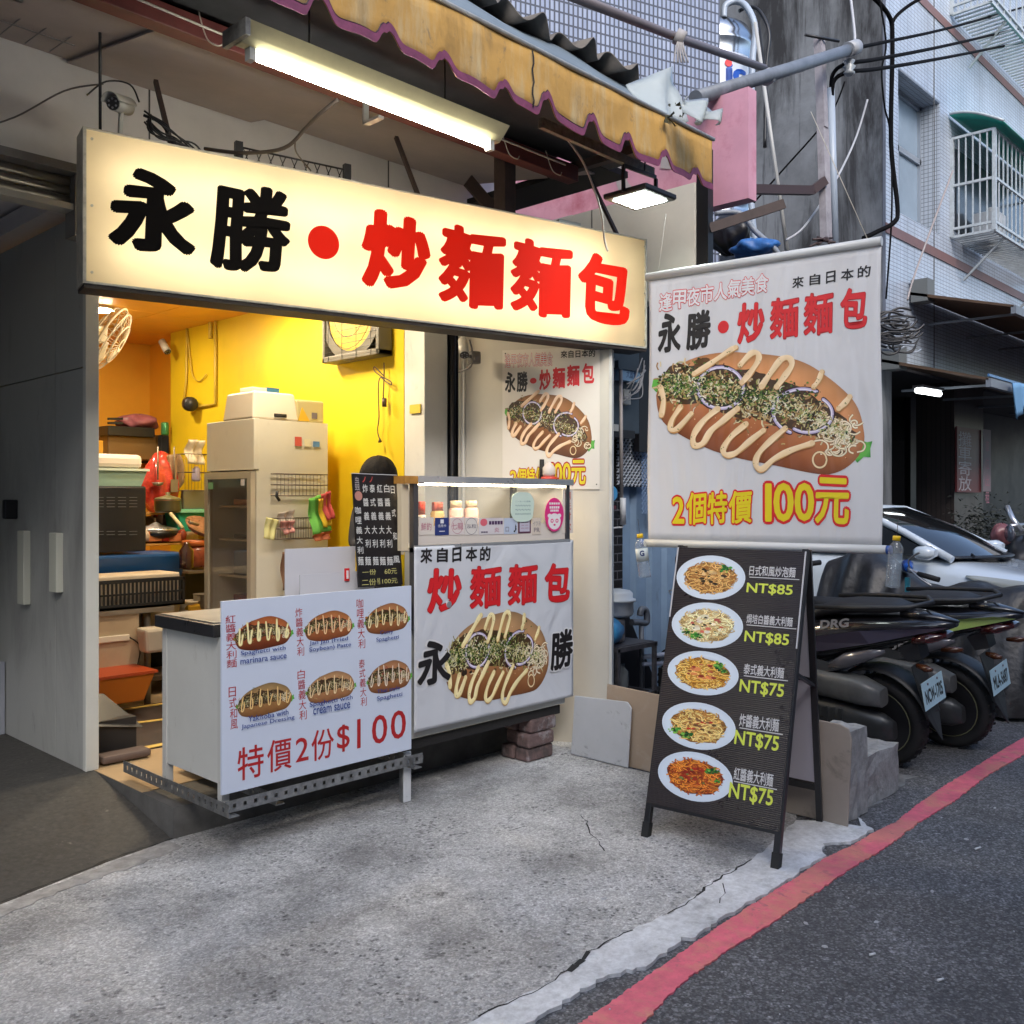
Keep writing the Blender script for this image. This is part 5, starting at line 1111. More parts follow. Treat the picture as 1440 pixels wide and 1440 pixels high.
card('white sticker with two pink characters at the left end of the case glass', (140, 420, 240, 540), (.64, .58, .52, 1), [('鮮釣', (.15, .25, .85, .7), K_rose)])
card('dark blue sticker with white print on the case glass', (250, 422, 343, 542), (.02, .035, .16, 1), [('信用卡', (.2, .45, .8, .62), K_wht), ('■', (.38, .68, .62, .9), K_wht), ('—', (.3, .2, .7, .25), K_wht)])
def circ_(t, W_, H_, r=.46, k=K_rose):
    mb = MB(); n = 28
    for i in range(n):
        a, b = i*6.2832/n, (i+1)*6.2832/n
        mb.add([(W_/2+H_*r*math.cos(a), H_/2+H_*r*math.sin(a), .0014), (W_/2+H_*r*math.cos(b), H_/2+H_*r*math.sin(b), .0014), (W_/2+H_*r*.94*math.cos(b), H_/2+H_*r*.94*math.sin(b), .0014), (W_/2+H_*r*.94*math.cos(a), H_/2+H_*r*.94*math.sin(a), .0014)], [(0, 1, 2, 3)])
    mb.build('ring', k, t, local=True)
card('cream sticker with scribbled dots between the blue and the round one', (350, 420, 448, 540), (.62, .56, .54, 1), [('七龍', (.1, .3, .9, .7), K_rose)], extra=lambda t, a, b: circ_(t, a, b, .44))
card('cream sticker with a thin dark ring around small characters on the case glass', (452, 420, 538, 540), (.64, .60, .56, 1), [('泓粒', (.12, .38, .88, .62), K_gry)], extra=lambda t, a, b: circ_(t, a, b, .48, K_gry))
card('wide white ticket sticker with a dark header in the middle of the glass', (546, 424, 712, 538), (.60, .56, .58, 1), [('■■■■■', (.4, .6, .96, .82), mat('ink_purple', (.06, .02, .08, 1), .5)), ('●', (.05, .52, .33, .98), K_pink), ('一一一', (.08, .1, .35, .2), K_gry), ('炎', (.62, .12, .82, .42), K_rose)])
card('pale blue sticker with a small black figure on the case glass', (716, 424, 806, 534), (.44, .50, .62, 1), [('ロ', (.1, .15, .35, .45), K_gry), ('♪', (.7, .1, .95, .6), K_blk)])
card('white card in a dark red frame on the case glass', (812, 420, 896, 528), (.10, .03, .06, 1), [('■', (.1, .1, .9, .92), mat('ink_lilac', (.50, .46, .54, 1), .5)), ('三三', (.2, .3, .8, .7), K_rose)])
card('small cream sticker with grey scribbled letters next to the dark framed card', (905, 424, 965, 538), (.60, .52, .44, 1), [('イワヨ', (.1, .55, .9, .8), K_gry), ('PR', (.2, .15, .85, .42), K_gry)])
card('white strip with red 請先付款 written down the case\'s right end', (1110, 232, 1180, 528), (.66, .60, .54, 1), [(c, (.22, .77-.235*i, .82, .95-.235*i), mat('ink_tomato', (.55, .09, .05, 1), .5)) for i, c in enumerate('請先付款')], name='notice')
# frosted rounded notice and pink panda oval
x0, z0, x1, z1 = CB(758, 250, 912, 452); m = frame(Vector((x0, CV-.014, z0)), (1, 0, 0)); t = thing('notice', 'pale green rounded notice with small print standing on the case glass', 'notice', m)
W_, H_ = x1-x0, z1-z0; o2 = []
for k in range(40):
    a = k*math.pi/20; c, s_ = math.cos(a), math.sin(a); o2.append((W_/2+W_/2*math.copysign(abs(c)**.6, c)*(1+.03*math.sin(6*a)), H_/2+H_/2*math.copysign(abs(s_)**.75, s_)))
MB().prism(o2, .002).build('card', mat('mint_card', (.55, .66, .58, 1), .4), t, local=True)
for i, tx in enumerate(('ご～もーも感謝', '～～～～～～', '～～～～～', 'BBQ回回')): mb = MB(); put_text(mb, tx, (W_*.18, H_*(.66-.14*i), W_*.85, H_*(.71-.14*i)), .0028, .0); mb.build('lettering', mat('ink_teal', (.05, .16, .2, 1), .5), t, local=True)
x0, z0, x1, z1 = CB(985, 288, 1112, 518); m = frame(Vector((x0, CV-.016, z0)), (1, 0, 0)); t = thing('delivery_sticker', 'pink oval sticker with a white bear face on the case glass', 'sticker', m); W_, H_ = x1-x0, z1-z0
def ell(cx, cy, rx, ry, z, n=28): return [(cx+rx*math.cos(k*6.2832/n), cy+ry*math.sin(k*6.2832/n), z) for k in range(n)]
def pe(name, cx, cy, rx, ry, z, k): MB().add(ell(cx*W_, cy*H_, rx*W_, ry*H_, z), [tuple(range(28))]).build(name, k, t, local=True)
K_mag = mat('ink_magenta', (.66, .03, .20, 1), .4); K_w2 = mat('ink_bright', (.75, .72, .72, 1), .4)
MB().prism([(p[0], p[1]) for p in ell(W_/2, H_/2, W_/2, H_/2, 0)], .002).build('card', K_mag, t, local=True)
pe('emblem', .5, .30, .33, .24, .0024, K_w2); pe('emblem', .24, .47, .1, .06, .0023, K_w2); pe('emblem', .76, .47, .1, .06, .0023, K_w2)
pe('emblem', .37, .32, .08, .06, .0028, K_mag); pe('emblem', .63, .32, .08, .06, .0028, K_mag); pe('emblem', .37, .32, .04, .03, .0031, K_w2); pe('emblem', .63, .32, .04, .03, .0031, K_w2); pe('emblem', .5, .2, .06, .03, .0028, K_mag)
for i, b_ in enumerate(((.22, .80, .78, .86), (.24, .68, .76, .75), (.28, .59, .72, .65))): mb = MB(); put_text(mb, '■■■■■', (b_[0]*W_, b_[1]*H_, b_[2]*W_, b_[3]*H_), .0026, .0); mb.build('lettering', K_w2, t, local=True)
# sauce bottles inside the case
def sauce(label, px, wpx, y0, y1, body, cap, capf=.28, v=3.78):
    a = vp(560+(px-wpx/2)/4.8, 640+y1/4.8, v); b = vp(560+(px+wpx/2)/4.8, 640+y0/4.8, v); r = (b.x-a.x)/2*.98; h = b.z-zc0+.008; c = ((a.x+b.x)/2, v, zc0-.006)
    t = thing('sauce_bottle', label, 'bottle', c, group='sauce bottles in the display case')
    MB().lathe([(r*.95, 0), (r, .01), (r, h*(1-capf)-.012), (r*.8, h*(1-capf))], c, 16).build('bottle_body', body, t)
    MB().lathe([(r*.82, h*(1-capf)), (r*.82, h-.004), (r*.75, h)], c, 16).build('cap', cap, t)
mR = mat('cap_red', (.6, .05, .03, 1), .4); mW_ = mat('bottle_white', (.62, .55, .5, 1), .4); mO = mat('bottle_ochre', (.5, .32, .12, 1), .4); mPk = mat('bottle_pink', (.72, .46, .42, 1), .4)
sauce('red capped white sauce bottle at the case\'s left end', 158, 46, 316, 540, mW_, mR, .3)
sauce('ochre sauce bottle with dark red cap, second from left', 264, 72, 320, 540, mO, mat('cap_brick', (.45, .10, .06, 1), .4), .2)
sauce('pink translucent squeeze bottle, left one of the two pink ones', 388, 72, 310, 540, mPk, mat('cap_cream', (.72, .58, .44, 1), .4), .16)
sauce('pink translucent squeeze bottle, right one of the two pink ones', 492, 72, 310, 540, mPk, mat('cap_cream', (.72, .58, .44, 1), .4), .16)
p = vp(772, 672, 3.9); t = thing('seasoning_jar', 'small white jar on a red base on top of the case lid', 'jar', (p.x, 3.9, zc1+.022))
MB().lathe([(.05, 0), (.05, .028), (.045, .03)], (p.x, 3.9, zc1+.022), 18).build('base', mR, t)
MB().lathe([(.036, .03), (.04, .05), (.04, .085), (.028, .10), (.012, .118), (.012, .125)], (p.x, 3.9, zc1+.022), 18).build('jar_body', mW_, t)
p = vp(762, 668, 3.95); tag(MB().tube([(p.x, 3.95, zc1+.022), (p.x, 3.95, zc1+.16)], [.018, .014], 10).build('brush', mat('dark_stuff', (.015, .014, .014, 1), .8)), 'black brush standing beside the jar on the case lid', 'brush')
# blackboard menu leaning on the counter
kp = [vp(495, 666, 3.72), vp(556, 664, 3.72), vp(567, 822, 3.66), vp(505, 826, 3.66)]
kx = (kp[1].x-kp[0].x+kp[2].x-kp[3].x)/2
km = frame(kp[3], kp[2]-kp[3], kp[0]-kp[3]); kW = kx; kH = (kp[0]-kp[3]).length
kb = thing('blackboard', 'narrow black menu board hand-lettered in white columns on the counter', 'menu board', km)
MB().box((0, 0, -.012), (kW, kH, 0)).build('board', mat('blackboard', (.008, .007, .008, 1), .35), kb, local=True, bevel=.001)
MB().box((-.002, kH, -.013), (kW+.002, kH+.003, .002)).build('top_edge', mat('edge_white', (.5, .5, .52, 1), .4), kb, local=True)
def KB(ch, box, off=.006, k=None): return crop_text(km, (370, 540), 6, ch, box, .001, off, k or mat('chalk', (.58, .58, .56, 1), .6), kb)
for j, (col_, x) in enumerate((('炸醬義大利', 838), ('泰式義大利', 898), ('紅醬義大利', 960), ('白醬義大利', 1020))):
    for i, ch in enumerate(col_): KB(ch, (x+6*i, 848+i*116, x+44+6*i, 916+i*116))
for i, ch in enumerate('咖哩義大利'): KB(ch, (774+5*i, 1036+i*84, 824+5*i, 1096+i*84))
for i, ch in enumerate('日式和'): KB(ch, (1076+9*i, 860+i*196, 1108+10*i, 910+i*196+14), .004)
def KC(ch, box, off=.01, k=None): return crop_text(km, (480, 480), 3, ch, box, .001, off, k or mat('chalk', (.58, .58, .56, 1), .6), kb)
for i in range(5): KC('麵', ((70, 100, 133, 162, 192)[i], 908, (93, 124, 156, 186, 216)[i], 945), .008)
KC('風', (218, 905, 246, 935)); 
kY = mat('chalk_yellow', (.5, .46, .16, 1), .6)
KC('一份', (88, 962, 146, 985), .0, kY); KC('60元', (182, 958, 234, 982), .0, kY); KC('二份', (86, 1002, 146, 1030), .0, kY); KC('100元', (172, 1000, 236, 1022), .0, kY); KC('特價', (151, 998, 163, 1026), .0, kY)
for x in (88, 118): KC('ノ', (x, 570, x+14, 596), .03, mat('chalk_red', (.4, .05, .04, 1), .6))
KC('蟲', (56, 572, 76, 630), .0, mat('chalk_grey', (.3, .26, .26, 1), .6)); KC('●', (56, 632, 88, 672), .0, mat('chalk_pinkish', (.40, .18, .14, 1), .6))
# white acrylic stands and paper at the counter
st2 = thing('paper_stand', 'white acrylic card stand with a small red square on the counter', 'stand', (2.55, 3.8, .99))
a = vp(405, 835, 3.80); b = vp(498, 768, 3.80)
MB().box((2.46, 3.80, .99), (2.86, 3.806, b.z+.0)).build('panel', mat('acrylic_white', (.56, .56, .60, 1), .25), st2)
MB().box((2.50, 3.74, .99), (2.93, 3.746, 1.16)).build('panel', mat('acrylic_white', (.56, .56, .60, 1), .25), st2)
p = vp(488, 808, 3.735); MB().box((p.x-.013, 3.733, p.z-.03), (p.x+.013, 3.739, p.z+.03)).build('mark', K_red, st2); MB().box((p.x-.006, 3.730, p.z-.02), (p.x+.006, 3.7325, p.z+.02)).build('mark', K_w2, st2)
# bricks that prop the cart
M_brk = mat('old_brick', (.13, .085, .08, 1), .9, noise=(14, .4), dirt=((.42, .42, .44, 1), 5, .5, (1, 1, 1)), bump=(40, .8, .01)); soil(M_brk, (.05, .045, .045, 1), 8, (1, 1, 1), .5, .62, .7); soil(M_brk, (.50, .50, .52, 1), 6, (1, 1, 1), .60, .64, .95)
rb = random.Random(8)
k = 0
for lvl in range(3):
    for j in range(2):
        x, y = 4.10+rb.uniform(-.02, .02), 3.72+.115*j+rb.uniform(-.01, .01); z = .011+lvl*.082
        lab = [('lowest front brick', 'lowest rear brick'), ('middle front brick', 'middle rear brick'), ('top front brick', 'top rear brick')][lvl][j]
        o = tag(MB().box((x-.11, y-.052, z), (x+.11, y+.052, z+.078)).build('brick', M_brk, bevel=.014), lab+' of the mortar-stained stack under the cart\'s right end', 'brick', 'bricks propping the cart')
# ================================================================ BOARDS AND BLOCKS
def slab(name, label, cat, base, pts, th, m, ndir, bevel=.004):
    """an upright board: pts are (distance along, z) corners in a frame"""
    t = thing(name, label, cat, base); MB().prism(pts, th).build('sheet', m, t, local=True, bevel=bevel); return t
M_ply = mat('plywood', (.33, .25, .18, 1), .7, noise=(2.5, .1), dirt=((.22, .18, .14, 1), 4, .2, (1, 3, 1)))
M_gply = mat('weathered_ply', (.27, .235, .205, 1), .75, noise=(3, .12), dirt=((.10, .09, .08, 1), 8, .25, (1, 2, 1)), bump=(30, .2, .004))
M_wbd = mat('white_stained_board', (.42, .43, .45, 1), .6, noise=(3, .08), dirt=((.12, .12, .11, 1), 6, .32, (1, 1, .6)))
soil(M_wbd, (.10, .10, .10, 1), 5, (1, 1.3, 1), .56, .66, .8); soil(M_gply, (.12, .105, .09, 1), 6, (1, 1, 1), .58, .68, .7); soil(M_ply, (.42, .36, .30, 1), 4, (1, 1, 1), .56, .7, .5)
f1 = frame(Vector((4.30, 3.62, .014)), (-.02, -1, 0), (.10, 0, 1))
W1 = .42; slab('leaning_board', 'dirty white board leaning at the cream wall beside the cart', 'board', f1, [(0, 0), (W1, 0), (W1, .33), (W1-.03, .36), (0, .34)], .012, M_wbd, None)
f2 = frame(Vector((4.335, 3.40, .008)), (-.01, -1, 0), (.06, 0, 1))
slab('plywood_board', 'long tan plywood board standing behind the black menu board', 'board', f2, [(0, 0), (1.28, 0), (1.28, .40), (0, .44)], .012, M_ply, None)
f3 = frame(Vector((4.22, 2.42, .010)), (0.0, -1, 0), (.05, 0, 1))
slab('weathered_board', 'grey-brown board with rounded corner standing at the kerb end', 'board', f3, [(0, 0), (.52, 0), (.53, .40), (.515, .445), (.47, .46), (0, .47)], .012, M_gply, None)
M_cb = mat('concrete_block', (.27, .275, .28, 1), .9, noise=(20, .3), dirt=((.12, .12, .12, 1), 14, .3, (1, 1, 1)), bump=(60, .8, .006))
rb = random.Random(2)
def rough_block(name, label, a, b, sd_, cat='concrete block'):
    mb = MB(); r = random.Random(sd_); n = 5
    a, b = Vector(a), Vector(b)
    def P(x, y, z):
        q = Vector((a.x+(b.x-a.x)*x, a.y+(b.y-a.y)*y, a.z+(b.z-a.z)*z)); rr = random.Random(round(x*n)*97+round(y*n)*31+round(z*n)*7+sd_)
        return q+Vector((rr.uniform(-1, 1), rr.uniform(-1, 1), rr.uniform(-1, 1)*(z > 0)))*.006
    for f in (lambda i, j: P(i, 0, j), lambda i, j: P(1, i, j), lambda i, j: P(1-i, 1, j), lambda i, j: P(0, 1-i, j), lambda i, j: P(i, j, 1)): mb.grid(f, n, n, smooth=False)
    return tag(mb.build(name, M_cb), label, cat)
rough_block('concrete_block', 'tall narrow grey concrete block just behind the rounded board', (4.28, 1.93, .006), (4.50, 2.10, .42), 1)
rough_block('concrete_block', 'broken pale concrete lump, lower one beside the scooter\'s rear tyre', (4.52, 1.96, .006), (4.95, 2.14, .25), 2)
rough_block('concrete_block', 'grey cast block between the two other concrete lumps', (4.51, 2.12, .006), (4.8, 2.3, .30), 3)
tag(MB().box((4.36, 2.12, .4), (4.38, 2.14, 1.02)).build('steel_rod', mat('rusty_rod', (.12, .10, .09, 1), .6)) if False else MB().box((4.60, 2.36, .0), (4.625, 2.385, 0.92)).build('steel_rod', mat('rusty_rod', (.12, .10, .09, 1), .6)), 'thin upright steel bar in front of the nearer black scooter', 'post')

# ================================================================ ALLEY BEHIND THE BOARDS
M_cor = mat('corrugated_blue', (.22, .32, .46, 1), .45, metal=.3, noise=(3, .12), dirt=((.10, .11, .12, 1), 6, .3, (1, 1, .4)))
cf = thing('corrugated_fence', 'blue-grey corrugated steel fence behind the water pump', 'fence', (5.9, 4.15, 0))
mb = MB(); x = 5.33; pr = []
while x < 7.4: pr += [(x, 4.05), (x+.10, 4.05), (x+.125, 4.085), (x+.165, 4.085)]; x += .19
mb.add([(a, b, .0) for a, b in pr]+[(a, b, 1.62) for a, b in pr], [(i, i+1, len(pr)+i+1, len(pr)+i) for i in range(len(pr)-1)]); mb.build('sheet', M_cor, cf, solid=.002)
aw_ = thing('alley_wall', 'dark tiled wall with stickers behind the pump', 'wall', (5.2, 3.95, 0))
tm = tile_mat('black_tiles', (.012, .012, .014, 1), (.02, .018, .018, 1), (.10, .10, .11, 1), .12, .06, .25, .07, .2, .5)
wf = frame(Vector((4.72, 4.02, 0)), (1, 0, 0)); WM[aw_.name]; 
aw2 = MB().box((0, 0, -.1), (.60, 1.62, 0)); o = aw2.build('tile_panel', tm, None, local=True); o.parent = aw_; o.matrix_basis = Matrix.Translation(Vector((-5.2, -3.95, 0))) @ wf
MB().box((4.72, 4.03, 1.62), (7.4, 4.2, 2.95)).build('upper_panel', M_dk, aw_)
MB().box((4.68, 3.75, .0), (4.72, 4.2, 2.9)).build('side_panel', M_dk, aw_)
def vbox(px0, py0, px1, py1, v, d): 
    a = vp(px0, py1, v); b = vp(px1, py0, v); return (a.x, v, a.z), (b.x, v+d, b.z)
M_mtr = mat('meter_grey', (.06, .08, .10, 1), .4, metal=.4, noise=(6, .15))
mt = thing('meter_box', 'dark blue-grey electric meter cabinet with a blue nameplate', 'cabinet', vp(875, 608, 3.85))
a, b = vbox(851, 495, 899, 606, 3.85, .14); MB().box(a, b).build('cabinet', M_mtr, mt, bevel=.004)
a, b = vbox(848, 606, 893, 613, 3.82, .18); MB().box(a, b).build('ledge', M_blk, mt)
a, b = vbox(872, 519, 900, 534, 3.80, .05); MB().box(a, b).build('name_plate', mat('plate_blue', (.20, .34, .50, 1), .4), mt); 
p = vp(881, 531, 3.797); q = vp(895, 522, 3.797); nf = frame(Vector((p.x, 3.797, p.z)), (1, 0, 0)); mb = MB(); put_text(mb, '大昌貴', (0, 0, q.x-p.x, q.z-p.z), 0, .0)
mb.v = [tuple(nf @ Vector(v)) for v in mb.v]; mb.build('lettering', K_nav, mt)
a, b = vbox(870, 512, 902, 518, 3.79, .07); MB().box(a, b).build('hood', M_mtr, mt)
for (x0, y0, x1, y1) in ((859, 504, 864, 516), (878, 548, 887, 568), (864, 597, 870, 606)): a, b = vbox(x0, y0, x1, y1, 3.81, .04); MB().box(a, b).build('fitting', mat('fit_white', (.45, .46, .44, 1), .4), mt)
wr = MB(); rr = random.Random(6)
for k in range(8):
    x0, y0 = rr.uniform(895, 908), rr.uniform(495, 530); x1, y1 = rr.uniform(870, 905), rr.uniform(540, 575)
    wr.tube(smoothpath([vp(x0, y0, 3.78), vp((x0+x1)/2+rr.uniform(-4, 14), (y0+y1)/2+rr.uniform(-5, 18), 3.76), vp(x1, y1, 3.79)]), rr.choice((.004, .006)), 5)
tag(wr.build('cable_tangle', mat('alley_wire', (.25, .25, .26, 1), .5)), 'loose grey wires hanging beside the meter cabinet nameplate', 'cable')
# diamond mesh window
mw = thing('mesh_screen', 'white diamond-pattern metal screen below the meter cabinet', 'screen', vp(890, 690, 3.98))
mb = MB(); a = vp(868, 684, 3.98); b = vp(912, 500, 3.98)
def dmesh(mb, x0, z0, x1, z1, v, st, wd):
    W_, H_ = x1-x0, z1-z0; k = -H_
    while k < W_:
        for sg in (1, -1):
            s0 = max(0, -k); s1 = min(H_, W_-k)
            if s1 > s0+.01:
                xa, za, xb, zb = x0+k+s0, z0+s0, x0+k+s1, z0+s1
                if sg < 0: xa, xb = x0+x1-xa, x0+x1-xb
                mb.bar((xa, v, za), (xb, v, zb), .004, wd, (0, 1, 0))
        k += st
dmesh(mb, a.x, a.z, b.x, b.z, 3.98, .042, .012); a2 = vp(899, 722, 3.97); b2 = vp(960, 634, 3.97); mb.build('lattice', mat('screen_white', (.42, .46, .52, 1), .5), mw, kind='stuff')
MB().box((a.x, 3.99, a.z), (b.x, 4.0, b.z)).build('backing', M_dk, mw)
mw2 = thing('mesh_screen', 'blue diamond wire screen half hidden by the hanging banner', 'screen', a2)
mb = MB(); dmesh(mb, a2.x, a2.z, b2.x, b2.z, 3.95, .036, .005); mb.build('lattice', mat('screen_blue', (.22, .32, .50, 1), .5), mw2, kind='stuff')
a, b = vbox(899, 490, 913, 635, 3.9, .05); tag(MB().box(a, b).build('shade_sheet', M_blk), 'flat black upright board beside the hanging banner\'s left edge', 'board')  # black sheet put where the alley is only in shade
# vertical conduit
cdt = MB(); cdt.tube([vp(873, 520, 3.74), vp(874, 700, 3.74)], .012, 8); tag(cdt.build('conduit', mat('conduit_grey', (.30, .27, .26, 1), .5)), 'grey-brown vertical conduit in front of the meter cabinet', 'pipe')
cdt = MB(); cdt.tube([vp(876, 700, 3.73), vp(876, 738, 3.73)], .020, 10); cdt.tube(smoothpath([vp(876, 735, 3.73), vp(875, 741, 3.73), vp(868, 742, 3.75), vp(845, 744, 3.8)]), .006, 6); tag(cdt.build('pipe_elbow', mat('pvc_white', (.5, .5, .52, 1), .4)), 'fat white pipe piece under the grey-brown conduit', 'pipe')
def stick(label, pts, col, v=3.90): 
    P = [vp(x, y, v) for x, y in pts]; m = frame(Vector((P[0].x, v, P[0].z)), (1, 0, 0)); return tag(MB().prism([(p.x, p.z) for p in P], .003, frame(Vector((0, v, 0)), (1, 0, 0))).build('sticker', mat('st_%d_%d' % (pts[0][0], pts[0][1]), col, .5)), label, 'sticker')
stick('round blue sticker on the dark wall beside the conduit', [(860+8*math.cos(k*.5236), 694+11*math.sin(k*.5236)) for k in range(12)], (.06, .30, .58, 1))
stick('pale lilac triangular paper above the round blue sticker', [(847, 677), (862, 675), (856, 662)], (.40, .34, .44, 1))
stick('torn pale blue flyer low on the dark tiled wall', [(844, 778), (858, 768), (861, 778), (855, 786), (845, 784)], (.36, .42, .52, 1))
stick('dark red sticker under the round blue one', [(853, 711), (866, 711), (866, 716), (853, 716)], (.10, .02, .03, 1))
stick('crumpled white paper scrap under the pale blue flyer', [(856, 788), (860, 785), (863, 795), (859, 796)], (.5, .5, .52, 1))
# pump on its rack
pu = thing('water_pump', 'water pump with white pressure tank and blue motor on a rack', 'pump', vp(866, 900, 3.72))
pv = 3.78; pc = vp(866, 870, pv)
k_ = (vp(882, 870, pv).x-pc.x)/16
def pz(y): return vp(866, y, pv).z
MB().lathe([(13*k_, pz(866)), (15*k_, pz(862)), (15*k_, pz(846)), (17*k_, pz(845)), (17*k_, pz(842)), (14.5*k_, pz(841)), (14.5*k_, pz(834)), (12*k_, pz(830)), (5*k_, pz(828)), (.0, pz(828))], (pc.x, pv, 0), 24).build('pressure_tank', mat('tank_white', (.50, .52, .54, 1), .35), pu)
mc = vp(862, 888, 3.70)
MB().lathe([(0.01, -.09), (10*k_, -.09), (11.5*k_, -.07), (11.5*k_, .05), (9*k_, .06), (9*k_, .13)], (mc.x-.03, 3.72, mc.z), 22, axis=(.9, .3, 0)).build('motor', mat('motor_blue', (.05, .26, .50, 1), .35), pu)
for k in range(9): 
    a_ = k*.698; MB().bar((mc.x-.075, 3.70, mc.z), (mc.x-.075+.001, 3.70+.05*math.cos(a_), mc.z+.05*math.sin(a_)), .004, .004).build('grille_bar', M_blk, pu)
MB().box((mc.x+.02, 3.70, pz(902)), (mc.x+.14, 3.84, pz(868))).build('pump_body', mat('cast_iron', (.14, .13, .13, 1), .5, noise=(20, .4)), pu, bevel=.02)
pipe = MB(); pipe.tube(smoothpath([vp(888, 875, 3.75), vp(898, 875, 3.75), vp(908, 876, 3.75), vp(910, 868, 3.75), vp(908, 858, 3.75), vp(902, 857, 3.75), vp(900, 866, 3.75)]), .022, 10); pipe.tube([vp(902, 880, 3.75), vp(903, 980, 3.75)], .018, 8); pipe.build('pipe', mat('pipe_grey', (.12, .13, .15, 1), .4), pu)
rk = MB()
zt = pz(905)
for x in (4.74, 5.13):
    for y in (3.62, 3.95): rk.box((x-.012, y-.012, 0), (x+.012, y+.012, zt))
for z in (zt, zt*.45):
    for y in (3.62, 3.95): rk.box((4.72, y-.012, z-.02), (5.15, y+.012, z+.008))
    for x in (4.74, 5.13): rk.box((x-.012, 3.62, z-.02), (x+.012, 3.95, z+.008))
rk.build('rack', mat('rack_rust', (.07, .065, .07, 1), .5, noise=(20, .4)), pu)
MB().box((4.73, 3.63, zt), (5.14, 3.94, zt+.012)).build('rack_top', mat('rack_rust', (.07, .065, .07, 1), .5), pu)
jar = MB(); jar.lathe([(.04, 0), (.045, .01), (.045, .13), (.02, .16), (.02, .18)], (4.95, 3.75, zt*.45+.01), 14); tag(jar.build('glass_jar', glassy('jar_glass', (.7, .75, .75, 1), .6)), 'small clear jar on the lower shelf of the pump rack', 'jar')
pp = MB(); pp.tube([vp(904, 924, 3.7), vp(960, 917, 3.55)], .016, 8); pp.tube([vp(904, 934, 3.7), vp(950, 932, 3.6)], .013, 8); tag(pp.build('pvc_pipe', mat('pvc_blue', (.34, .38, .50, 1), .4)), 'pair of pale blue plastic pipes running right of the pump', 'pipe')
clump = MB()
for k in range(5): clump.box((5.2+.16*k, 3.4+.1*(k % 3), 0), (5.34+.16*k, 3.75, .25+.12*(k % 2)))
tag(clump.build('dark_crates', M_dk), 'dark crates stacked on the ground behind the plywood board', 'crate')
MB_s = MB().hexa([(5.2, 3.95, 0), (5.75, 3.95, 0), (5.75, 4.0, 0), (5.2, 4.0, 0)], [(5.2, 3.95, .85), (5.21, 3.95, .85), (5.21, 4.0, .85), (5.2, 4.0, .85)]); tag(MB_s.build('black_tarp', M_blk), 'black triangular sheet leaning on the corrugated fence', 'tarpaulin')

# ================================================================ BUILDINGS BEHIND
def wall_part(name, m, parent, fr_, w_, h_, d_=.2, x0=0, y0=0):
    """a wall slab with its face on fr_'s plane, texture runs in the part's own axes"""
    o = MB().box((x0, y0, -d_), (w_, h_, 0)).build(name, m, None, local=True); o.parent = parent; o.matrix_basis = WM[parent.name].inverted() @ fr_; WM[o.name] = WM[parent.name]; return o
M_tA = tile_mat('lilac_tiles', (.36, .40, .51, 1), (.29, .33, .44, 1), (.075, .08, .10, 1), .052, .105, .3, .10, .25)
M_tB = tile_mat('white_tiles', (.47, .53, .62, 1), (.41, .47, .56, 1), (.18, .20, .25, 1), .12, .052, .3, .10, .22)
M_tD = tile_mat('shade_tiles', (.42, .47, .54, 1), (.38, .43, .50, 1), (.16, .17, .19, 1), .06, .06, .3, .08, .1)
soil(M_tA, (.10, .10, .12, 1), .8, (1.6, .5, 1), .54, .8, .6); soil(M_tB, (.16, .16, .18, 1), .5, (2.4, .3, 1), .52, .8, .65)
M_belt = mat('belt_brown', (.16, .085, .08, 1), .5, noise=(9, .2))
wa = math.radians(26.7); c_, s_ = math.cos(YAW), math.sin(YAW)
def camXZ(X, Z, z=0): return Vector((X*c_+Z*s_, -X*s_+Z*c_, z))
eR = camXZ(2.18, 10, 3.25); eL = camXZ(2.18-.893*6.2, 10-.449*6.2, 3.25)
bA = thing('tiled_building', 'lilac-grey tiled upper house wall rising behind the shop roof', 'building', eL)
fA = frame(eL, eR-eL); wall_part('wall', M_tA, bA, fA, (eR-eL).length, 9, 3)
wa_ = MB().box((2.6, 4.9, .002), (4.2, 6.5, .05)); o = wa_.build('window', mat('dark_window', (.03, .04, .05, 1), .15), None, local=True); o.parent = bA; o.matrix_basis = WM[bA.name].inverted() @ fA
# grey cement side wall and the white tiled house
UB, VB = 12.2, 5.0
bB = thing('white_tiled_house', 'white tiled house with brown belts, window cages and a bare cement side wall', 'building', (UB, VB, 0))
M_cem = mat('bare_cement', (.15, .16, .175, 1), .85, noise=(.9, .4), bump=(8, .3, .02)); soil(M_cem, (.26, .28, .31, 1), .8, (1, 1, .8), .5, .7, .7); soil(M_cem, (.018, .018, .021, 1), .9, (1, 1.2, .22), .50, .62, .95); soil(M_cem, (.03, .03, .034, 1), 4, (1, 1.5, .12), .56, .66, .8)
MB().box((UB+.004, VB+.045, 0), (UB+.3, VB+6, 15)).build('side_wall', M_cem, bB)
fB = frame(Vector((UB, VB, 0)), (1, 0, 0))
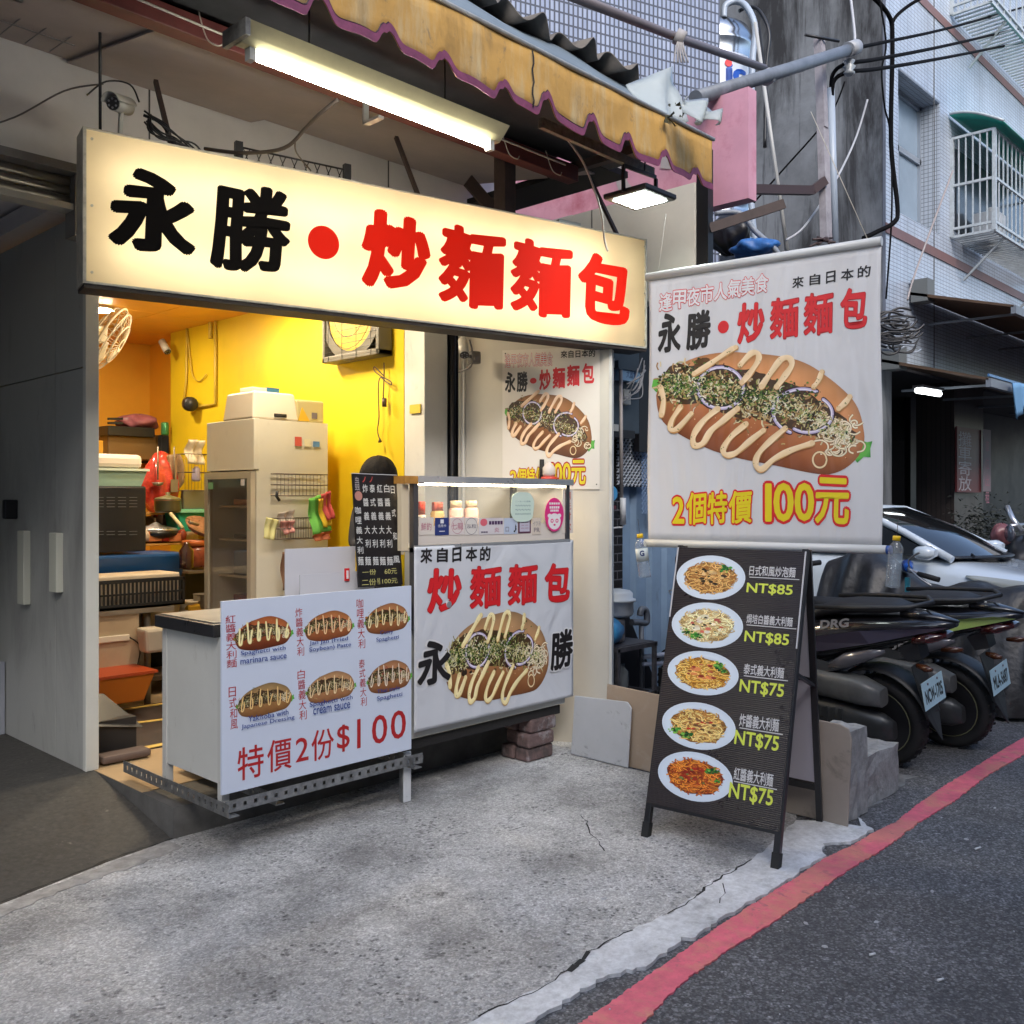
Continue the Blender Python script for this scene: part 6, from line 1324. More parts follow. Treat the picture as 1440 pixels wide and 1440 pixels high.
# window opening in the tiled face
def face_pt(px, py): p = vp(px, py, VB); return p.x-UB, p.z
wx0, wz0 = face_pt(1263, 300)[0], face_pt(1280, 303)[1]; wx1 = face_pt(1322, 200)[0]; wz1 = face_pt(1263, 118)[1]
wz0 = 5.32; wz1 = 7.2
ztop = 15; belt1, belt2 = 4.96, 8.35
xs0, xs1 = wx0, wx1
for nm, x0, y0, x1, y1 in (('a', 0, 3.3, xs0, ztop), ('b', xs0, 3.3, xs1, wz0), ('c', xs0, wz1, xs1, ztop), ('d', xs1, 3.3, 22, ztop)):
    wall_part('wall', M_tB, bB, fB, x1, y1, .04, x0, y0)
ri = frame(Vector((UB+xs1, VB, 0)), (0, 1, 0)); 
o = MB().box((0, wz0, 0.001), (.34, wz1, .02)).build('window_reveal', M_tD, None, local=True); o.parent = bB; o.matrix_basis = WM[bB.name].inverted() @ frame(Vector((UB+xs1-.0, VB+.34, 0)), (0, -1, 0)); 
MB().box((UB+xs0, VB-.0, wz1+.001), (UB+xs1, VB+.34, wz1+.02)).build('window_head', M_tD, bB)
wn_ = MB().box((UB+xs0, VB+.30, wz0), (UB+xs1, VB+.31, wz1)).build('window', mat('frosted_pane', (.24, .31, .38, 1), .15, noise=(.8, .2)), bB)
M_alu = mat('alu_frame', (.38, .42, .47, 1), .35, metal=.5)
ff = MB(); xm = UB+(xs0+xs1)/2-.1; zm = wz0+(wz1-wz0)*.58
for (a, b) in (((UB+xs0, wz0), (UB+xs1, wz0+.05)), ((UB+xs0, wz1-.05), (UB+xs1, wz1)), ((UB+xs0, zm-.04), (UB+xs1, zm+.04)), ((UB+xs0, wz0), (UB+xs0+.06, wz1)), ((UB+xs1-.06, wz0), (UB+xs1, wz1)), ((xm-.03, wz0), (xm+.03, wz1))): ff.box((a[0], VB+.26, a[1]), (b[0], VB+.30, b[1]))
fo = ff.build('frame', M_alu, wn_); 
for z in (belt1, belt2): MB().box((UB-.012, VB-.014, z), (UB+22, VB-.002, z+.13)).build('belt', M_belt, bB)
MB().box((UB+1.66, VB-.01, 3.3), (UB+1.675, VB-.002, 9)).build('joint', mat('seam_dark', (.1, .1, .1, 1), .8), bB)
# window cage with green roof
M_cage = mat('cage_paint', (.42, .46, .48, 1), .45, metal=.2, noise=(15, .2))
def cage(label, x0, x1, z0, z1, dep, name='window_cage', green=True, npx=6, npd=20):
    t = thing(name, label, 'window cage', (x0, VB-dep, z0)); v0, v1 = VB-dep, VB-.02
    mb = MB()
    for z in (z0, z0+.12, z0+(z1-z0)*.52, z1): 
        for (a, b) in (((x0, v0), (x1, v0)), ((x0, v0), (x0, v1)), ((x1, v0), (x1, v1))): mb.bar((*a, z), (*b, z), .035, .035)
    for (x, y) in ((x0, v0), (x1, v0), (x0, v1), (x1, v1)): mb.bar((x, y, z0), (x, y, z1), .05, .05)
    mb.build('frame', M_cage, t)
    for k in range(1, npx): y = v0+(v1-v0)*k/npx; MB().bar((x0, y, z0), (x0, y, z1), .018, .018).build('bar', M_cage, t)
    for k in range(1, npd): x = x0+(x1-x0)*k/npd; MB().bar((x, v0, z0), (x, v0, z1), .018, .018).build('bar', M_cage, t)
    mb = MB()
    for k in range(0, int((x1-x0)/.12)): mb.bar((x0+.12*k, v0, z0-.01), (x0+.12*k, v1, z0-.01), .03, .02)
    mb.build('floor_slats', M_cage, t, kind='stuff')
    for k in (0, 1):
        xx = x0+(x1-x0)*(.12+.7*k); MB().bar((xx, v0, z0), (xx, v1, z0-.55), .03, .03).build('brace', M_cage, t)
    if green:
        gm = mat('green_roof', (.03, .42, .32, 1), .4, noise=(4, .25))
        MB().grid(lambda i, j: (x0-.1+(x1-x0+.2)*i, v0-.16+(v1-v0+.16)*j, z1+.02+.30*math.sin(j*math.pi/2)), 12, 8).build('canopy', gm, t, solid=.006)
        MB().tube([(x0-.1, v0-.16+(v1-v0+.16)*j/8, z1+.04+.30*math.sin(j/8*math.pi/2)) for j in range(9)], .02, 6).build('canopy_rim', M_cage, t)
    return t
CE = -2.35
c1 = up(1335, 330, UB+1.75); cage('white barred window cage under a curved green canopy', 14.53, 18.5, 5.36, 6.80, .60)
cage('upper white barred window cage cut off by the photo\'s top right corner', 14.53, 20.5, 8.62, 10.6, .55, green=False)
item = thing('water_heater', 'grey drum and boxes standing inside the green-roofed window cage', 'water heater', (15.3, VB-.3, 5.42))
MB().lathe([(.16, 5.42), (.18, 5.45), (.18, 5.8), (.10, 5.88), (.08, 5.95), (0, 5.96)], (15.5, VB-.28, 0), 18).build('drum', mat('drum_grey', (.30, .32, .34, 1), .4), item)
MB().box((14.9, VB-.45, 5.42), (15.2, VB-.2, 5.75)).build('box', mat('drum_grey', (.30, .32, .34, 1), .4), item)
MB().box((14.7, VB-.03, 5.5), (18.2, VB+.0-.005, 6.7)).build('window', mat('dark_window', (.03, .04, .05, 1), .15), bB)
# ground floor: dark garage with shutter, pillar signs
gf = bB
MB().box((UB-2.5, VB+6, 0), (UB+22, VB+6.2, 3.3)).build('garage_back', mat('garage_dark', (.035, .035, .04, 1), .8), gf)
MB().box((UB-.0, VB+.02, 3.25), (UB+22, VB+6.2, 3.4)).build('garage_ceiling', mat('garage_dark', (.035, .035, .04, 1), .8), gf)
MB().box((UB+.02, VB+1.4, 0), (UB+3.2, VB+1.5, 2.45)).build('garage_shutter_shade', mat('shutter_and_shade_black', (.014, .014, .017, 1), .5, noise=(3, .2)), gf)
MB().box((UB+3.95, VB+1.2, 0), (UB+22, VB+1.3, 3.24)).build('garage_shutter_shade', mat('shutter_and_shade_black', (.014, .014, .017, 1), .5), gf)  # dark sheet added to keep the garage's right part dim
MB().box((UB+.02, VB+1.42, 2.45), (UB+3.2, VB+1.5, 3.25)).build('garage_fascia', mat('fascia_dim', (.16, .165, .17, 1), .7, noise=(2, .1)), gf)
def gpt(px, py, v): return vp(px, py, v)
VP = VB-.05
a = gpt(1342, 700, VP); b = gpt(1383, 700, VP)
MB().box((a.x, VB-.05, 0), (b.x, VB+.5, 3.25)).build('pillar', tile_mat('brown_pillar', (.05, .038, .036, 1), (.035, .03, .03, 1), (.015, .015, .015, 1), .2, .07, .4, .1, .2, .5), gf)
rs = thing('vertical_sign', 'dark red vertical sign reading 攤車寄放 on the garage pillar', 'sign', (a.x, VP-.06, 1.2))
a = gpt(1343, 692, VP-.06); b = gpt(1377, 605, VP-.06)
MB().box((a.x, VP-.09, a.z), (b.x, VP-.06, b.z)).build('board', mat('sign_maroon', (.13, .022, .025, 1), .5), rs)
for i, ch in enumerate('攤車寄放'):
    y0, y1 = (609, 627) if i == 0 else (629, 646) if i == 1 else (649, 668) if i == 2 else (670, 690)
    p = gpt(1348, y1, VP-.092); q = gpt(1366, y0, VP-.092); mb = MB(); put_text(mb, ch, (p.x, p.z, q.x, q.z), 0, .0); mb.v = [(x, VP-.0925, y) for x, y, z in mb.v]; mb.build('lettering', mat('ink_dull', (.5, .46, .5, 1), .5), rs)
ps = thing('paper_banner', 'pale pink paper strip with faint writing beside the dark red sign', 'banner', (b.x, VP-.1, 1.2))
a = gpt(1382, 691, VP-.12); b = gpt(1393, 605, VP-.12); MB().box((a.x, VP-.125, a.z), (b.x, VP-.12, b.z)).build('sheet', mat('paper_pink', (.26, .20, .22, 1), .6), ps)
for i in range(4): 
    mb = MB(); put_text(mb, '車位出租'[i], (a.x+.1, b.z-.35-.26*i, b.x-.08, b.z-.17-.26*i), 0, 0); mb.v = [(x, VP-.1265, y) for x, y, z in mb.v]; mb.build('lettering', K_rose, ps)
gl = thing('garage_lamp', 'small lit tube lamp under the dark garage awning', 'lamp', gpt(1305, 551, VB-.6))
a = gpt(1290, 549, VB-.6); b = gpt(1321, 554, VB-.6); MB().tube([a, b], .035, 8).build('tube', emat('garage_tube', (.9, .96, 1, 1), 5), gl)
MB().bar(a+Vector((0, 0, .05)), b+Vector((0, 0, .05)), .12, .03).build('housing', M_blk, gl)
for (lab, y0, y1, xa, p0, p1, d1, mcol) in (('upper brown retractable awning on the white tiled house', 0, 0, 0, (1285, 402), (1440, 452), 2.0, (.085, .05, .03, 1)), ('lower brown retractable awning with blue rim over the garage', 0, 0, 0, (1238, 512), (1440, 560), 2.4, (.10, .052, .03, 1))):
    up_aw = lab.startswith('upper'); t = thing('house_awning', lab, 'awning', (UB, VB, 3.2), group='brown retractable awnings')
    v1 = VB-1.3; zt = 4.05 if up_aw else 3.05
    x0 = (UB+.75) if up_aw else UB-.2; x1 = UB+14
    zf = zt-.12
    MB().hexa([(x0, v1, zf), (x1, v1, zf), (x1, VB-.03, zt+.22), (x0, VB-.03, zt+.22)], [(x0, v1, zf+.03), (x1, v1, zf+.03), (x1, VB-.03, zt+.26), (x0, VB-.03, zt+.26)]).build('canvas', mat('awning_brown', mcol, .8, noise=(2, .3)), t)
    MB().bar((x0, v1, zf-.03), (x1, v1, zf-.03), .06, .10).build('front_bar', mat('bar_grey', (.16, .18, .21, 1), .5), t)
    if not up_aw: MB().bar((x0, v1, zf+.06), (x1, v1, zf+.06), .02, .03).build('rim', mat('rim_blue', (.06, .16, .34, 1), .4), t)
    MB().box((x0, VB-.25, zt+.12), (x0+.25, VB-.03, zt+.42)).build('cassette_end', mat('cassette', (.12, .13, .13, 1), .6), t)
    for k in range(6): MB().bar((x0+.4+k*1.5, v1, zf-.02), (x0+.6+k*1.5, VB-.05, zt-.1), .03, .03).build('arm', mat('bar_grey', (.16, .18, .21, 1), .5), t)
bt = thing('blue_towel', 'blue cloth hanging from the lower awning\'s corner', 'cloth', gpt(1430, 560, VB-1.35))
q = [gpt(1424, 538, VB-1.4), gpt(1445, 540, VB-1.4), gpt(1443, 570, VB-1.4), gpt(1431, 590, VB-1.4)]
MB().grid(lambda i, j: (q[0].lerp(q[1], i)).lerp(q[3].lerp(q[2], i), j)+Vector((0, .03*math.sin(12*i), 0)), 8, 6).build('cloth', mat('towel_blue', (.14, .30, .50, 1), .8), bt, solid=.004)
# other side of the alley and street: a plain facing terrace, which the photo's shade implies
op = thing('opposite_building', 'plain rendered terrace on the near side of the street', 'building', (4, -5.2, 0))
MB().box((-14, -11, 0), (26, -5.0, 8.5)).build('wall', mat('render_grey', (.30, .30, .31, 1), .85, noise=(1.5, .15)), op)
for k in range(9):
    for z in (1.0, 4.2): MB().box((-12+4.2*k, -5.0, z), (-10.2+4.2*k, -4.97, z+1.5)).build('window', mat('dark_window', (.03, .04, .05, 1), .15), op)
wst = thing('side_building', 'plain rendered house closing the view left of the shop', 'building', (-6, 6, 0))
MB().box((-12, 3.5, 0), (-4.1, 12, 8)).build('wall', mat('render_grey', (.30, .30, .31, 1), .85), wst)
MB().box((-4.1, 4.95, 3.3), (2.6, 12, 9)).build('wall', mat('render_grey', (.30, .30, .31, 1), .85), wst)
far = thing('far_building', 'grey house closing the far end of the street', 'building', (44, 5, 0)); MB().box((40, 1, 0), (50, 20, 16)).build('wall', mat('render_grey', (.30, .30, .31, 1), .85), far)

# ================================================================ WATER TANK, POLES, CABLES
tk = thing('water_tank', 'tall stainless steel water tank with a white and blue badge', 'water tank', camXZ(2.05, 10.8, 4.0))
c = camXZ(2.28, 10.9, 0); R_ = .47; M_tank = mat('tank_steel', (.50, .52, .55, 1), .22, metal=1, noise=(3, .08))
z0, z1 = 4.0, 6.95; pr = [(R_*.9, z0)]
z = z0
while z < z1-.5: pr += [(R_, z+.02), (R_, z+.16), (R_*1.025, z+.18), (R_*1.025, z+.21), (R_, z+.23)]; z += .24 if z < z1-1.4 or z > z1-.9 else .5
pr += [(R_, z1-.25), (R_*.9, z1-.12), (R_*.6, z1-.03), (.0, z1)]
MB().lathe(pr, (c.x, c.y, 0), 40).build('tank_body', M_tank, tk)
# curved badge
b0 = MB(); bl_ = MB(); br_ = MB()
va_ = math.atan2(-c.y, -c.x)
def cyl(a, z, r): return Vector((c.x+r*math.cos(a), c.y+r*math.sin(a), z))
t_ = dp(1035, 102, 10.45).z
b0.grid(lambda i, j: cyl(va_+.02+.95*i, t_-.22+.44*j, R_*1.035), 10, 1); b0.build('badge', mat('badge_white', (.55, .6, .68, 1), .3), tk)
mb = MB(); put_text(mb, 'ic', (.14, t_-.12, .40, t_+.10), 0, .05); mb.v = [tuple(cyl(va_+.02+v[0]/R_, v[1], R_*1.045)) for v in mb.v]; mb.build('lettering', mat('badge_blue', (.01, .08, .42, 1), .4), tk)
mb = MB(); put_text(mb, '●', (.13, t_+.05, .21, t_+.13), 0, .0); mb.v = [tuple(cyl(va_+.02+v[0]/R_, v[1], R_*1.055)) for v in mb.v]; mb.build('lettering', K_red, tk)
vp_ = thing('vent_pipes', 'blue-grey pipes curving over the steel tank and down its side', 'pipe', c)
P = [dp(1062, 340, 10.3), dp(1057, 290, 10.3), dp(1056, 200, 10.3), dp(1058, 90, 10.3), dp(1062, 40, 10.3), dp(1050, 10, 10.4), dp(1035, 2, 10.5), dp(1020, 8, 10.5), dp(1018, 25, 10.5)]
MB().tube(smoothpath(P), .035, 8).build('pipe', mat('pipe_pale', (.34, .40, .48, 1), .35), vp_); MB().tube(smoothpath([p+Vector((.12, -.1, -.05)) for p in P[2:-1]]), .02, 8).build('pipe', M_blk, vp_)
tt = thing('pole_strut', 'thin pale steel rod slanting down beside the tank', 'rod', dp(1107, 352, 8)); MB().tube([dp(1062, 32, 8.6), dp(1107, 352, 8.2)], .018, 6).build('rod', mat('rod_pale', (.42, .42, .40, 1), .4), tt); MB().tube([dp(1067, 32, 8.65), dp(1105, 352, 8.25)], .01, 6).build('rod', M_blk, tt)
rod2 = thing('long_rod', 'long brown-grey pole slanting over the awning from the top', 'rod', dp(950, 60, 6)); MB().tube([dp(780, -15, 5.0), dp(950, 52, 6.2), dp(1075, 96, 7.2)], .028, 8).build('rod', mat('rod_brown', (.16, .14, .15, 1), .5), rod2)
tie = MB(); 
for k in range(5): tie.tube(smoothpath([dp(955+k, 52, 6.15), dp(950+3*k, 70, 6.1), dp(948+5*k, 88, 6.1)]), .006, 4)
tie.tube([dp(950, 50, 6.15), dp(962, 56, 6.15)], .05, 6); tie.build('rope_tie', mat('rope_pale', (.35, .33, .32, 1), .8), rod2)
bgp = thing('fat_pipe', 'fat grey pole lying across above the pink signboard', 'pole', dp(1090, 100, 7)); MB().tube([dp(978, 138, 6.0), dp(1110, 97, 7.2), dp(1200, 68, 8.1)], .048, 14).build('pipe', mat('pipe_dirty', (.15, .17, .20, 1), .5, noise=(6, .3)), bgp); MB().tube([dp(1192, 70, 8.0), dp(1204, 66, 8.1)], .062, 14).build('collar', mat('collar_grey', (.34, .35, .37, 1), .5), bgp); MB().tube([dp(1077, 110, 6.9), dp(1083, 106, 6.95)], .055, 12).build('label_band', mat('label_grey', (.5, .5, .5, 1), .5), bgp)
po = thing('rusty_post', 'peeling pale and rust-brown post bolted beside the cement wall', 'post', dp(1160, 345, 8))
M_rp = mat('peeling_paint', (.33, .31, .33, 1), .7, noise=(6, .3), dirt=((.10, .045, .03, 1), 5, .5, (1, 1, .3)))
MB().bar(dp(1152, 55, 8.0), dp(1157, 180, 8.0), .07, .07).build('post', M_rp, po); MB().bar(dp(1157, 180, 8.01), dp(1162, 338, 8.0), .10, .06).build('post', M_rp, po)
MB().bar(dp(1045, 266, 7.3), dp(1142, 268, 7.9), .05, .07).build('arm', mat('arm_brown', (.05, .03, .03, 1), .6), po); MB().bar(dp(1142, 268, 7.9), dp(1160, 254, 7.95), .05, .07).build('arm', mat('arm_brown', (.05, .03, .03, 1), .6), po)
MB().tube([dp(1132, 49, 7.9), dp(1180, 58, 8.0)], .012, 6).build('crossbar', M_blk, po)
jk = MB(); rr = random.Random(3)
for k in range(14): p = dp(rr.uniform(1138, 1175), rr.uniform(333, 350), 7.6); q = dp(rr.uniform(1138, 1175), rr.uniform(333, 350), 7.5); jk.tube([p, q], .01, 5)
jk.build('rusty_scraps', mat('arm_brown', (.05, .03, .03, 1), .6), po)
cp_ = thing('cable_duct', 'pale blue plastic duct with black cables bending into its top', 'pipe', dp(1170, 340, 8)); MB().tube([dp(1168, 125, 8.15), dp(1174, 345, 8.1)], .034, 10).build('duct', mat('duct_blue', (.36, .42, .50, 1), .4), cp_)
ins = MB(); ins.lathe([(.03, 0), (.05, .02), (.03, .04), (.055, .07), (.03, .09), (.05, .12), (.02, .14)], tuple(dp(1194, 106, 8.1)), 12); tag(ins.build('insulator', mat('insulator', (.30, .33, .35, 1), .25)), 'small ribbed cable insulator under the fat grey pole\'s end', 'insulator')
M_cab = mat('cable_black', (.006, .006, .007, 1), .9, spec=.08)
def cable(label, pts, r=.014, m=None, k=6): return tag(MB().tube(smoothpath(pts, k), r, 6).build('cable', m or M_cab), label, 'cable')
FR = 13.
cable('topmost overhead black cable running to the upper right corner', [dp(1200, 68, 8.1), dp(1240, 60, 9), dp(1340, 38, 12), dp(1450, 7, 17)], .018)
cable('second overhead black cable, bending into the plastic duct', [dp(1169, 130, 8.15), dp(1171, 105, 8.15), dp(1190, 90, 8.2), dp(1240, 82, 9), dp(1340, 62, 12), dp(1450, 36, 17)], .018)
cable('third overhead black cable, lowest, bending into the plastic duct', [dp(1170, 135, 8.13), dp(1174, 112, 8.13), dp(1195, 101, 8.2), dp(1240, 96, 9), dp(1340, 79, 12), dp(1450, 57, 17)], .018)
cable('thick black cable bundle dropping down the tiled corner from the top', [dp(1222, -10, 11.5), dp(1250, 22, 11.8), dp(1255, 60, 11.9), dp(1253, 200, 12), dp(1262, 290, 12), dp(1258, 312, 11.9), dp(1235, 325, 11.8), dp(1214, 335, 11.7)], .03)
cable('black cable arching from the corner bundle to the top edge', [dp(1254, 60, 11.9), dp(1256, 30, 11.9), dp(1275, 10, 12), dp(1305, -8, 12)], .022)
cable('thinner black cable running down beside the corner bundle', [dp(1236, -5, 11.5), dp(1246, 60, 11.6), dp(1240, 100, 11.6), dp(1244, 150, 11.7), dp(1252, 190, 11.9), dp(1254, 300, 11.9), dp(1246, 420, 11.8)], .012)
cable('white cord drooping across the cement wall', [dp(1220, 140, 9), dp(1205, 190, 9), dp(1185, 235, 8.8), dp(1165, 270, 8.4), dp(1130, 320, 8.1), dp(1105, 338, 8)], .010, mat('cord_white', (.42, .43, .46, 1), .6))
cable('white cord hanging from the top to the fat grey pole', [dp(1196, -5, 8.3), dp(1202, 50, 8.2), dp(1200, 75, 8.1)], .012, mat('cord_white', (.42, .43, .46, 1), .6))
cable('thin black line crossing the cement wall diagonally', [dp(1188, 115, 10), dp(1165, 165, 10), dp(1100, 240, 10), dp(1060, 285, 10)], .010)
cable('pale cord hanging in front of the white tiles down to the awning box', [dp(1340, 240, 12), dp(1310, 320, 11.8), dp(1285, 390, 11.6), dp(1276, 422, 11.5)], .012, mat('cord_tan', (.32, .28, .27, 1), .6))
# cable coil at the tiled corner
cc = thing('cable_coil', 'big messy bundle of black and pale cables at the house corner', 'cable', dp(1262, 460, 11)); rr = random.Random(12)
for k in range(26):
    cx_, cy_ = rr.uniform(1248, 1272), rr.uniform(440, 490); rx_, ry_ = rr.uniform(14, 34), rr.uniform(5, 16); dd = rr.uniform(10.6, 11.4)
    MB().tube(smoothpath([dp(cx_+rx_*math.cos(a*.9), cy_+ry_*math.sin(a*.9)+rr.uniform(-2, 2), dd) for a in range(7)], 4), rr.uniform(.008, .018), 5).build('loop', M_blk if rr.random() < .72 else mat('cable_pale', (.30, .34, .40, 1), .5), cc)
bb = thing('blue_tarp_bundle', 'blue tarpaulin bundle on a dark frame behind the banner top', 'tarpaulin', dp(1060, 352, 7))
def blob(mb, c, rx, ry, rz, seed, n=14, amp=.18, ax=None):
    r = random.Random(seed); ph = [r.uniform(0, 6) for _ in range(6)]; c = Vector(c)
    def f(i, j):
        th = i*2*math.pi; fi = j*math.pi; k = 1+amp*math.sin(3*th+ph[0]+2*fi)+amp*.6*math.sin(7*th+ph[1]-3*fi+ph[2])
        v = Vector((rx*math.sin(fi)*math.cos(th)*k, ry*math.sin(fi)*math.sin(th)*k, rz*math.cos(fi)*(1+amp*.5*math.sin(5*th+ph[3]))))
        return c+(ax @ v if ax else v)
    return mb.grid(f, n*2, n)
blob(MB(), dp(1062, 350, 7.0), .14, .16, .07, 5).build('bundle', mat('tarp_blue', (.03, .13, .38, 1), .5, noise=(20, .4)), bb)
db = thing('black_bundle', 'black plastic bag bulging under the pink signboard', 'bag', dp(1028, 325, 7.2)); blob(MB(), dp(1028, 330, 7.3), .14, .16, .15, 6).build('bag', M_blk, db)
hs_ = MB().tube(smoothpath([dp(1005, 300, 7), dp(1040, 300, 7), dp(1062, 325, 7), dp(1085, 345, 6.9), dp(1095, 358, 6.9)]), .02, 6); tag(hs_.build('hose', mat('hose_grey', (.25, .28, .32, 1), .5)), 'grey hose curving over the black bag', 'hose')
# ================================================================ SCOOTERS
M_tyre = mat('tyre', (.012, .012, .013, 1), .75, bump=(60, .4, .004)); M_pla = mat('scooter_black', (.010, .010, .013, 1), .22, coat=.6); M_mattp = mat('scooter_plastic', (.022, .023, .026, 1), .5, noise=(30, .2)); M_eng = mat('engine_grey', (.06, .065, .07, 1), .4, metal=.5, noise=(12, .2))
M_rim = mat('rim_dark', (.05, .05, .055, 1), .35, metal=.7)
def ringw(mb, r, w_, c, n=36):
    pr = [(r-.075, -w_*.35), (r-.04, -w_/2), (r-.012, -w_*.42), (r, -w_*.2), (r, w_*.2), (r-.012, w_*.42), (r-.04, w_/2), (r-.075, w_*.35), (r-.075, -w_*.35)]
    mb.lathe(pr, c, n, axis=(0, 1, 0))
def scooter(label, base, yaw, lean, plate, accent=None, word='DRG', body=None):
    m = Matrix.Translation(Vector(base)) @ Matrix.Rotation(yaw, 4, 'Z') @ frame((0, 0, 0), (0, 1, 0), (-1, 0, 0)) @ Matrix.Rotation(lean, 4, 'X')
    body = body or M_pla
    t = thing('parked_scooter', label, 'scooter', m, group='black scooters parked across the kerb'); L = dict(local=True)
    R_ = .262
    for nm, x in (('rear_wheel', 0), ('front_wheel', 1.30)):
        mb = MB(); ringw(mb, R_, .125, (x, 0, R_)); wh = mb.build(nm, M_tyre, t, **L)
        mb = MB(); mb.lathe([(.19, -.04), (.18, .0), (.19, .04)], (x, 0, R_), 28, axis=(0, 1, 0)); mb.lathe([(.04, -.06), (.04, .06)], (x, 0, R_), 14, axis=(0, 1, 0))
        for k in range(5): a = k*1.2566; mb.bar((x+.03*math.cos(a), 0, R_+.03*math.sin(a)), (x+.185*math.cos(a+.2), 0, R_+.185*math.sin(a+.2)), .03, .03, (0, 1, 0))
        mb.build('rim', M_rim, wh, **L)
        MB().tube([(x+.185*math.cos(k*.2244), .045, R_+.185*math.sin(k*.2244)) for k in range(29)], .003, 5).build('rim_stripe', mat('rim_line', (.18, .18, .10, 1), .4), wh, **L)
    MB().loft([(-.46, 0, .86, .02, .012, 3), (-.38, 0, .85, .07, .035, 3), (-.2, 0, .82, .12, .07, 3), (0, 0, .78, .155, .10, 3.2), (.3, 0, .71, .175, .14, 3.5), (.55, 0, .62, .17, .17, 3.5), (.78, 0, .48, .15, .18, 3.5), (.95, 0, .36, .15, .08, 4)], 24).build('tail_body', body, t, **L)
    MB().loft([(-.22, 0, .935, .05, .015, 3), (-.12, 0, .935, .10, .032, 3), (.12, 0, .92, .115, .036, 3), (.26, 0, .895, .12, .036, 3), (.34, 0, .855, .125, .036, 3), (.6, 0, .82, .12, .045, 3), (.80, 0, .83, .08, .04, 3), (.86, 0, .85, .05, .02, 3)], 20).build('seat', mat('seat_vinyl', (.014, .014, .016, 1), .55, bump=(50, .2, .003)), t, **L)
    for s_ in (-1, 1):
        MB().add([(-.44, s_*.07, .855), (-.05, s_*.178, .755), (.40, s_*.198, .645), (.50, s_*.196, .715), (.0, s_*.184, .825), (-.34, s_*.125, .872)], [(0, 1, 4, 5), (1, 2, 3, 4)] if s_ > 0 else [(5, 4, 1, 0), (4, 3, 2, 1)]).build('side_flash', accent or mat('flash_grey', (.045, .04, .065, 1), .2, coat=.8), t, **L)
        MB().tube([(.28, s_*.15, .93), (.0, s_*.165, .95), (-.26, s_*.12, .965), (-.34, 0, .97)], .013, 8).build('grab_rail', M_mattp, t, **L)
        MB().loft([(.20, s_*.175, .60, .012, .02, 2), (.10, s_*.176, .64, .02, .045, 2), (-.05, s_*.155, .69, .016, .03, 2), (-.12, s_*.14, .71, .004, .008, 2)], 10).build('side_lamp', mat('lamp_glass', (.10, .10, .12, 1), .15, coat=1), t, **L)
    MB().loft([(-.42, 0, .80, .05, .012, 2), (-.34, 0, .79, .11, .035, 3), (-.26, 0, .775, .12, .03, 3)], 14).build('tail_light', mat('tail_red', (.035, .004, .004, 1), .15, coat=1), t, **L)
    MB().loft([(.52, .13, .30, .05, .07, 3), (.35, .15, .31, .07, .10, 3), (.1, .15, .29, .07, .10, 3), (-.08, .14, .27, .05, .08, 3), (-.14, .13, .26, .03, .05, 3)], 18).build('engine_cover', M_eng, t, **L)
    MB().loft([(.40, .15, .50, .05, .05, 4), (.30, .155, .50, .07, .075, 4), (.02, .155, .475, .07, .075, 4), (-.10, .15, .45, .05, .05, 4)], 16).build('air_box', mat('airbox', (.09, .095, .10, 1), .4, noise=(20, .2)), t, **L)
    MB().loft([(.5, -.15, .28, .04, .04, 2), (.2, -.17, .32, .05, .055, 2.5), (-.15, -.18, .38, .06, .065, 2.5), (-.28, -.18, .40, .05, .055, 2.5)], 16).build('exhaust', M_eng, t, **L)
    mb = MB(); mb.grid(lambda i, j: (.0+.31*math.cos(.9+2.0*i), -.085+.17*j, R_+.31*math.sin(.9+2.0*i)+.01*math.cos((j-.5)*3)), 14, 4); mb.build('rear_fender', M_mattp, t, solid=.005, **L)
    MB().hexa([(-.20, -.06, .64), (-.20, .06, .64), (-.28, .05, .66), (-.28, -.05, .66)], [(-.16, -.07, .72), (-.16, .07, .72), (-.26, .06, .76), (-.26, -.06, .76)]).build('plate_bracket', M_mattp, t, **L)
    mb = MB(); mb.add([(-.23, -.075, .62), (-.23, .075, .62), (-.30, .07, .34), (-.34, 0, .20), (-.30, -.07, .34)], [(0, 1, 2, 3, 4)]); mb.build('mud_flap', M_mattp, t, solid=.006, **L)
    pf = frame(Vector((-.315, .13, .40)), (0, -1, 0), (.10, 0, 1)); 
    mb = MB().box((0, 0, 0), (.26, .15, .004)); mb.v = [tuple(pf @ Vector(v)) for v in mb.v]; pl = mb.build('licence_plate', mat('plate_pale', (.42, .60, .70, 1), .35), t, **L)
    mb = MB(); put_text(mb, plate, (.022, .028, .238, .105), .0048, .03); mb.v = [tuple(pf @ Vector(v)) for v in mb.v]; mb.build('lettering', K_blk, pl, **L)
    mb = MB(); 
    for x in (.07, .19): mb.lathe([(.007, .004), (.007, .007)], (x, .13, 0), 8)
    mb.v = [tuple(pf @ Vector(v)) for v in mb.v]; mb.build('plate_bolt', K_gry, pl, **L)
    for s_ in (-1, 1):
        MB().tube([(.05, s_*.13, .30), (.18, s_*.13, .62)], .012, 8).build('shock', M_eng, t, **L)
        MB().tube([(.06+.12*k/40+.028*math.cos(k*1.2), s_*.13+.028*math.sin(k*1.2), .34+.24*k/40) for k in range(41)], .006, 5).build('spring', mat('spring_red', (.10, .10, .11, 1), .3, metal=.8), t, **L)
        MB().loft([(-.30, s_*.16, .66, .012, .012, 2), (-.36, s_*.19, .66, .025, .02, 2), (-.40, s_*.20, .66, .01, .01, 2)], 10).build('indicator', mat('amber', (.06, .02, .008, 1), .2), t, **L)
    tr_ = MB()
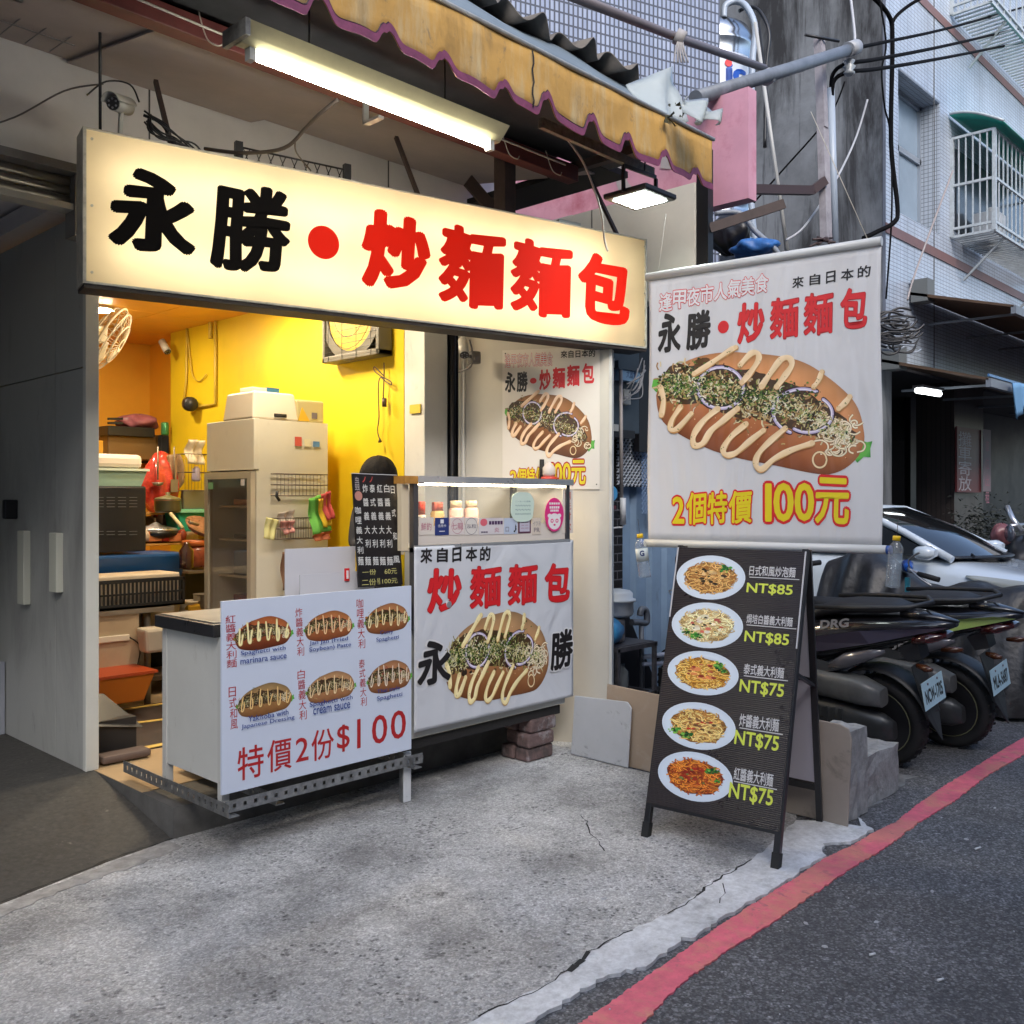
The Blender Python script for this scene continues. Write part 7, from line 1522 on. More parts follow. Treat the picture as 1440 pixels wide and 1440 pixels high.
    for x in (0, 1.30):
        for k in range(30):
            a_ = k*.2094
            for q_ in (-.045, .0, .045): tr_.bar((x+(R_-.004)*math.cos(a_+q_), q_, R_+(R_-.004)*math.sin(a_+q_)), (x+(R_+.0006)*math.cos(a_+q_), q_+.002, R_+(R_+.0006)*math.sin(a_+q_)), .014, .022, (0, 1, 0))
    tr_.build('tread_block', M_tyre, t, kind='stuff', **L)
    for s_ in (-1, 1):
        MB().tube(smoothpath([(1.06, s_*.25, 1.02), (1.18, s_*.22, .90), (1.22, s_*.10, .70)]), .005, 5).build('brake_cable', M_blk, t, **L)
        MB().tube(smoothpath([(.60, s_*.176, .56), (.3, s_*.180, .66), (.0, s_*.160, .73), (-.3, s_*.10, .80)]), .0025, 4).build('panel_gap', M_dk, t, **L)
        MB().tube([(.34, s_*.16, .40), (.33, s_*.27, .40)], .012, 8).build('foot_peg', M_eng, t, **L)
    MB().tube([(.62, .16, .28), (.56, .26, .02)], .011, 8).build('side_stand', M_eng, t, **L)
    for k in range(6): MB().box((.12+.045*k, .205, .24), (.14+.045*k, .222, .37)).build('cooling_fin', M_eng, t, **L)
    MB().tube(smoothpath([(-.02, .10, R_), (.2, .21, .30), (.45, .20, .33)]), .006, 5).build('hose', M_blk, t, **L)
    MB().loft([(-.47, 0, .875, .012, .006, 2), (-.30, 0, .90, .05, .022, 3), (-.18, 0, .905, .06, .02, 3)], 12).build('tail_tip', body, t, **L)
    for s_ in (-1, 1): MB().add([(.10, s_*.180, .60), (.42, s_*.184, .50), (.62, s_*.178, .46), (.60, s_*.182, .56), (.30, s_*.186, .64)], [(0, 1, 2, 3, 4)] if s_ > 0 else [(4, 3, 2, 1, 0)]).build('side_cowl', mat('cowl_grey', (.06, .065, .075, 1), .25, coat=.5), t, solid=.006, **L)
    MB().box((.75, -.17, .26), (1.12, .17, .32)).build('floorboard', M_mattp, t, bevel=.015, **L)
    MB().loft([(1.08, 0, .34, .17, .05, 4), (1.10, 0, .55, .17, .20, 4), (1.16, 0, .66, .16, .30, 4), (1.28, 0, .72, .10, .24, 3), (1.36, 0, .74, .04, .12, 2)], 22).build('front_apron', body, t, **L)
    MB().tube([(1.30, .07, R_), (1.16, .05, .80)], .02, 8).tube([(1.30, -.07, R_), (1.16, -.05, .80)], .02, 8).build('fork', M_eng, t, **L)
    MB().grid(lambda i, j: (1.30+.30*math.cos(.5+1.9*i), -.07+.14*j, R_+.30*math.sin(.5+1.9*i)), 12, 3).build('front_fender', body, t, solid=.005, **L)
    MB().loft([(1.0, 0, 1.0, .10, .04, 3), (1.08, 0, 1.0, .15, .06, 3), (1.2, 0, .97, .11, .06, 3), (1.26, 0, .94, .05, .03, 3)], 16).build('dash', body, t, **L)
    for s_ in (-1, 1):
        MB().tube([(1.08, s_*.10, 1.02), (1.04, s_*.30, 1.03), (1.0, s_*.37, 1.02)], .014, 8).build('handlebar', M_blk, t, **L)
        MB().tube([(1.035, s_*.27, 1.03), (1.0, s_*.385, 1.02)], .019, 10).build('grip', M_tyre, t, **L)
        MB().tube([(1.08, s_*.27, 1.03), (1.20, s_*.29, .99), (1.10, s_*.40, 1.0)], .005, 5).build('brake_lever', mat('lever', (.35, .35, .36, 1), .3, metal=.8), t, **L)
        MB().tube(smoothpath([(1.08, s_*.22, 1.03), (1.08, s_*.24, 1.13), (1.06, s_*.29, 1.18)]), .007, 6).build('mirror_arm', M_blk, t, **L)
        mb = MB(); mb.lathe([(.0, -.012), (.05, -.010), (.062, .002), (.055, .02), (.02, .032), (0, .034)], (1.05, s_*.31, 1.20), 18, axis=(1, 0, .05)); mi = mb.build('mirror', M_blk, t, **L)
        MB().lathe([(0, -.014), (.05, -.013)], (1.05, s_*.31, 1.20), 18, axis=(1, 0, .05)).build('mirror_glass', mat('mirror_glass', (.5, .52, .55, 1), .05, metal=1), mi, **L)
    if word:
        # lettering on the left flank, front to rear
        z0 = .84 if word == 'DRG' else .66; x0 = .24 if word == 'DRG' else .24; W_ = .17; H_ = .05
        lf = frame(Vector((x0, .176 if word == 'DRG' else .196, z0-.03)), (-1, -.10, .14), (0, 0, 1)); mb = MB(); put_text(mb, word, (0, 0, W_, H_), .0, .035, shear=.0)
        mb.v = [tuple(lf @ Vector((x+.35*y, y, z))) for x, y, z in mb.v]; mb.build('lettering', mat('ink_silver', (.30, .30, .32, 1), .35), t, **L)
    return t
a = gp(1244, 1073); scooter('nearer of the two black scooters, purple-grey flash and pale blue plate', (a.x, a.y, 0), math.radians(-3), math.radians(-9), 'NCW-1705', None, 'DRG')
a = gp(1338, 1048); scooter('farther black scooter with a lime green flash on its tail', (a.x, a.y, 0), math.radians(-3), math.radians(-9), 'MLA-5687', mat('flash_lime', (.30, .42, .12, 1), .25, coat=.6), 'JETS')
hb = thing('covered_scooter', 'scooter under a black tarpaulin with its blue handlebar showing', 'scooter', (7.4, 2.8, 0))
def cov(i, j):
    x = j; top = [(1.72, .35), (1.80, .70), (2.0, .88), (2.35, .90), (2.75, .86), (3.0, 1.05), (3.25, 1.16), (3.5, 1.0), (3.62, .4)]
    f = x*(len(top)-1); k = min(int(f), len(top)-2); f -= k; v = top[k][0]*(1-f)+top[k+1][0]*f; zt = top[k][1]*(1-f)+top[k+1][1]*f
    a = math.pi*i; c, s_ = math.cos(a), math.sin(a)
    wv_ = .40+.05*math.sin(v*9)+.03*math.sin(v*31+i*3)
    fold = .035*math.sin(v*26+3*math.sin(i*5))*(1-s_)+.02*math.sin(v*13+i*14)
    y = -(abs(c)**.6)*math.copysign(1, c)*(wv_*(1.12-.5*s_)+fold)
    return (7.45+y, v, max(.03, zt*(s_**.7)+.02*math.sin(v*17+i*9)*s_))
MB().grid(cov, 40, 70).build('cover', mat('tarp_black', (.016, .016, .018, 1), .42, noise=(6, .3), bump=(16, .4, .02)), hb)
M_bh = mat('blue_anodised', (.01, .08, .38, 1), .3)
p = Vector((7.18, 2.76, .985))
MB().tube([p+Vector((.20, .10, .02)), p+Vector((.03, .02, .01))], [.05, .022], 12).build('bar_clamp', M_bh, hb); MB().tube([p+Vector((.03, .02, .01)), p, p+Vector((-.02, -.16, -.04))], .016, 10).build('handlebar', mat('bar_steel', (.5, .5, .52, 1), .3, metal=.8), hb)
MB().tube([p+Vector((-.01, -.06, -.02)), p+Vector((-.03, -.22, -.055))], .02, 10).build('grip', M_tyre, hb); MB().tube(smoothpath([p+Vector((-.04, 0, .02)), p+Vector((-.07, -.1, -.05)), p+Vector((-.06, -.18, -.10))]), .006, 6).build('brake_lever', mat('lever', (.35, .35, .36, 1), .3, metal=.8), hb)
MB().tube(smoothpath([p, p+Vector((-.02, .0, .08)), p+Vector((-.02, -.08, .14))]), .007, 6).build('mirror_arm', mat('lever', (.35, .35, .36, 1), .3), hb); MB().box(p+Vector((-.05, -.01, -.16)), p+Vector((-.02, .02, -.05))).build('tag', mat('tag_teal', (.02, .14, .2, 1), .3), hb)
MB().tube([(7.45, 2.0, .02), (7.45, 2.0, .14)], .2, 20).build('rear_wheel', M_tyre, hb)
sh_ = thing('covered_scooter', 'low black tarpaulin heap right of the covered scooter at the photo\'s edge', 'scooter', (8.6, 2.5, 0))
def cov2(i, j):
    x, y, z = cov(i, j); return (x+1.0, 1.95+(y-1.72)*.6, z*.66)
MB().grid(cov2, 40, 60).build('cover', mat('tarp_black', (.016, .016, .018, 1), .42), sh_)
# small scooter front with a pink shell, far right
fs = thing('parked_moped', 'moped with a dusty pink round headlamp shell in front of the garage', 'scooter', gp(1412, 860))
ctr = dp(1409, 752, 11.0)
blob(MB(), ctr, .13, .12, .13, 9, amp=.12).build('headlamp_shell', mat('dusty_pink', (.20, .075, .08, 1), .35, noise=(3, .1)), fs)
MB().lathe([(.0, 0), (.09, 0), (.10, .02)], dp(1418, 750, 10.75), 16, axis=(.7, -.7, 0)).build('headlamp', mat('lamp_glass', (.10, .10, .12, 1), .15, coat=1), fs)
MB().tube([dp(1416, 712, 11), dp(1424, 730, 10.9), dp(1438, 748, 10.8)], .03, 8).tube([dp(1420, 740, 10.8), dp(1442, 738, 10.9)], .025, 8).build('handlebar', mat('bar_steel', (.5, .5, .52, 1), .3, metal=.8), fs)
blob(MB(), dp(1440, 790, 11.2), .3, .3, .3, 4, amp=.1).build('front_apron', M_blk, fs); 
mb = MB(); ringw(mb, .28, .12, (0, 0, .28)); c0 = dp(1435, 860, 11.5); mb.v = [(x+c0.x, y+c0.y, z) for x, y, z in mb.v]; mb.build('front_wheel', M_tyre, fs)
plc = thing('potted_plant', 'dark bushy plant in front of the garage pillar', 'plant', gpt(1395, 800, 4.4)); mb = MB(); rr = random.Random(8); pc_ = gpt(1385, 745, 4.4)
for k in range(900):
    d = Vector((rr.gauss(0, .24), rr.gauss(0, .2), rr.gauss(0, .2))); p = pc_+d; s_ = rr.uniform(.02, .05); mb.add([p, p+Vector((s_, rr.uniform(-s_, s_), rr.uniform(-s_, s_))), p+Vector((rr.uniform(-s_, s_), s_, rr.uniform(-s_, s_)))], [(0, 1, 2)])
mb.build('foliage', mat('leaf_dark', (.025, .03, .025, 1), .6), plc, kind='stuff'); MB().lathe([(.18, 0), (.24, .35), (.26, .38)], (pc_.x, pc_.y, 0), 18).build('pot', mat('pot_brown', (.07, .05, .045, 1), .6), plc)

# ================================================================ CAR
M_car = mat('car_paint', (.56, .63, .70, 1), .18, coat=.8); M_cgl = mat('car_glass', (.012, .014, .016, 1), .04, coat=1)
NOSE = 1.95
cm = frame(Vector((10.05, NOSE, 0)), (0, -1, 0), (1, 0, 0))     # local x forward is towards the street
car = thing('parked_car', 'silver-white hatchback parked nose to the street behind the scooters', 'car', cm)
def cs(s_, y, z): return (-s_, y, z)
secs = [(0, .62, .30, .60), (.10, .74, .24, .68), (.35, .81, .20, .77), (.8, .85, .19, .87), (1.2, .865, .19, .95), (2.0, .87, .19, 1.0), (3.3, .865, .19, 1.02), (3.95, .83, .22, 1.0), (4.2, .76, .3, .92), (4.28, .6, .36, .8)]
MB().loft([(-s_, 0, (a+b)/2, hw, (b-a)/2, 5) for s_, hw, a, b in secs], 36).build('body', M_car, car, local=True)
def ws_(i, j):
    y = (2*i-1); b = (1.02+.30*y*y, .76*y, .955-.02*y*y+.02); tq = (2.02+.16*y*y, .60*y, 1.44-.03*y*y)
    k = j; bul = .035*math.sin(math.pi*k)
    return cs(b[0]*(1-k)+tq[0]*k-bul*.6, b[1]*(1-k)+tq[1]*k, b[2]*(1-k)+tq[2]*k+bul)
MB().grid(ws_, 16, 8).build('windscreen', M_cgl, car, local=True)
MB().grid(lambda i, j: cs(2.02+.16*(2*i-1)**2+1.45*j, (2*i-1)*(.60-.02*j), 1.44-.03*(2*i-1)**2+.05*math.sin(math.pi*(.25+.5*j))-.033), 16, 8).build('roof', M_car, car, local=True, solid=.01)
for s_ in (-1, 1):
    MB().add([cs(1.36, s_*.80, .985), cs(3.85, s_*.80, 1.01), cs(3.3, s_*.63, 1.40), cs(2.22, s_*.63, 1.40)], [(0, 1, 2, 3)]).build('side_window', M_cgl, car, local=True, solid=.008)
    MB().tube([cs(1.22, s_*.79, .955), cs(1.7, s_*.70, 1.20), cs(2.2, s_*.615, 1.415), cs(2.8, s_*.605, 1.44), cs(3.4, s_*.61, 1.42), cs(3.9, s_*.76, 1.02)], .036, 8).build('pillar', M_car, car, local=True)
    MB().bar(cs(2.45, s_*.81, 1.0), cs(2.5, s_*.64, 1.41), .05, .02).build('pillar', M_blk, car, local=True)
    MB().loft([(-1.30, s_*.98, 1.02, .05, .03, 3), (-1.36, s_*.97, 1.02, .11, .065, 3), (-1.46, s_*.96, 1.02, .10, .06, 3), (-1.5, s_*.95, 1.02, .06, .04, 3)], 16).build('wing_mirror', M_car, car, local=True)
    def hl(i, j, s_=s_):
        s0 = .06+1.02*i; hw = .655+.20*min(1, s0/.55)**.6; hh = .10*(1-i)**.7+.008
        return cs(s0, s_*(hw+.008-.05*max(0, j-.5)), .64+.17*i+hh*(2*j-1)*.9)
    MB().grid(hl, 12, 6).build('headlight', mat('headlight_glass', (.34, .36, .34, 1), .12, coat=1), car, local=True, solid=.006)
    for x in (.82, 3.45):
        mb = MB(); ringw(mb, .31, .20, (-x, s_*.78, .31)); wh = mb.build('wheel', M_tyre, car, local=True)
        MB().lathe([(.0, .0), (.20, .01), (.225, -.02)], (-x, s_*.87, .31), 24, axis=(0, s_, 0)).build('rim', mat('car_rim', (.4, .4, .42, 1), .3, metal=.8), wh, local=True)
    MB().lathe([(.0, .0), (.36, .0)], (-.82, s_*.868, .33), 28, axis=(0, s_, 0)).build('wheel_arch', M_blk, car, local=True)
MB().bar(cs(1.05, -.1, .985), cs(1.5, .55, 1.08), .015, .01).build('wiper', M_blk, car, local=True); MB().bar(cs(1.10, -.55, .98), cs(1.45, .1, 1.07), .015, .01).build('wiper', M_blk, car, local=True)
MB().grid(lambda i, j: cs(.95+.10*j+.30*(2*i-1)**2*.9, .74*(2*i-1), .965+.012*j), 14, 1).build('cowl', M_blk, car, local=True, solid=.01)
MB().box((-.02, -.5, .36), (.02, .5, .5)).build('grille', M_blk, car, local=True)

# ================================================================ INSIDE THE SHOP
# fridge
fg = thing('display_fridge', 'tall glass-door fridge with a blank steel-grey side in the shop', 'fridge', (3.2, 5.3, FZ))
M_fs = mat('fridge_side', (.66, .63, .54, 1), .4, noise=(2, .05)); soil(M_fs, (.40, .36, .28, 1), 3, (1, 1, .5), .55, .75, .55); M_ff = mat('fridge_frame', (.52, .46, .36, 1), .35, metal=.3)
MB().box((3.22, 5.30, FZ), (3.76, 5.315, 2.02)).build('side_panel', M_fs, fg); MB().box((3.22, 5.865, FZ), (3.76, 5.88, 2.02)).build('side_panel', M_fs, fg)
MB().box((3.75, 5.315, FZ), (3.765, 5.865, 2.02)).build('back_panel', mat('fridge_inner', (.75, .66, .52, 1), .6), fg); MB().box((3.22, 5.315, 2.0), (3.75, 5.865, 2.02)).build('top_panel', M_fs, fg)
MB().box((3.20, 5.296, 1.70), (3.24, 5.884, 2.023)).build('head_panel', M_fs, fg, bevel=.004); MB().box((3.22, 5.315, FZ), (3.75, 5.865, FZ+.3)).build('base', M_dk, fg)
for (a, b) in (((3.18, 5.30, .45), (3.215, 5.345, 1.69)), ((3.18, 5.835, .45), (3.215, 5.88, 1.69)), ((3.18, 5.345, 1.645), (3.215, 5.835, 1.69)), ((3.18, 5.345, .45), (3.215, 5.835, .50))): MB().box(a, b).build('door_frame', M_ff, fg)
MB().box((3.195, 5.345, .50), (3.20, 5.835, 1.645)).build('door_glass', glassy('fridge_glass', (.93, .90, .86, 1), .95), fg)
for z in (.75, 1.0, 1.24, 1.46): MB().box((3.27, 5.33, z), (3.70, 5.85, z+.012)).build('shelf', mat('shelf_wire', (.45, .38, .28, 1), .4), fg)
MB().box((3.175, 5.76, 1.58), (3.179, 5.82, 1.625)).build('label_tag', mat('tag_green', (.16, .36, .18, 1), .5), fg); MB().box((3.175, 5.37, 1.60), (3.179, 5.41, 1.64)).build('label_tag', K_wht, fg)
rr = random.Random(5)
for k, (z, col, lab) in enumerate(((1.475, (.40, .18, .08, 1), 'brown food tray on the fridge\'s top shelf'), (1.255, (.12, .10, .08, 1), 'dark pan on the fridge\'s second shelf'), (1.015, (.20, .22, .24, 1), 'grey tub on the fridge\'s third shelf'), (.765, (.16, .05, .07, 1), 'dark red tub on the fridge\'s lowest shelf'))):
    tag(MB().box((3.30, 5.42, z), (3.62, 5.72, z+(.04, .03, .16, .12)[k])).build(('food_tray', 'pan', 'tub', 'tub')[k], mat('fr%d' % k, col, .5), bevel=.01), lab, ('tray', 'pan', 'tub', 'tub')[k])
def rbox(name, label, cat, a, b, m, bevel=.008, taper=0):
    t = thing(name, label, cat, ((a[0]+b[0])/2, (a[1]+b[1])/2, a[2])); x0, y0, z0 = a; x1, y1, z1 = b; k = taper
    MB().hexa([(x0+k, y0+k, z0), (x1-k, y0+k, z0), (x1-k, y1-k, z0), (x0+k, y1-k, z0)], [(x0, y0, z1), (x1, y0, z1), (x1, y1, z1), (x0, y1, z1)]).build('shell', m, t, bevel=bevel); return t
M_foam = mat('foam_white', (.62, .56, .46, 1), .6)
rbx = rbox('foam_box', 'white foam box with an oval grip hole, turned over on the fridge', 'box', (3.22, 5.33, 2.022), (3.52, 5.66, 2.20), M_foam, .012, -.02); MB().loft([(3.35, 5.30, 2.05, .004, .012, 2), (3.44, 5.30, 2.05, .004, .012, 2)], 10).build('grip_hole', M_dk, rbx)
tb2 = rbox('plastic_tub', 'cloudy clear plastic box with yellow contents on the fridge', 'box', (3.54, 5.34, 2.022), (3.76, 5.66, 2.17), mat('cloudy_tub', (.48, .42, .22, 1), .3), .012); MB().prism([(0, 0), (.09, 0), (.03, .09)], .004, frame(Vector((3.55, 5.335, 2.03)), (1, 0, 0))).build('contents', mat('yellow_fill', (.62, .38, .03, 1), .5), tb2); MB().box((3.66, 5.334, 2.05), (3.70, 5.3385, 2.09)).build('print', K_gry, tb2)
tb3 = rbox('carton', 'small white and blue carton behind the boxes on the fridge', 'box', (3.42, 5.68, 2.022), (3.62, 5.84, 2.27), M_foam, .004); MB().box((3.53, 5.675, 2.20), (3.625, 5.845, 2.274)).build('blue_end', mat('carton_blue', (.02, .12, .26, 1), .5), tb3)
# wire racks on the fridge side
def wrack(name, label, px0, py0, px1, py1, v, m, dep=.07, nb=14):
    a = vp(px0, py1, v); b = vp(px1, py0, v); t = thing(name, label, 'rack', (a.x, v, a.z)); mb = MB()
    for z in (a.z, (a.z+b.z)/2, b.z):
        mb.tube([(a.x, v, z), (a.x, v-dep, z), (b.x, v-dep, z), (b.x, v, z), (a.x, v, z)], .0035, 5)
    for k in range(nb+1): x = a.x+(b.x-a.x)*k/nb; mb.tube([(x, v-dep, b.z), (x, v-dep, a.z), (x, v, a.z)], .0018, 4)
    mb.build('basket', m, t); return t
M_rw = mat('rack_wire', (.14, .11, .09, 1), .4, metal=.5)
wrack('wire_rack', 'upper wire basket hung on the fridge side', 381, 668, 452, 697, 5.29, M_rw); wrack('wire_rack', 'lower wire basket hung on the fridge side', 382, 728, 432, 758, 5.29, M_rw)
def cloth(label, pts, col, v, name='cloth', cat='cloth', wob=.012):
    P = [vp(x, y, v) for x, y in pts]; t = thing(name, label, cat, P[0]); MB().grid(lambda i, j: P[0].lerp(P[1], i).lerp(P[3].lerp(P[2], i), j)+Vector((0, wob*math.sin(i*11+j*2)-wob*math.cos(j*7), 0)), 12, 12).build('fabric', mat('cl_%d_%d' % pts[0], col, .8), t, solid=.003); return t
cloth('lime green cloth hanging from the upper wire basket', [(433, 702), (450, 695), (466, 745), (440, 752)], (.16, .50, .08, 1), 5.20)
cloth('yellow cloth hanging between the green and the red one', [(447, 702), (456, 700), (466, 738), (455, 742)], (.72, .45, .02, 1), 5.18)
cloth('red-pink cloth hanging rightmost on the wire basket', [(450, 696), (462, 690), (470, 728), (460, 732)], (.60, .09, .08, 1), 5.16)
cloth('orange cloth end hanging below the lime green cloth', [(441, 751), (464, 746), (463, 758), (443, 761)], (.66, .20, .08, 1), 5.21)
cloth('pale yellow paper slip clipped at the rack\'s lower left', [(374, 727), (391, 731), (385, 760), (371, 757)], (.62, .58, .26, 1), 5.19, 'paper_slip', 'paper', .004)
cloth('white cap lying in the lower wire basket', [(390, 722), (412, 716), (414, 734), (394, 738)], (.60, .52, .44, 1), 5.24, 'cap', 'cap')
cloth('red and white cloth in the lower wire basket', [(393, 733), (412, 732), (414, 748), (400, 752)], (.55, .25, .22, 1), 5.22)
cloth('pink apron hanging behind the white card stand', [(414, 790), (432, 782), (434, 835), (404, 835)], (.62, .26, .24, 1), 5.0, 'apron', 'apron')
cloth('brown leather bag hanging on the fridge side', [(396, 776), (414, 776), (416, 830), (398, 830)], (.16, .08, .04, 1), 5.1, 'bag', 'bag')
key = MB().tube([vp(390, 690, 5.2), vp(389, 698, 5.2), vp(393, 704, 5.2)], .01, 6); tag(key.build('key_fob', M_blk), 'small black key fob dangling from the upper basket', 'key fob')
# wall fan, exhaust fan
def up39(px, py): return up(px, py, 3.915)
ef = thing('exhaust_fan', 'square grey box fan with yellow-lit ring high on the yellow wall', 'fan', up39(512, 470))
a = up39(472, 507); b = up39(552, 430); zc = 2.60; y0, y1 = b.y, a.y; yc = (y0+y1)/2; zlo = up39(512, 507).z; zhi = zlo+(y1-y0)*1.0; zc = (zlo+zhi)/2; rr_ = (y1-y0)*.41
M_fan = mat('fan_grey', (.11, .10, .075, 1), .5)
mb = MB()
for (ya, za, yb_, zb_) in ((y0, zlo, y1, zlo+.04), (y0, zhi-.04, y1, zhi), (y0, zlo, y0+.03, zhi), (y1-.03, zlo, y1, zhi)): mb.box((3.80, ya, za), (3.915, yb_, zb_))
mb.build('housing', M_fan, ef, bevel=.006)
MB().box((3.905, y0+.02, zlo+.02), (3.914, y1-.02, zhi-.02)).build('back_plate', mat('fan_back', (.12, .09, .05, 1), .5), ef)
n = 36; mb = MB(); mb.add([(3.815, yc+rr_*k_*math.cos(i*6.2832/n), zc+rr_*k_*math.sin(i*6.2832/n)) for k_ in (1, 1.25) for i in range(n)], [(i, (i+1) % n, n+(i+1) % n, n+i) for i in range(n)]); mb.build('ring_plate', M_fan, ef, solid=.003)
MB().lathe([(rr_, 0), (rr_*1.01, .05), (rr_*.9, .09)], (3.82, yc, zc), 30, axis=(1, 0, 0)).build('duct_ring', mat('fan_yellow', (.50, .34, .02, 1), .5), ef)
for k in range(5):
    a_ = k*1.2566; mb = MB(); mb.grid(lambda i, j: (3.86+.03*(j-.5), yc+(.04+(rr_*.9-.04)*i)*math.cos(a_+.5*j), zc+(.04+(rr_*.9-.04)*i)*math.sin(a_+.5*j)), 4, 4); mb.build('blade', mat('fan_blade', (.16, .14, .10, 1), .4), ef, solid=.003)
mb = MB()
for k in range(14): z = zlo+.02+(zhi-zlo-.04)*k/13; mb.tube([(3.80, y0+.01, z), (3.80, y1-.01, z)], .0015, 4)
for k in range(4): y = y0+(y1-y0)*(k+.5)/4; mb.tube([(3.798, y, zlo), (3.798, y, zhi)], .002, 4)
for r_ in (.3, .65, .95): mb.tube([(3.796, yc+rr_*r_*math.cos(i*.3142), zc+rr_*r_*math.sin(i*.3142)) for i in range(21)], .002, 4)
mb.build('guard', M_blk, ef)
cdm = mat('cord_brown', (.06, .03, .015, 1), .6)
mb = MB(); P = lambda x, y: up(x, y, 3.88)
mb.tube(smoothpath([P(540, 510), P(540, 530), P(539, 560)]), .004, 5); mb.tube(smoothpath([P(539, 528), P(527, 516), P(527, 522), P(537, 530), P(549, 536), P(550, 541), P(542, 536), P(535, 531), P(532, 545), P(533, 585), P(531, 605), P(534, 618)]), .004, 5)
mb.tube([P(540.5, 560), P(540.5, 572)], .015, 8); mb.tube([P(534, 616), P(534.5, 622)], [.004, .014], 6)
tag(mb.build('fan_cord', cdm), 'brown knotted cord with inline switch hanging below the box fan', 'cord')
tag(MB().box(tuple(up39(577, 582)-Vector((.006, 0, 0))), tuple(up39(592, 568))).build('switch_plate', mat('plate_yellow', (.60, .47, .06, 1), .4)), 'small yellowed wall plate near the yellow wall\'s front edge', 'switch')
# oscillating wall fan at left
wf_ = thing('wall_fan', 'cream oscillating wall fan at the upper left inside the shop', 'fan', dp(152, 478, 6.0))
c = dp(152, 476, 6.0); ax = Vector((.80, -.50, -.55)).normalized(); e = ax.orthogonal().normalized(); g_ = ax.cross(e); M_fc = mat('fan_cream', (.62, .52, .36, 1), .45)
mb = MB(); R0 = .215
for r_, h in ((1, 0), (.92, .04), (.6, .07), (.2, .085), (.92, -.04), (.6, -.07)): mb.tube([c+(e*math.cos(i*.2618)+g_*math.sin(i*.2618))*R0*r_+ax*h for i in range(25)], .004 if r_ < 1 else .008, 5)
for k in range(30):
    a_ = k*.20944; d = e*math.cos(a_)+g_*math.sin(a_)
    for s_ in (-1, 1): mb.tube([c+d*R0+ax*0, c+d*R0*.9+ax*.045*s_, c+d*R0*.55+ax*.074*s_, c+d*R0*.1+ax*.088*s_], .0018, 4)
mb.build('cage', M_fc, wf_)
for k in range(3):
    a_ = k*2.0944; mb = MB(); mb.grid(lambda i, j: c+(e*math.cos(a_+.8*j)+g_*math.sin(a_+.8*j))*(.03+R0*.8*i)+ax*(.02*(j-.5)), 5, 5); mb.build('blade', mat('fan_blade2', (.55, .5, .4, 1), .35), wf_, solid=.003)
MB().tube([c-ax*.06, c-ax*.2], .05, 14).build('motor', M_fc, wf_); MB().box((2.035, 5.72, c.z-.25), (2.12, 5.82, c.z+.0)).build('bracket', M_fc, wf_)
MB().tube([c-ax*.15, Vector((2.1, 5.77, c.z-.1))], .02, 8).build('arm', M_fc, wf_)
# ceiling lamps lighting the shop: one shows at far left, two are added unseen
def clamp(label, x, y, r=.075, s_=36):
    t = thing('ceiling_lamp', label, 'lamp', (x, y, 2.94)); MB().lathe([(r+.015, 2.935), (r+.015, 2.954)], (x, y, 0), 24).build('rim', mat('lamp_white', (.6, .55, .45, 1), .4), t); MB().lathe([(r, 2.928), (r, 2.934)], (x, y, 0), 24).build('diffuser', emat('warm_lamp', (1, .84, .60, 1), s_*.95), t)
q = vp(141, 435, 7.0); d = ray(141, 435); tt_ = (2.94-1.5)/d.z; q = O+d*tt_
clamp('lit round ceiling lamp visible at the shop\'s far left', q.x, q.y, .085, 150)
clamp('added unseen ceiling lamp behind the sign near the doorway', 3.1, 4.92, .10, 15); clamp('added unseen ceiling lamp over the fridge', 3.35, 5.75, .10, 22)
cctv('security_camera', 'small dome-ended security camera on the orange ceiling', O+ray(232, 488)*((2.80-1.5)/ray(232, 488).z), (.1, -.6, -.75), .9, (.55, .42, .24, 1), False, False)
cctv('security_camera', 'round security camera on the dark pipe beside the cream wall', dp(652, 490, 5.85), (-.35, -.5, -.8), .9, (.40, .38, .33, 1), False, False)
mb = MB(); mb.tube(smoothpath([dp(660, 478, 5.85), dp(664, 495, 5.85), dp(662, 515, 5.85), dp(645, 523, 5.9)]), .006, 6); mb.tube([dp(655, 500, 5.85), dp(668, 503, 5.9)], .012, 6); mb.tube([dp(667, 495, 5.95), dp(667, 511, 5.95)], .04, 10); tag(mb.build('camera_cable', mat('grey_cable', (.16, .15, .14, 1), .6)), 'black looping cable of the camera beside the cream wall', 'cable')
# conduits on the yellow wall
mb = MB(); Y = lambda x, y: up(x, y, 3.905)
mb.tube([Y(303, 448), Y(303, 568), Y(285, 571), Y(262, 574)], .012, 6); mb.tube([Y(263, 462), Y(262, 535), Y(258, 573)], .010, 6); mb.tube([Y(296, 450), Y(296, 476)], .018, 6)
mb.tube(smoothpath([Y(264, 470), Y(268, 510), Y(272, 530), Y(281, 536), Y(290, 526)]), .006, 5); tag(mb.build('conduit', mat('conduit_yellow', (.55, .40, .05, 1), .5)), 'yellow-painted conduits running down the yellow wall', 'pipe')
mb = MB(); q = Y(277, 569); mb.lathe([(0, -.06), (.05, -.06), (.06, -.04), (.06, .02), (.035, .05), (.03, .10)], (3.84, q.y, q.z), 16, axis=(.2, .9, .1)); tag(mb.build('black_spotlight', M_blk), 'round black spotlight on the conduit\'s end at the yellow wall', 'spotlight')
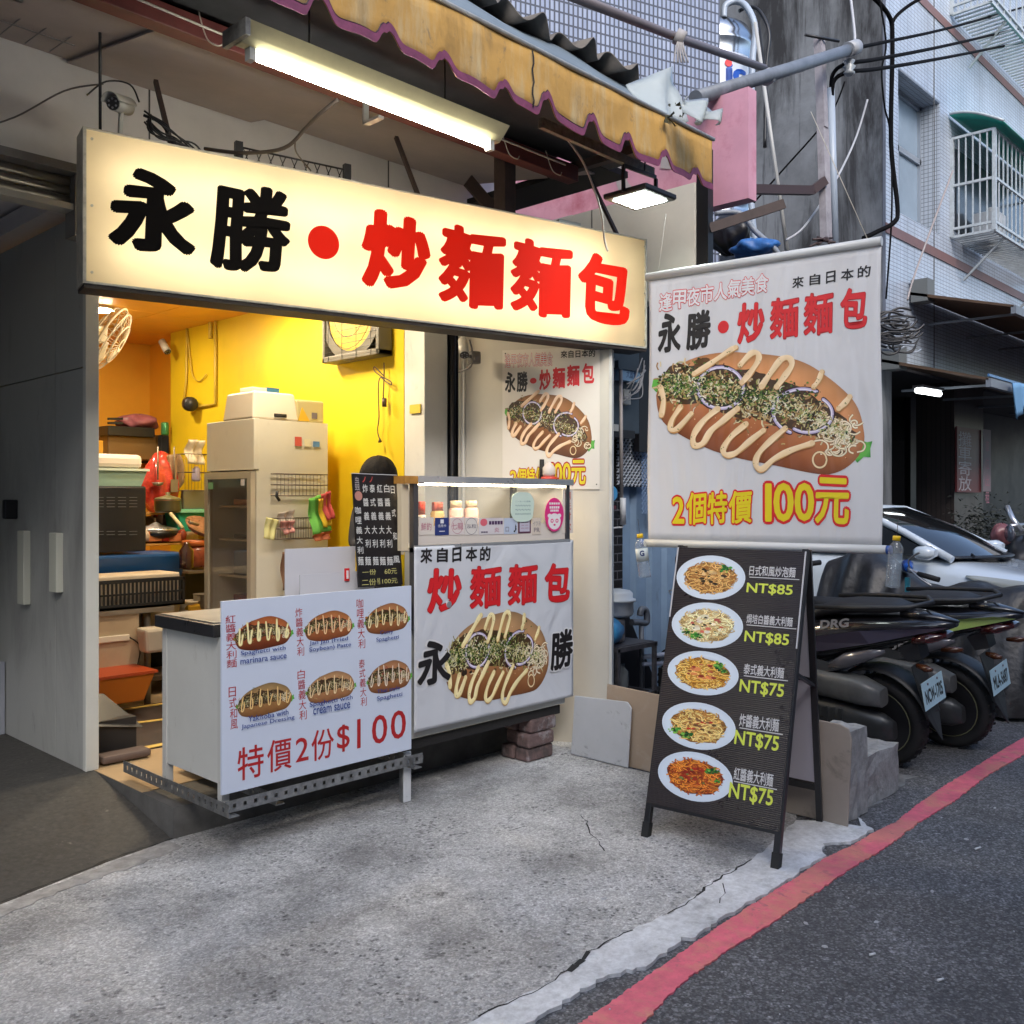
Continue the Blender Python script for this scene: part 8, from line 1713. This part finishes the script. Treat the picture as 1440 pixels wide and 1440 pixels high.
# kitchen table with crate, oven, baskets
TV = 6.15
kt = thing('kitchen_table', 'steel work table with grey legs left inside the shop', 'table', (2.6, 6.3, FZ))
M_ts = mat('table_steel', (.26, .22, .18, 1), .4, metal=.5, noise=(5, .15))
TZ = .80
MB().box((2.06, 6.05, TZ-.03), (3.05, 6.75, TZ)).build('table_top', M_ts, kt)
MB().box((2.06, 6.07, .42), (2.82, 6.09, TZ-.03)).build('apron_panel', mat('cream_apron', (.46, .36, .24, 1), .5, noise=(4, .1)), kt)
for (x, y) in ((2.90, 6.12), (2.12, 6.12), (2.90, 6.70), (2.12, 6.70)): MB().tube([(x, y, FZ), (x, y, TZ-.03)], .022, 10).build('leg', M_ts, kt)
a = vp(130, 850, 6.1); b = vp(256, 800, 6.1)
ct = thing('black_crate', 'black slatted crate with red characters on the work table', 'crate', (2.6, 6.15, TZ))
x0, x1, z0, z1 = 2.07, b.x, TZ+.005, TZ+.19
mb = MB(); mb.box((x0, 6.06, z0), (x1, 6.42, z0+.012))
for y in (6.06, 6.40): mb.box((x0, y, z1-.02), (x1, y+.014, z1+.004)); mb.box((x0, y, z0), (x1, y+.014, z0+.03)); mb.box((x0, y+.002, (z0+z1)/2-.006), (x1, y+.012, (z0+z1)/2+.006))
for x in (x0, x1-.014): mb.box((x, 6.06, z0), (x+.014, 6.414, z1))
mb.build('frame', M_blk, ct); n = int((x1-x0)/.027)
for k in range(n): MB().box((x0+k*.027, 6.061, z0), (x0+k*.027+.011, 6.073, z1)).build('slat', M_blk, ct)
MB().box((x0+.30, 6.052, z0+.05), (x0+.42, 6.058, z1-.05)).build('label_plate', M_blk, ct); mb = MB(); put_text(mb, '台中三信', (x0+.31, z0+.07, x0+.41, z1-.07), 0, .01); mb.v = [(x, 6.050, y) for x, y, z in mb.v]; mb.build('lettering', mat('ink_dim_red', (.40, .05, .04, 1), .5), ct)
tag(MB().box((x0+.46, 6.09, z0+.015), (x1-.02, 6.38, z1+.03)).build('bread_tray', mat('tray_cream', (.60, .50, .38, 1), .5), bevel=.01), 'cream tray standing in the right half of the black crate', 'tray')
for k in range(5): 
    t = tag(blob(MB(), (x0+.06+.085*k, 6.2+.05*(k % 2), z1+.015), .07, .09, .03, 30+k, amp=.1).build('meat_packet', mat('packet_brown', (.42, .17, .08, 1), .3, noise=(12, .4))), ('leftmost', 'second', 'middle', 'fourth', 'rightmost')[k]+' brown wrapped packet in the black crate\'s left half', 'packet', 'wrapped packets in the crate')
bt_ = rbox('blue_tub', 'wide blue plastic tub behind the black crate', 'tub', (2.08, 6.46, .95), (3.38, 6.95, 1.13), mat('tub_blue', (.008, .06, .20, 1), .35), .02, .04)
ov = thing('oven', 'black oven seen from its vented back on the work table', 'oven', (2.4, 6.75, 1.14))
a = vp(130, 778, 6.5); b = vp(206, 684, 6.5); MB().box((2.05, 6.5, a.z), (b.x, 6.95, b.z)).build('casing', mat('oven_black', (.012, .012, .014, 1), .28), ov, bevel=.012)
for (y0_, y1_) in ((700, 716), (748, 756)):
    for gx in range(4):
        for r_ in range(4 if y0_ == 700 else 2):
            p = vp(134+gx*16, y0_+r_*4.4, 6.497); MB().box((p.x, 6.494, p.z), (p.x+.055, 6.499, p.z+.005)).build('vent_slot', mat('slot_grey', (.10, .10, .11, 1), .4), ov)
bs = thing('plastic_basket', 'mint green perforated basket on top of the black oven', 'basket', (2.4, 6.6, b.z)); 
bz = b.z; hx0, hx1 = 2.05, vp(209, 670, 6.45).x
mb = MB(); mb.hexa([(hx0, 6.50, bz), (hx1-.03, 6.50, bz), (hx1-.03, 6.9, bz), (hx0, 6.9, bz)], [(hx0, 6.47, bz+.11), (hx1, 6.47, bz+.11), (hx1, 6.93, bz+.11), (hx0, 6.93, bz+.11)]); mb.build('basket_wall', mat('mint_plastic', (.28, .42, .36, 1), .4), bs); MB().box((hx0, 6.455, bz+.105), (hx1+.01, 6.945, bz+.122)).build('rim', mat('mint_pale', (.48, .56, .48, 1), .4), bs)
for k in range(22): x = hx0+.04+k*.022; MB().box((x, 6.478+.012, bz+.03), (x+.006, 6.481+.010, bz+.08)).build('slot', M_dk, bs)
tag(MB().box((hx0, 6.47, bz+.124), (hx1-.03, 6.9, bz+.22)).build('storage_box', mat('lid_white', (.64, .56, .48, 1), .4), bevel=.03), 'white plastic lid box lying on the mint green basket', 'box')
# back kitchen clutter
def shelfbox(name, label, cat, px0, py0, px1, py1, v, d, m, bevel=.008):
    a = vp(px0, py1, v); b = vp(px1, py0, v); t = thing(name, label, cat, (a.x, v, a.z)); MB().box((a.x, v, a.z), (b.x, v+d, b.z)).build('body', m, t, bevel=bevel); return t
shelfbox('cabinet', 'brown steel wall cabinet at the back under the black tray', 'cabinet', 152, 612, 226, 645, 8.0, .4, mat('cab_brown', (.20, .12, .05, 1), .4, metal=.4), .01)
shelfbox('cabinet', 'dark box end beside the brown steel cabinet', 'cabinet', 226, 612, 238, 650, 7.95, .4, M_dk)
shelfbox('cabinet', 'orange-brown open cupboard below the brown cabinet', 'cabinet', 135, 620, 152, 650, 8.1, .4, M_orw)
t = shelfbox('black_tray', 'black folded tray lying on the brown cabinet', 'tray', 152, 602, 218, 612, 7.95, .35, M_blk, .006)
t = thing('purple_bag', 'purple plastic bag on the black folded tray', 'bag', vp(190, 595, 8.1)); blob(MB(), vp(195, 594, 8.1), .17, .15, .07, 12).build('bag', mat('bag_purple', (.30, .10, .12, 1), .4, noise=(10, .3)), t); 
for y in (589, 595): tag(MB().bar(vp(152, y, 8.0), vp(172, y, 8.0), .03, .02).build('knife_handle', M_blk), ('upper' if y == 589 else 'lower')+' black handle sticking out left of the purple bag', 'handle')
t = thing('red_bag', 'big red cellophane bag hanging at the back of the kitchen', 'bag', vp(225, 690, 7.3)); blob(MB(), vp(226, 682, 7.3), .15, .12, .26, 21, amp=.10).build('bag', mat('bag_red', (.50, .045, .03, 1), .25, noise=(14, .5), coat=.7), t)
t = thing('paper_sack', 'crumpled brown paper bag hanging beside the red bag', 'bag', vp(247, 660, 7.2)); q = [vp(236, 640, 7.2), vp(252, 638, 7.2), vp(262, 672, 7.2), vp(247, 693, 7.2)]; MB().grid(lambda i, j: q[0].lerp(q[1], i).lerp(q[3].lerp(q[2], i), j)+Vector((0, .03*math.sin(9*i+6*j), .01*math.sin(14*i*j))), 10, 12).build('sack', mat('paper_brown', (.34, .22, .12, 1), .8, noise=(9, .3)), t, solid=.01)
wrack('wire_rack', 'wire rack with bags on the yellow wall\'s far end', 250, 640, 286, 690, 7.2, M_rw, .12, 8)
cloth('white plastic bag hanging on the far yellow wall', [(263, 618), (284, 620), (286, 654), (264, 652)], (.62, .54, .40, 1), 7.1, 'plastic_bag', 'bag', .03)
tag(MB().lathe([(.03, 0), (.035, .02), (.03, .10), (.015, .12)], tuple(vp(276, 677, 7.1)), 12).build('spray_bottle', mat('bottle_lilac', (.30, .26, .36, 1), .4)), 'small lilac bottle in the far wire rack', 'bottle')
shelfbox('metal_sheet', 'brushed grey metal sheet behind the teal bin', 'panel', 258, 689, 297, 716, 7.2, .05, mat('panel_greytan', (.26, .22, .16, 1), .35, metal=.4))
sb = shelfbox('wooden_shelf', 'orange wooden counter shelf at the back of the kitchen', 'shelf', 190, 762, 296, 768, 6.95, .5, mat('shelf_orange', (.50, .24, .05, 1), .5), .002)
shelfbox('wooden_shelf', 'short orange shelf board under the small pot', 'shelf', 206, 720, 232, 724, 7.1, .3, mat('shelf_orange', (.50, .24, .05, 1), .5), .002); shelfbox('wooden_box', 'brown recess box under the short orange shelf', 'box', 203, 726, 226, 762, 7.3, .2, mat('box_brown', (.20, .12, .05, 1), .6)); shelfbox('wooden_box', 'dark brown upright divider beside the teal bin', 'box', 228, 724, 246, 762, 7.2, .2, mat('box_dark', (.07, .035, .02, 1), .6))
tl = rbox('teal_bin', 'teal plastic bin with pale rim on the kitchen shelf', 'bin', (vp(248, 740, 7.0).x, 7.0, vp(250, 749, 7.0).z), (vp(300, 740, 7.0).x+.1, 7.3, vp(250, 716, 7.0).z), mat('bin_teal', (.02, .34, .22, 1), .35), .02, .03); p0 = vp(246, 721, 6.99); p1 = vp(305, 716, 6.99); MB().box((p0.x, 6.975, p0.z), (p1.x+.1, 7.32, p1.z)).build('rim', mat('rim_mint', (.20, .52, .36, 1), .4), tl)
po_ = thing('cooking_pot', 'small olive pot with lid and pale handle on the short shelf', 'pot', vp(236, 720, 7.0)); q = vp(236, 721, 7.0); MB().lathe([(.085, 0), (.10, .02), (.10, .09), (.105, .095)], tuple(q), 20).build('pot_body', mat('pot_olive', (.10, .09, .04, 1), .3), po_); MB().lathe([(.105, .097), (.09, .115), (.03, .13), (.015, .14), (.02, .155), (0, .16)], tuple(q), 20).build('lid', mat('pot_olive2', (.14, .13, .06, 1), .3), po_); MB().tube([vp(240, 722, 6.9), vp(257, 743, 6.75)], .014, 8).build('pot_handle', mat('handle_ivory', (.62, .52, .30, 1), .35), po_)
pn = thing('frying_pan', 'patterned metal pan leaning at the fridge edge', 'pan', vp(285, 740, 6.7)); MB().lathe([(.05, -.05), (.12, -.02), (.15, .02)], tuple(vp(287, 742, 6.75)), 22, axis=(.1, -.5, .9)).build('pan_body', mat('pan_speckle', (.22, .10, .06, 1), .3, noise=(30, .6)), pn); MB().tube([vp(278, 738, 6.65), vp(266, 734, 6.6)], .012, 8).build('pan_handle', M_ts, pn)
pt = thing('cooking_pot', 'wide dark pan with a shiny lid beside the oven', 'pot', vp(220, 755, 6.9)); q = vp(219, 757, 7.1); MB().lathe([(.13, 0), (.17, .03), (.17, .06)], tuple(q), 24).build('pot_body', M_blk, pt); MB().lathe([(.17, .062), (.15, .08), (.05, .10), (.02, .12), (0, .13)], tuple(q), 24).build('lid', M_st, pt)
rr = random.Random(17)
for k, (px, col, lab) in enumerate(((204, (.5, .4, .3, 1), 'cream cup leftmost'), (216, (.55, .18, .06, 1), 'orange-red sauce packet second from left'), (232, (.55, .04, .03, 1), 'small red jar'), (244, (.50, .16, .06, 1), 'orange spice box'), (256, (.35, .06, .03, 1), 'dark red box'), (268, (.60, .45, .32, 1), 'cream tub rightmost'))):
    p = vp(px, 761, 7.0); h = rr.uniform(.05, .085); mb = MB()
    if k % 2: mb.box((p.x-.05, 6.97, p.z), (p.x+.05, 7.05, p.z+h))
    else: mb.lathe([(.035, 0), (.04, h*.7), (.03, h), (.012, h+.02)], (p.x, 7.0, p.z), 12)
    tag(mb.build('condiment', mat('cond%d' % k, col, .4, noise=(20, .2))), lab+' on the orange kitchen shelf', 'condiment')
jr = thing('kimchi_jar', 'big red-brown jar with orange lid under the kitchen shelf', 'jar', vp(275, 798, 6.9)); q = vp(276, 797, 6.75); MB().lathe([(.10, 0), (.115, .02), (.115, .13), (.09, .16)], tuple(q), 20).build('jar_body', mat('jar_brown', (.26, .06, .03, 1), .3, noise=(20, .4)), jr); MB().lathe([(.105, .16), (.105, .20), (.09, .205)], tuple(q), 20).build('lid', mat('lid_orange', (.55, .14, .03, 1), .4), jr)
t = thing('side_counter', 'dark steel kitchen counter beside the fridge', 'counter', (3.2, 6.9, FZ)); a = vp(256, 806, 6.7); b = vp(297, 800, 6.7); MB().box((a.x, 6.6, a.z), (b.x+.3, 7.3, b.z)).build('top', M_ts, t); MB().box((a.x+.05, 6.75, .5), (b.x+.3, 7.3, a.z-.002)).build('carcass', mat('dark_carcass', (.04, .035, .03, 1), .6), t)
for k in range(2): MB().box((2.98+.02*k, 6.5, FZ), (3.02+.02*k, 6.55, .8)).build('leg', M_ts, t)
rbox('cream_bin', 'cream plastic tub under the kitchen counter', 'tub', (3.03, 6.42, .60), (3.30, 6.7, .80), mat('bin_cream', (.34, .28, .20, 1), .5), .02, .02); rbox('yellow_bin', 'yellow plastic tub with white lid beside the cream one', 'tub', (3.33, 6.4, .60), (3.5, 6.7, .76), mat('bin_yellow', (.62, .36, .03, 1), .4), .02, .02)
ls = thing('low_shelf', 'dark low shelf with bowls at the kitchen back', 'shelf', (3.2, 6.6, FZ)); MB().box((2.95, 6.38, .56), (3.7, 6.75, .59)).build('board', mat('shelf_dark', (.10, .07, .05, 1), .5), ls); MB().box((3.0, 6.9, FZ), (3.9, 6.95, .56)).build('back_board', M_dk, ls); MB().box((2.95, 6.38, .25), (3.7, 6.75, .28)).build('board', mat('shelf_dark', (.10, .07, .05, 1), .5), ls)
for x in (2.97, 3.66): MB().box((x, 6.38, FZ), (x+.035, 6.42, .56)).build('leg', M_ts, ls)
rbox('white_bucket', 'whitish bucket hanging under the low shelf beside the counter', 'bucket', (2.78, 5.9, .52), (3.0, 6.05, .68), mat('bucket_white', (.46, .40, .32, 1), .5), .02, .02)
ob = rbox('orange_tray', 'orange plastic bin on the floor at the table leg', 'tray', (2.06, 5.75, FZ+.10), (2.78, 6.15, FZ+.28), mat('orange_plastic', (.55, .15, .015, 1), .4), .01, .05); MB().box((2.05, 5.74, FZ+.275), (2.79, 6.16, FZ+.292)).build('rim', mat('orange_dark', (.36, .05, .01, 1), .4), ob)
bg_ = thing('black_box', 'black open box with flap on the floor behind the partition end', 'box', (2.25, 5.1, FZ)); MB().box((2.05, 4.98, FZ+.008), (2.30, 5.25, FZ+.20)).build('box_body', mat('box_black', (.015, .013, .013, 1), .6), bg_); MB().hexa([(2.05, 4.96, FZ+.19), (2.33, 4.96, FZ+.14), (2.33, 4.97, FZ+.14), (2.05, 4.97, FZ+.19)], [(2.05, 5.2, FZ+.32), (2.22, 5.2, FZ+.30), (2.22, 5.21, FZ+.30), (2.05, 5.21, FZ+.32)]).build('flap', M_blk, bg_)
tag(MB().box((2.06, 4.84, FZ+.008), (2.32, 4.95, FZ+.05)).build('folded_bag', mat('bag_brownish', (.10, .07, .06, 1), .7), bevel=.015), 'flattened brown bag in front of the black open box', 'bag')

# small clutter of the kitchen
def pot_at(name, label, cat, px, py, v, prof, m):
    p = vp(px, py, v); t = thing(name, label, cat, p); MB().lathe(prof, tuple(p), 18).build('body', m, t); return t
pot_at('bowl_stack', 'stack of white bowls on the dark low shelf', 'bowls', 262, 868, 6.5, [(.05, 0), (.09, .05), (.095, .06), (.06, .062), (.10, .11), (.105, .12)], M_foam)
pot_at('steel_pot', 'small steel pot between the cream and yellow tubs', 'pot', 288, 855, 6.45, [(.07, 0), (.08, .02), (.08, .10), (.085, .105)], M_ts)
pot_at('sauce_jug', 'dark soy sauce jug with red cap beside the black crate', 'jug', 262, 800, 6.35, [(.045, 0), (.05, .01), (.05, .13), (.02, .17), (.02, .19)], mat('soy_dark', (.05, .015, .01, 1), .2, coat=.8))
pot_at('drink_can', 'small green can on the brown cabinet\'s right end', 'can', 232, 612, 7.8, [(.03, 0), (.033, .01), (.033, .10), (.028, .11)], mat('can_green', (.05, .22, .08, 1), .3, metal=.4))
for k, (x, lab) in enumerate(((228, 'long steel ladle hanging left of the red bag'), (243, 'short steel spatula hanging right of the red bag'))):
    p = vp(x-24*k+(-6 if k == 0 else 26), 628, 7.15); t = thing('ladle' if k == 0 else 'spatula', lab, 'utensil', p); MB().tube([p, p-Vector((0, 0, .26))], .006, 6).build('handle', M_ts, t)
    (MB().lathe([(.0, -.03), (.035, -.02), (.045, .0)], tuple(p-Vector((0, 0, .28))), 14) if k == 0 else MB().box(tuple(p-Vector((.03, .004, .36))), tuple(p-Vector((-.03, 0, .26))))).build('blade', M_ts, t)
t = rbox('taped_carton', 'brown carton with paler tape beneath the work table', 'carton', (2.35, 6.3, FZ+.0), (2.75, 6.65, FZ+.26), mat('carton_brown', (.34, .22, .11, 1), .8, noise=(6, .15)), .004); MB().box((2.52, 6.297, FZ+.01), (2.57, 6.2995, FZ+.26)).build('tape', mat('tape_tan', (.5, .38, .22, 1), .3), t)
t = thing('power_strip', 'white power strip with a dangling cord on the work table apron', 'power strip', (2.6, 6.06, .62)); MB().box((2.55, 6.05, .60), (2.75, 6.069, .64)).build('strip', M_foam, t, bevel=.004); MB().tube(smoothpath([(2.75, 6.055, .62), (2.82, 6.05, .55), (2.80, 6.05, .40), (2.84, 6.06, .25)]), .005, 5).build('cord', M_blk, t)
MB().box((2.08, 6.494, a.z+.12 if False else 1.30), (2.16, 6.498, 1.35)).build('rating_label', mat('label_silver', (.4, .4, .38, 1), .4), ov)
for k in range(3): MB().box((3.5+.07*k, 5.292, 1.86), (3.55+.07*k, 5.2955, 1.92-.012*k)).build('sticker', mat('fr_st%d' % k, ((.6, .1, .08, 1), (.7, .66, .5, 1), (.1, .25, .5, 1))[k], .5), fg)

# ================================================================ PERSON behind the blackboard
pv_ = 4.75; hp = vp(534, 668, pv_); px_ = hp.x
pe_ = thing('person', 'person in dark clothes behind the blackboard, only black hair and a phone hand showing', 'person', (px_, pv_, FZ))
def skin_chain(name, verts, edges, m, parent, root=0):
    me = bpy.data.meshes.new(name); inv_ = WM[parent.name].inverted(); me.from_pydata([tuple(inv_ @ Vector(v[:3])) for v in verts], edges, []); me.materials.append(m)
    o = bpy.data.objects.new(name, me); COL.objects.link(o); o.parent = parent; WM[o.name] = WM[parent.name]
    sk = o.modifiers.new('skin', 'SKIN'); 
    if not me.skin_vertices: me.skin_vertices.new(name='') if hasattr(me.skin_vertices, 'new') else None
    for i, v in enumerate(verts): sv = me.skin_vertices[0].data[i]; sv.radius = (v[3], v[4] if len(v) > 4 else v[3]); sv.use_root = (i == root)
    sb_ = o.modifiers.new('sub', 'SUBSURF'); sb_.levels = 2; sb_.render_levels = 2; sk.use_smooth_shade = True
    return o
x, y, f0 = px_, pv_, FZ; H_ = 1.60
V_ = [(x, y, f0+.88, .14, .10), (x, y, f0+1.05, .12, .09), (x, y, f0+1.22, .15, .10), (x, y, f0+1.34, .09, .08), (x, y, f0+1.40, .05, .05),
      (x-.16, y, f0+1.31, .05), (x-.22, y-.02, f0+1.08, .04), (x-.20, y-.24, f0+1.10, .032), (x+.16, y, f0+1.31, .05), (x+.22, y, f0+1.06, .04), (x+.20, y-.10, f0+.86, .03),
      (x-.09, y, f0+.80, .09), (x-.09, y, f0+.46, .065), (x-.09, y+.02, f0+.08, .042), (x-.10, y-.12, f0+.04, .038), (x+.09, y, f0+.80, .09), (x+.09, y, f0+.46, .065), (x+.09, y+.02, f0+.08, .042), (x+.10, y-.12, f0+.04, .038)]
E_ = [(0, 1), (1, 2), (2, 3), (3, 4), (3, 5), (5, 6), (6, 7), (3, 8), (8, 9), (9, 10), (0, 11), (11, 12), (12, 13), (13, 14), (0, 15), (15, 16), (16, 17), (17, 18)]
skin_chain('body', V_, E_, mat('dark_shirt', (.02, .02, .024, 1), .8), pe_)
M_skin = mat('skin', (.46, .25, .17, 1), .5); hz = f0+1.495
hd = MB()
def headf(i, j):
    th = i*2*math.pi; fi = j*math.pi; sx, sy, sz = math.sin(fi)*math.cos(th), math.sin(fi)*math.sin(th), math.cos(fi)
    w_ = .075*(1-.18*max(0, -sz)); d_ = .095*(1-.10*max(0, -sz)); yy = sy*d_
    if sy < 0 and abs(sx) < .22 and -.35 < sz < .08: yy -= .018*(1-abs(sx)/.22)
    return (x+sx*w_, y+yy, hz+sz*.115)
hd.grid(headf, 32, 24); hd.build('head', M_skin, pe_)
for s_ in (-1, 1):
    MB().lathe([(0, -.004), (.012, 0), (.0, .006)], (x+s_*.03, y-.085, hz+.005), 12, axis=(0, -1, 0)).build('eye', mat('eye_dark', (.03, .02, .02, 1), .2), pe_); MB().loft([(x+s_*.073-.006, y, hz, .008, .012, 2), (x+s_*.073+.006, y+.005, hz, .014, .028, 2)], 10).build('ear', M_skin, pe_)
MB().tube([(x-.022, y-.088, hz-.058), (x, y-.094, hz-.060), (x+.022, y-.088, hz-.058)], .005, 6).build('mouth', mat('lips', (.36, .12, .10, 1), .5), pe_)
def hair(i, j):
    th = i*2*math.pi; fi = j*math.pi*.62; k = 1+.012*math.sin(9*th+4*fi)+.012*math.sin(41*th+3*fi)
    if math.sin(th) < -.2: fi *= .86
    return (x+math.sin(fi)*math.cos(th)*.112*k, y+.012+math.sin(fi)*math.sin(th)*.122*k, hz+.015+math.cos(fi)*.125*k)
MB().grid(hair, 48, 16).build('hair', mat('hair_black', (.006, .005, .005, 1), .8, spec=.2, bump=(60, .8, .006)), pe_, solid=.008)
hc = Vector((x-.20, y-.30, f0+1.13)); 
skin_chain('hand', [(hc.x, hc.y+.06, hc.z-.02, .026), (hc.x, hc.y, hc.z, .034, .018), (hc.x-.005, hc.y-.03, hc.z+.03, .034, .016)], [(0, 1), (1, 2)], M_skin, pe_)
for k in range(4): ox = -.027+.018*k; skin_chain('finger', [(hc.x+ox, hc.y-.02, hc.z+.03, .009), (hc.x+ox, hc.y-.055, hc.z+.055, .008), (hc.x+ox, hc.y-.06, hc.z+.085-.004*abs(k-1), .0065)], [(0, 1), (1, 2)], M_skin, pe_)
skin_chain('thumb', [(hc.x+.03, hc.y-.005, hc.z+.01, .011), (hc.x+.045, hc.y-.04, hc.z+.03, .009), (hc.x+.035, hc.y-.06, hc.z+.05, .008)], [(0, 1), (1, 2)], M_skin, pe_)
ph = thing('phone', 'dark pink phone held up left of the blackboard', 'phone', hc); MB().bar(hc+Vector((-.04, -.075, .045)), hc+Vector((.05, -.07, .065)), .075, .009, (0, .5, 1)).build('phone_body', mat('phone_case', (.16, .04, .06, 1), .3), ph, bevel=.002)

# ================================================================ POSTER on the cream end wall
pvx = (pb-pa).normalized()
def endhit(px, py):
    n_ = Vector((-pvx.y, pvx.x, 0)); d = ray(px, py); t_ = (pa-O).dot(n_)/d.dot(n_); return O+d*t_
pBL = endhit(707, 689); pBR = endhit(846, 688); pTL = endhit(708, 493)
pm = frame(Vector((pBL.x, pBL.y, pBR.z))-nn*.008, pvx, (0, 0, 1)); pW = (pBR-pBL).length-.01; pH = endhit(777, 490).z-pBR.z
ps_ = thing('wall_poster', 'wall poster picturing a filled roll above the display case, same design as the banner', 'poster', pm)
MB().box((0, 0, -.004), (pW, pH, 0)).build('sheet', mat('poster_vinyl', (.74, .69, .62, 1), .45, noise=(2, .04)), ps_, local=True)
def PT(X, Y):    # banner crop -> poster local: banner art runs x 40..1110, y 20..1400
    return ((X-30)/1090*pW, pH*(1-(Y-150)/1220))
def PB(ch, box, off, k, ref=None, z=0.):
    a = PT(box[0], box[3]); b = PT(box[2], box[1]); mb = MB(); put_text(mb, ch, (a[0], a[1], b[0], b[1]), .0008+z, off, ref); mb.build('lettering', k, ps_, local=True)
bun_art(PT, 3, .55, bread=((176, 120, 70), (140, 84, 44)), noodle=((190, 170, 120), (160, 130, 80), (130, 100, 60))).build('roll_picture', ps_, M_prt)
PB('逢甲夜市人氣美食', (60, 185, 600, 300), .04, K_red, ref=.0); PB('逢甲夜市人氣美食', (60, 185, 600, 300), .01, K_wht, ref=0, z=.0004)
PB('來自日本的', (690, 175, 1070, 240), .02, K_blk)
for ch, bx_, k in (('永', (60, 340, 180, 520), K_blk), ('勝', (195, 340, 320, 520), K_blk), ('炒', (450, 330, 580, 510), K_red), ('麵', (600, 315, 740, 500), K_red), ('麵', (760, 300, 900, 485), K_red), ('包', (925, 290, 1060, 465), K_red), ('●', (345, 400, 420, 450), K_red)): PB(ch, bx_, .036, k)
for ch, bx_ in (('2', (120, 1205, 195, 1330)), ('個', (200, 1185, 300, 1332)), ('特', (305, 1182, 402, 1330)), ('價', (410, 1178, 516, 1328)), ('1', (568, 1145, 615, 1320)), ('0', (615, 1142, 708, 1320)), ('0', (712, 1142, 802, 1318)), ('元', (808, 1118, 965, 1330))):
    PB(ch, bx_, .075, K_red2, ref=.02); PB(ch, bx_, .022, K_yel, ref=.02, z=.0006)
mb = MB()
for (a_, b_) in ((.02, .02), (pW-.02, .03), (.02, pH-.02), (pW-.02, pH-.02)): mb.lathe([(.004, .0), (.004, .003)], (a_, b_, 0), 8)
mb.build('pin', M_blk, ps_, local=True)
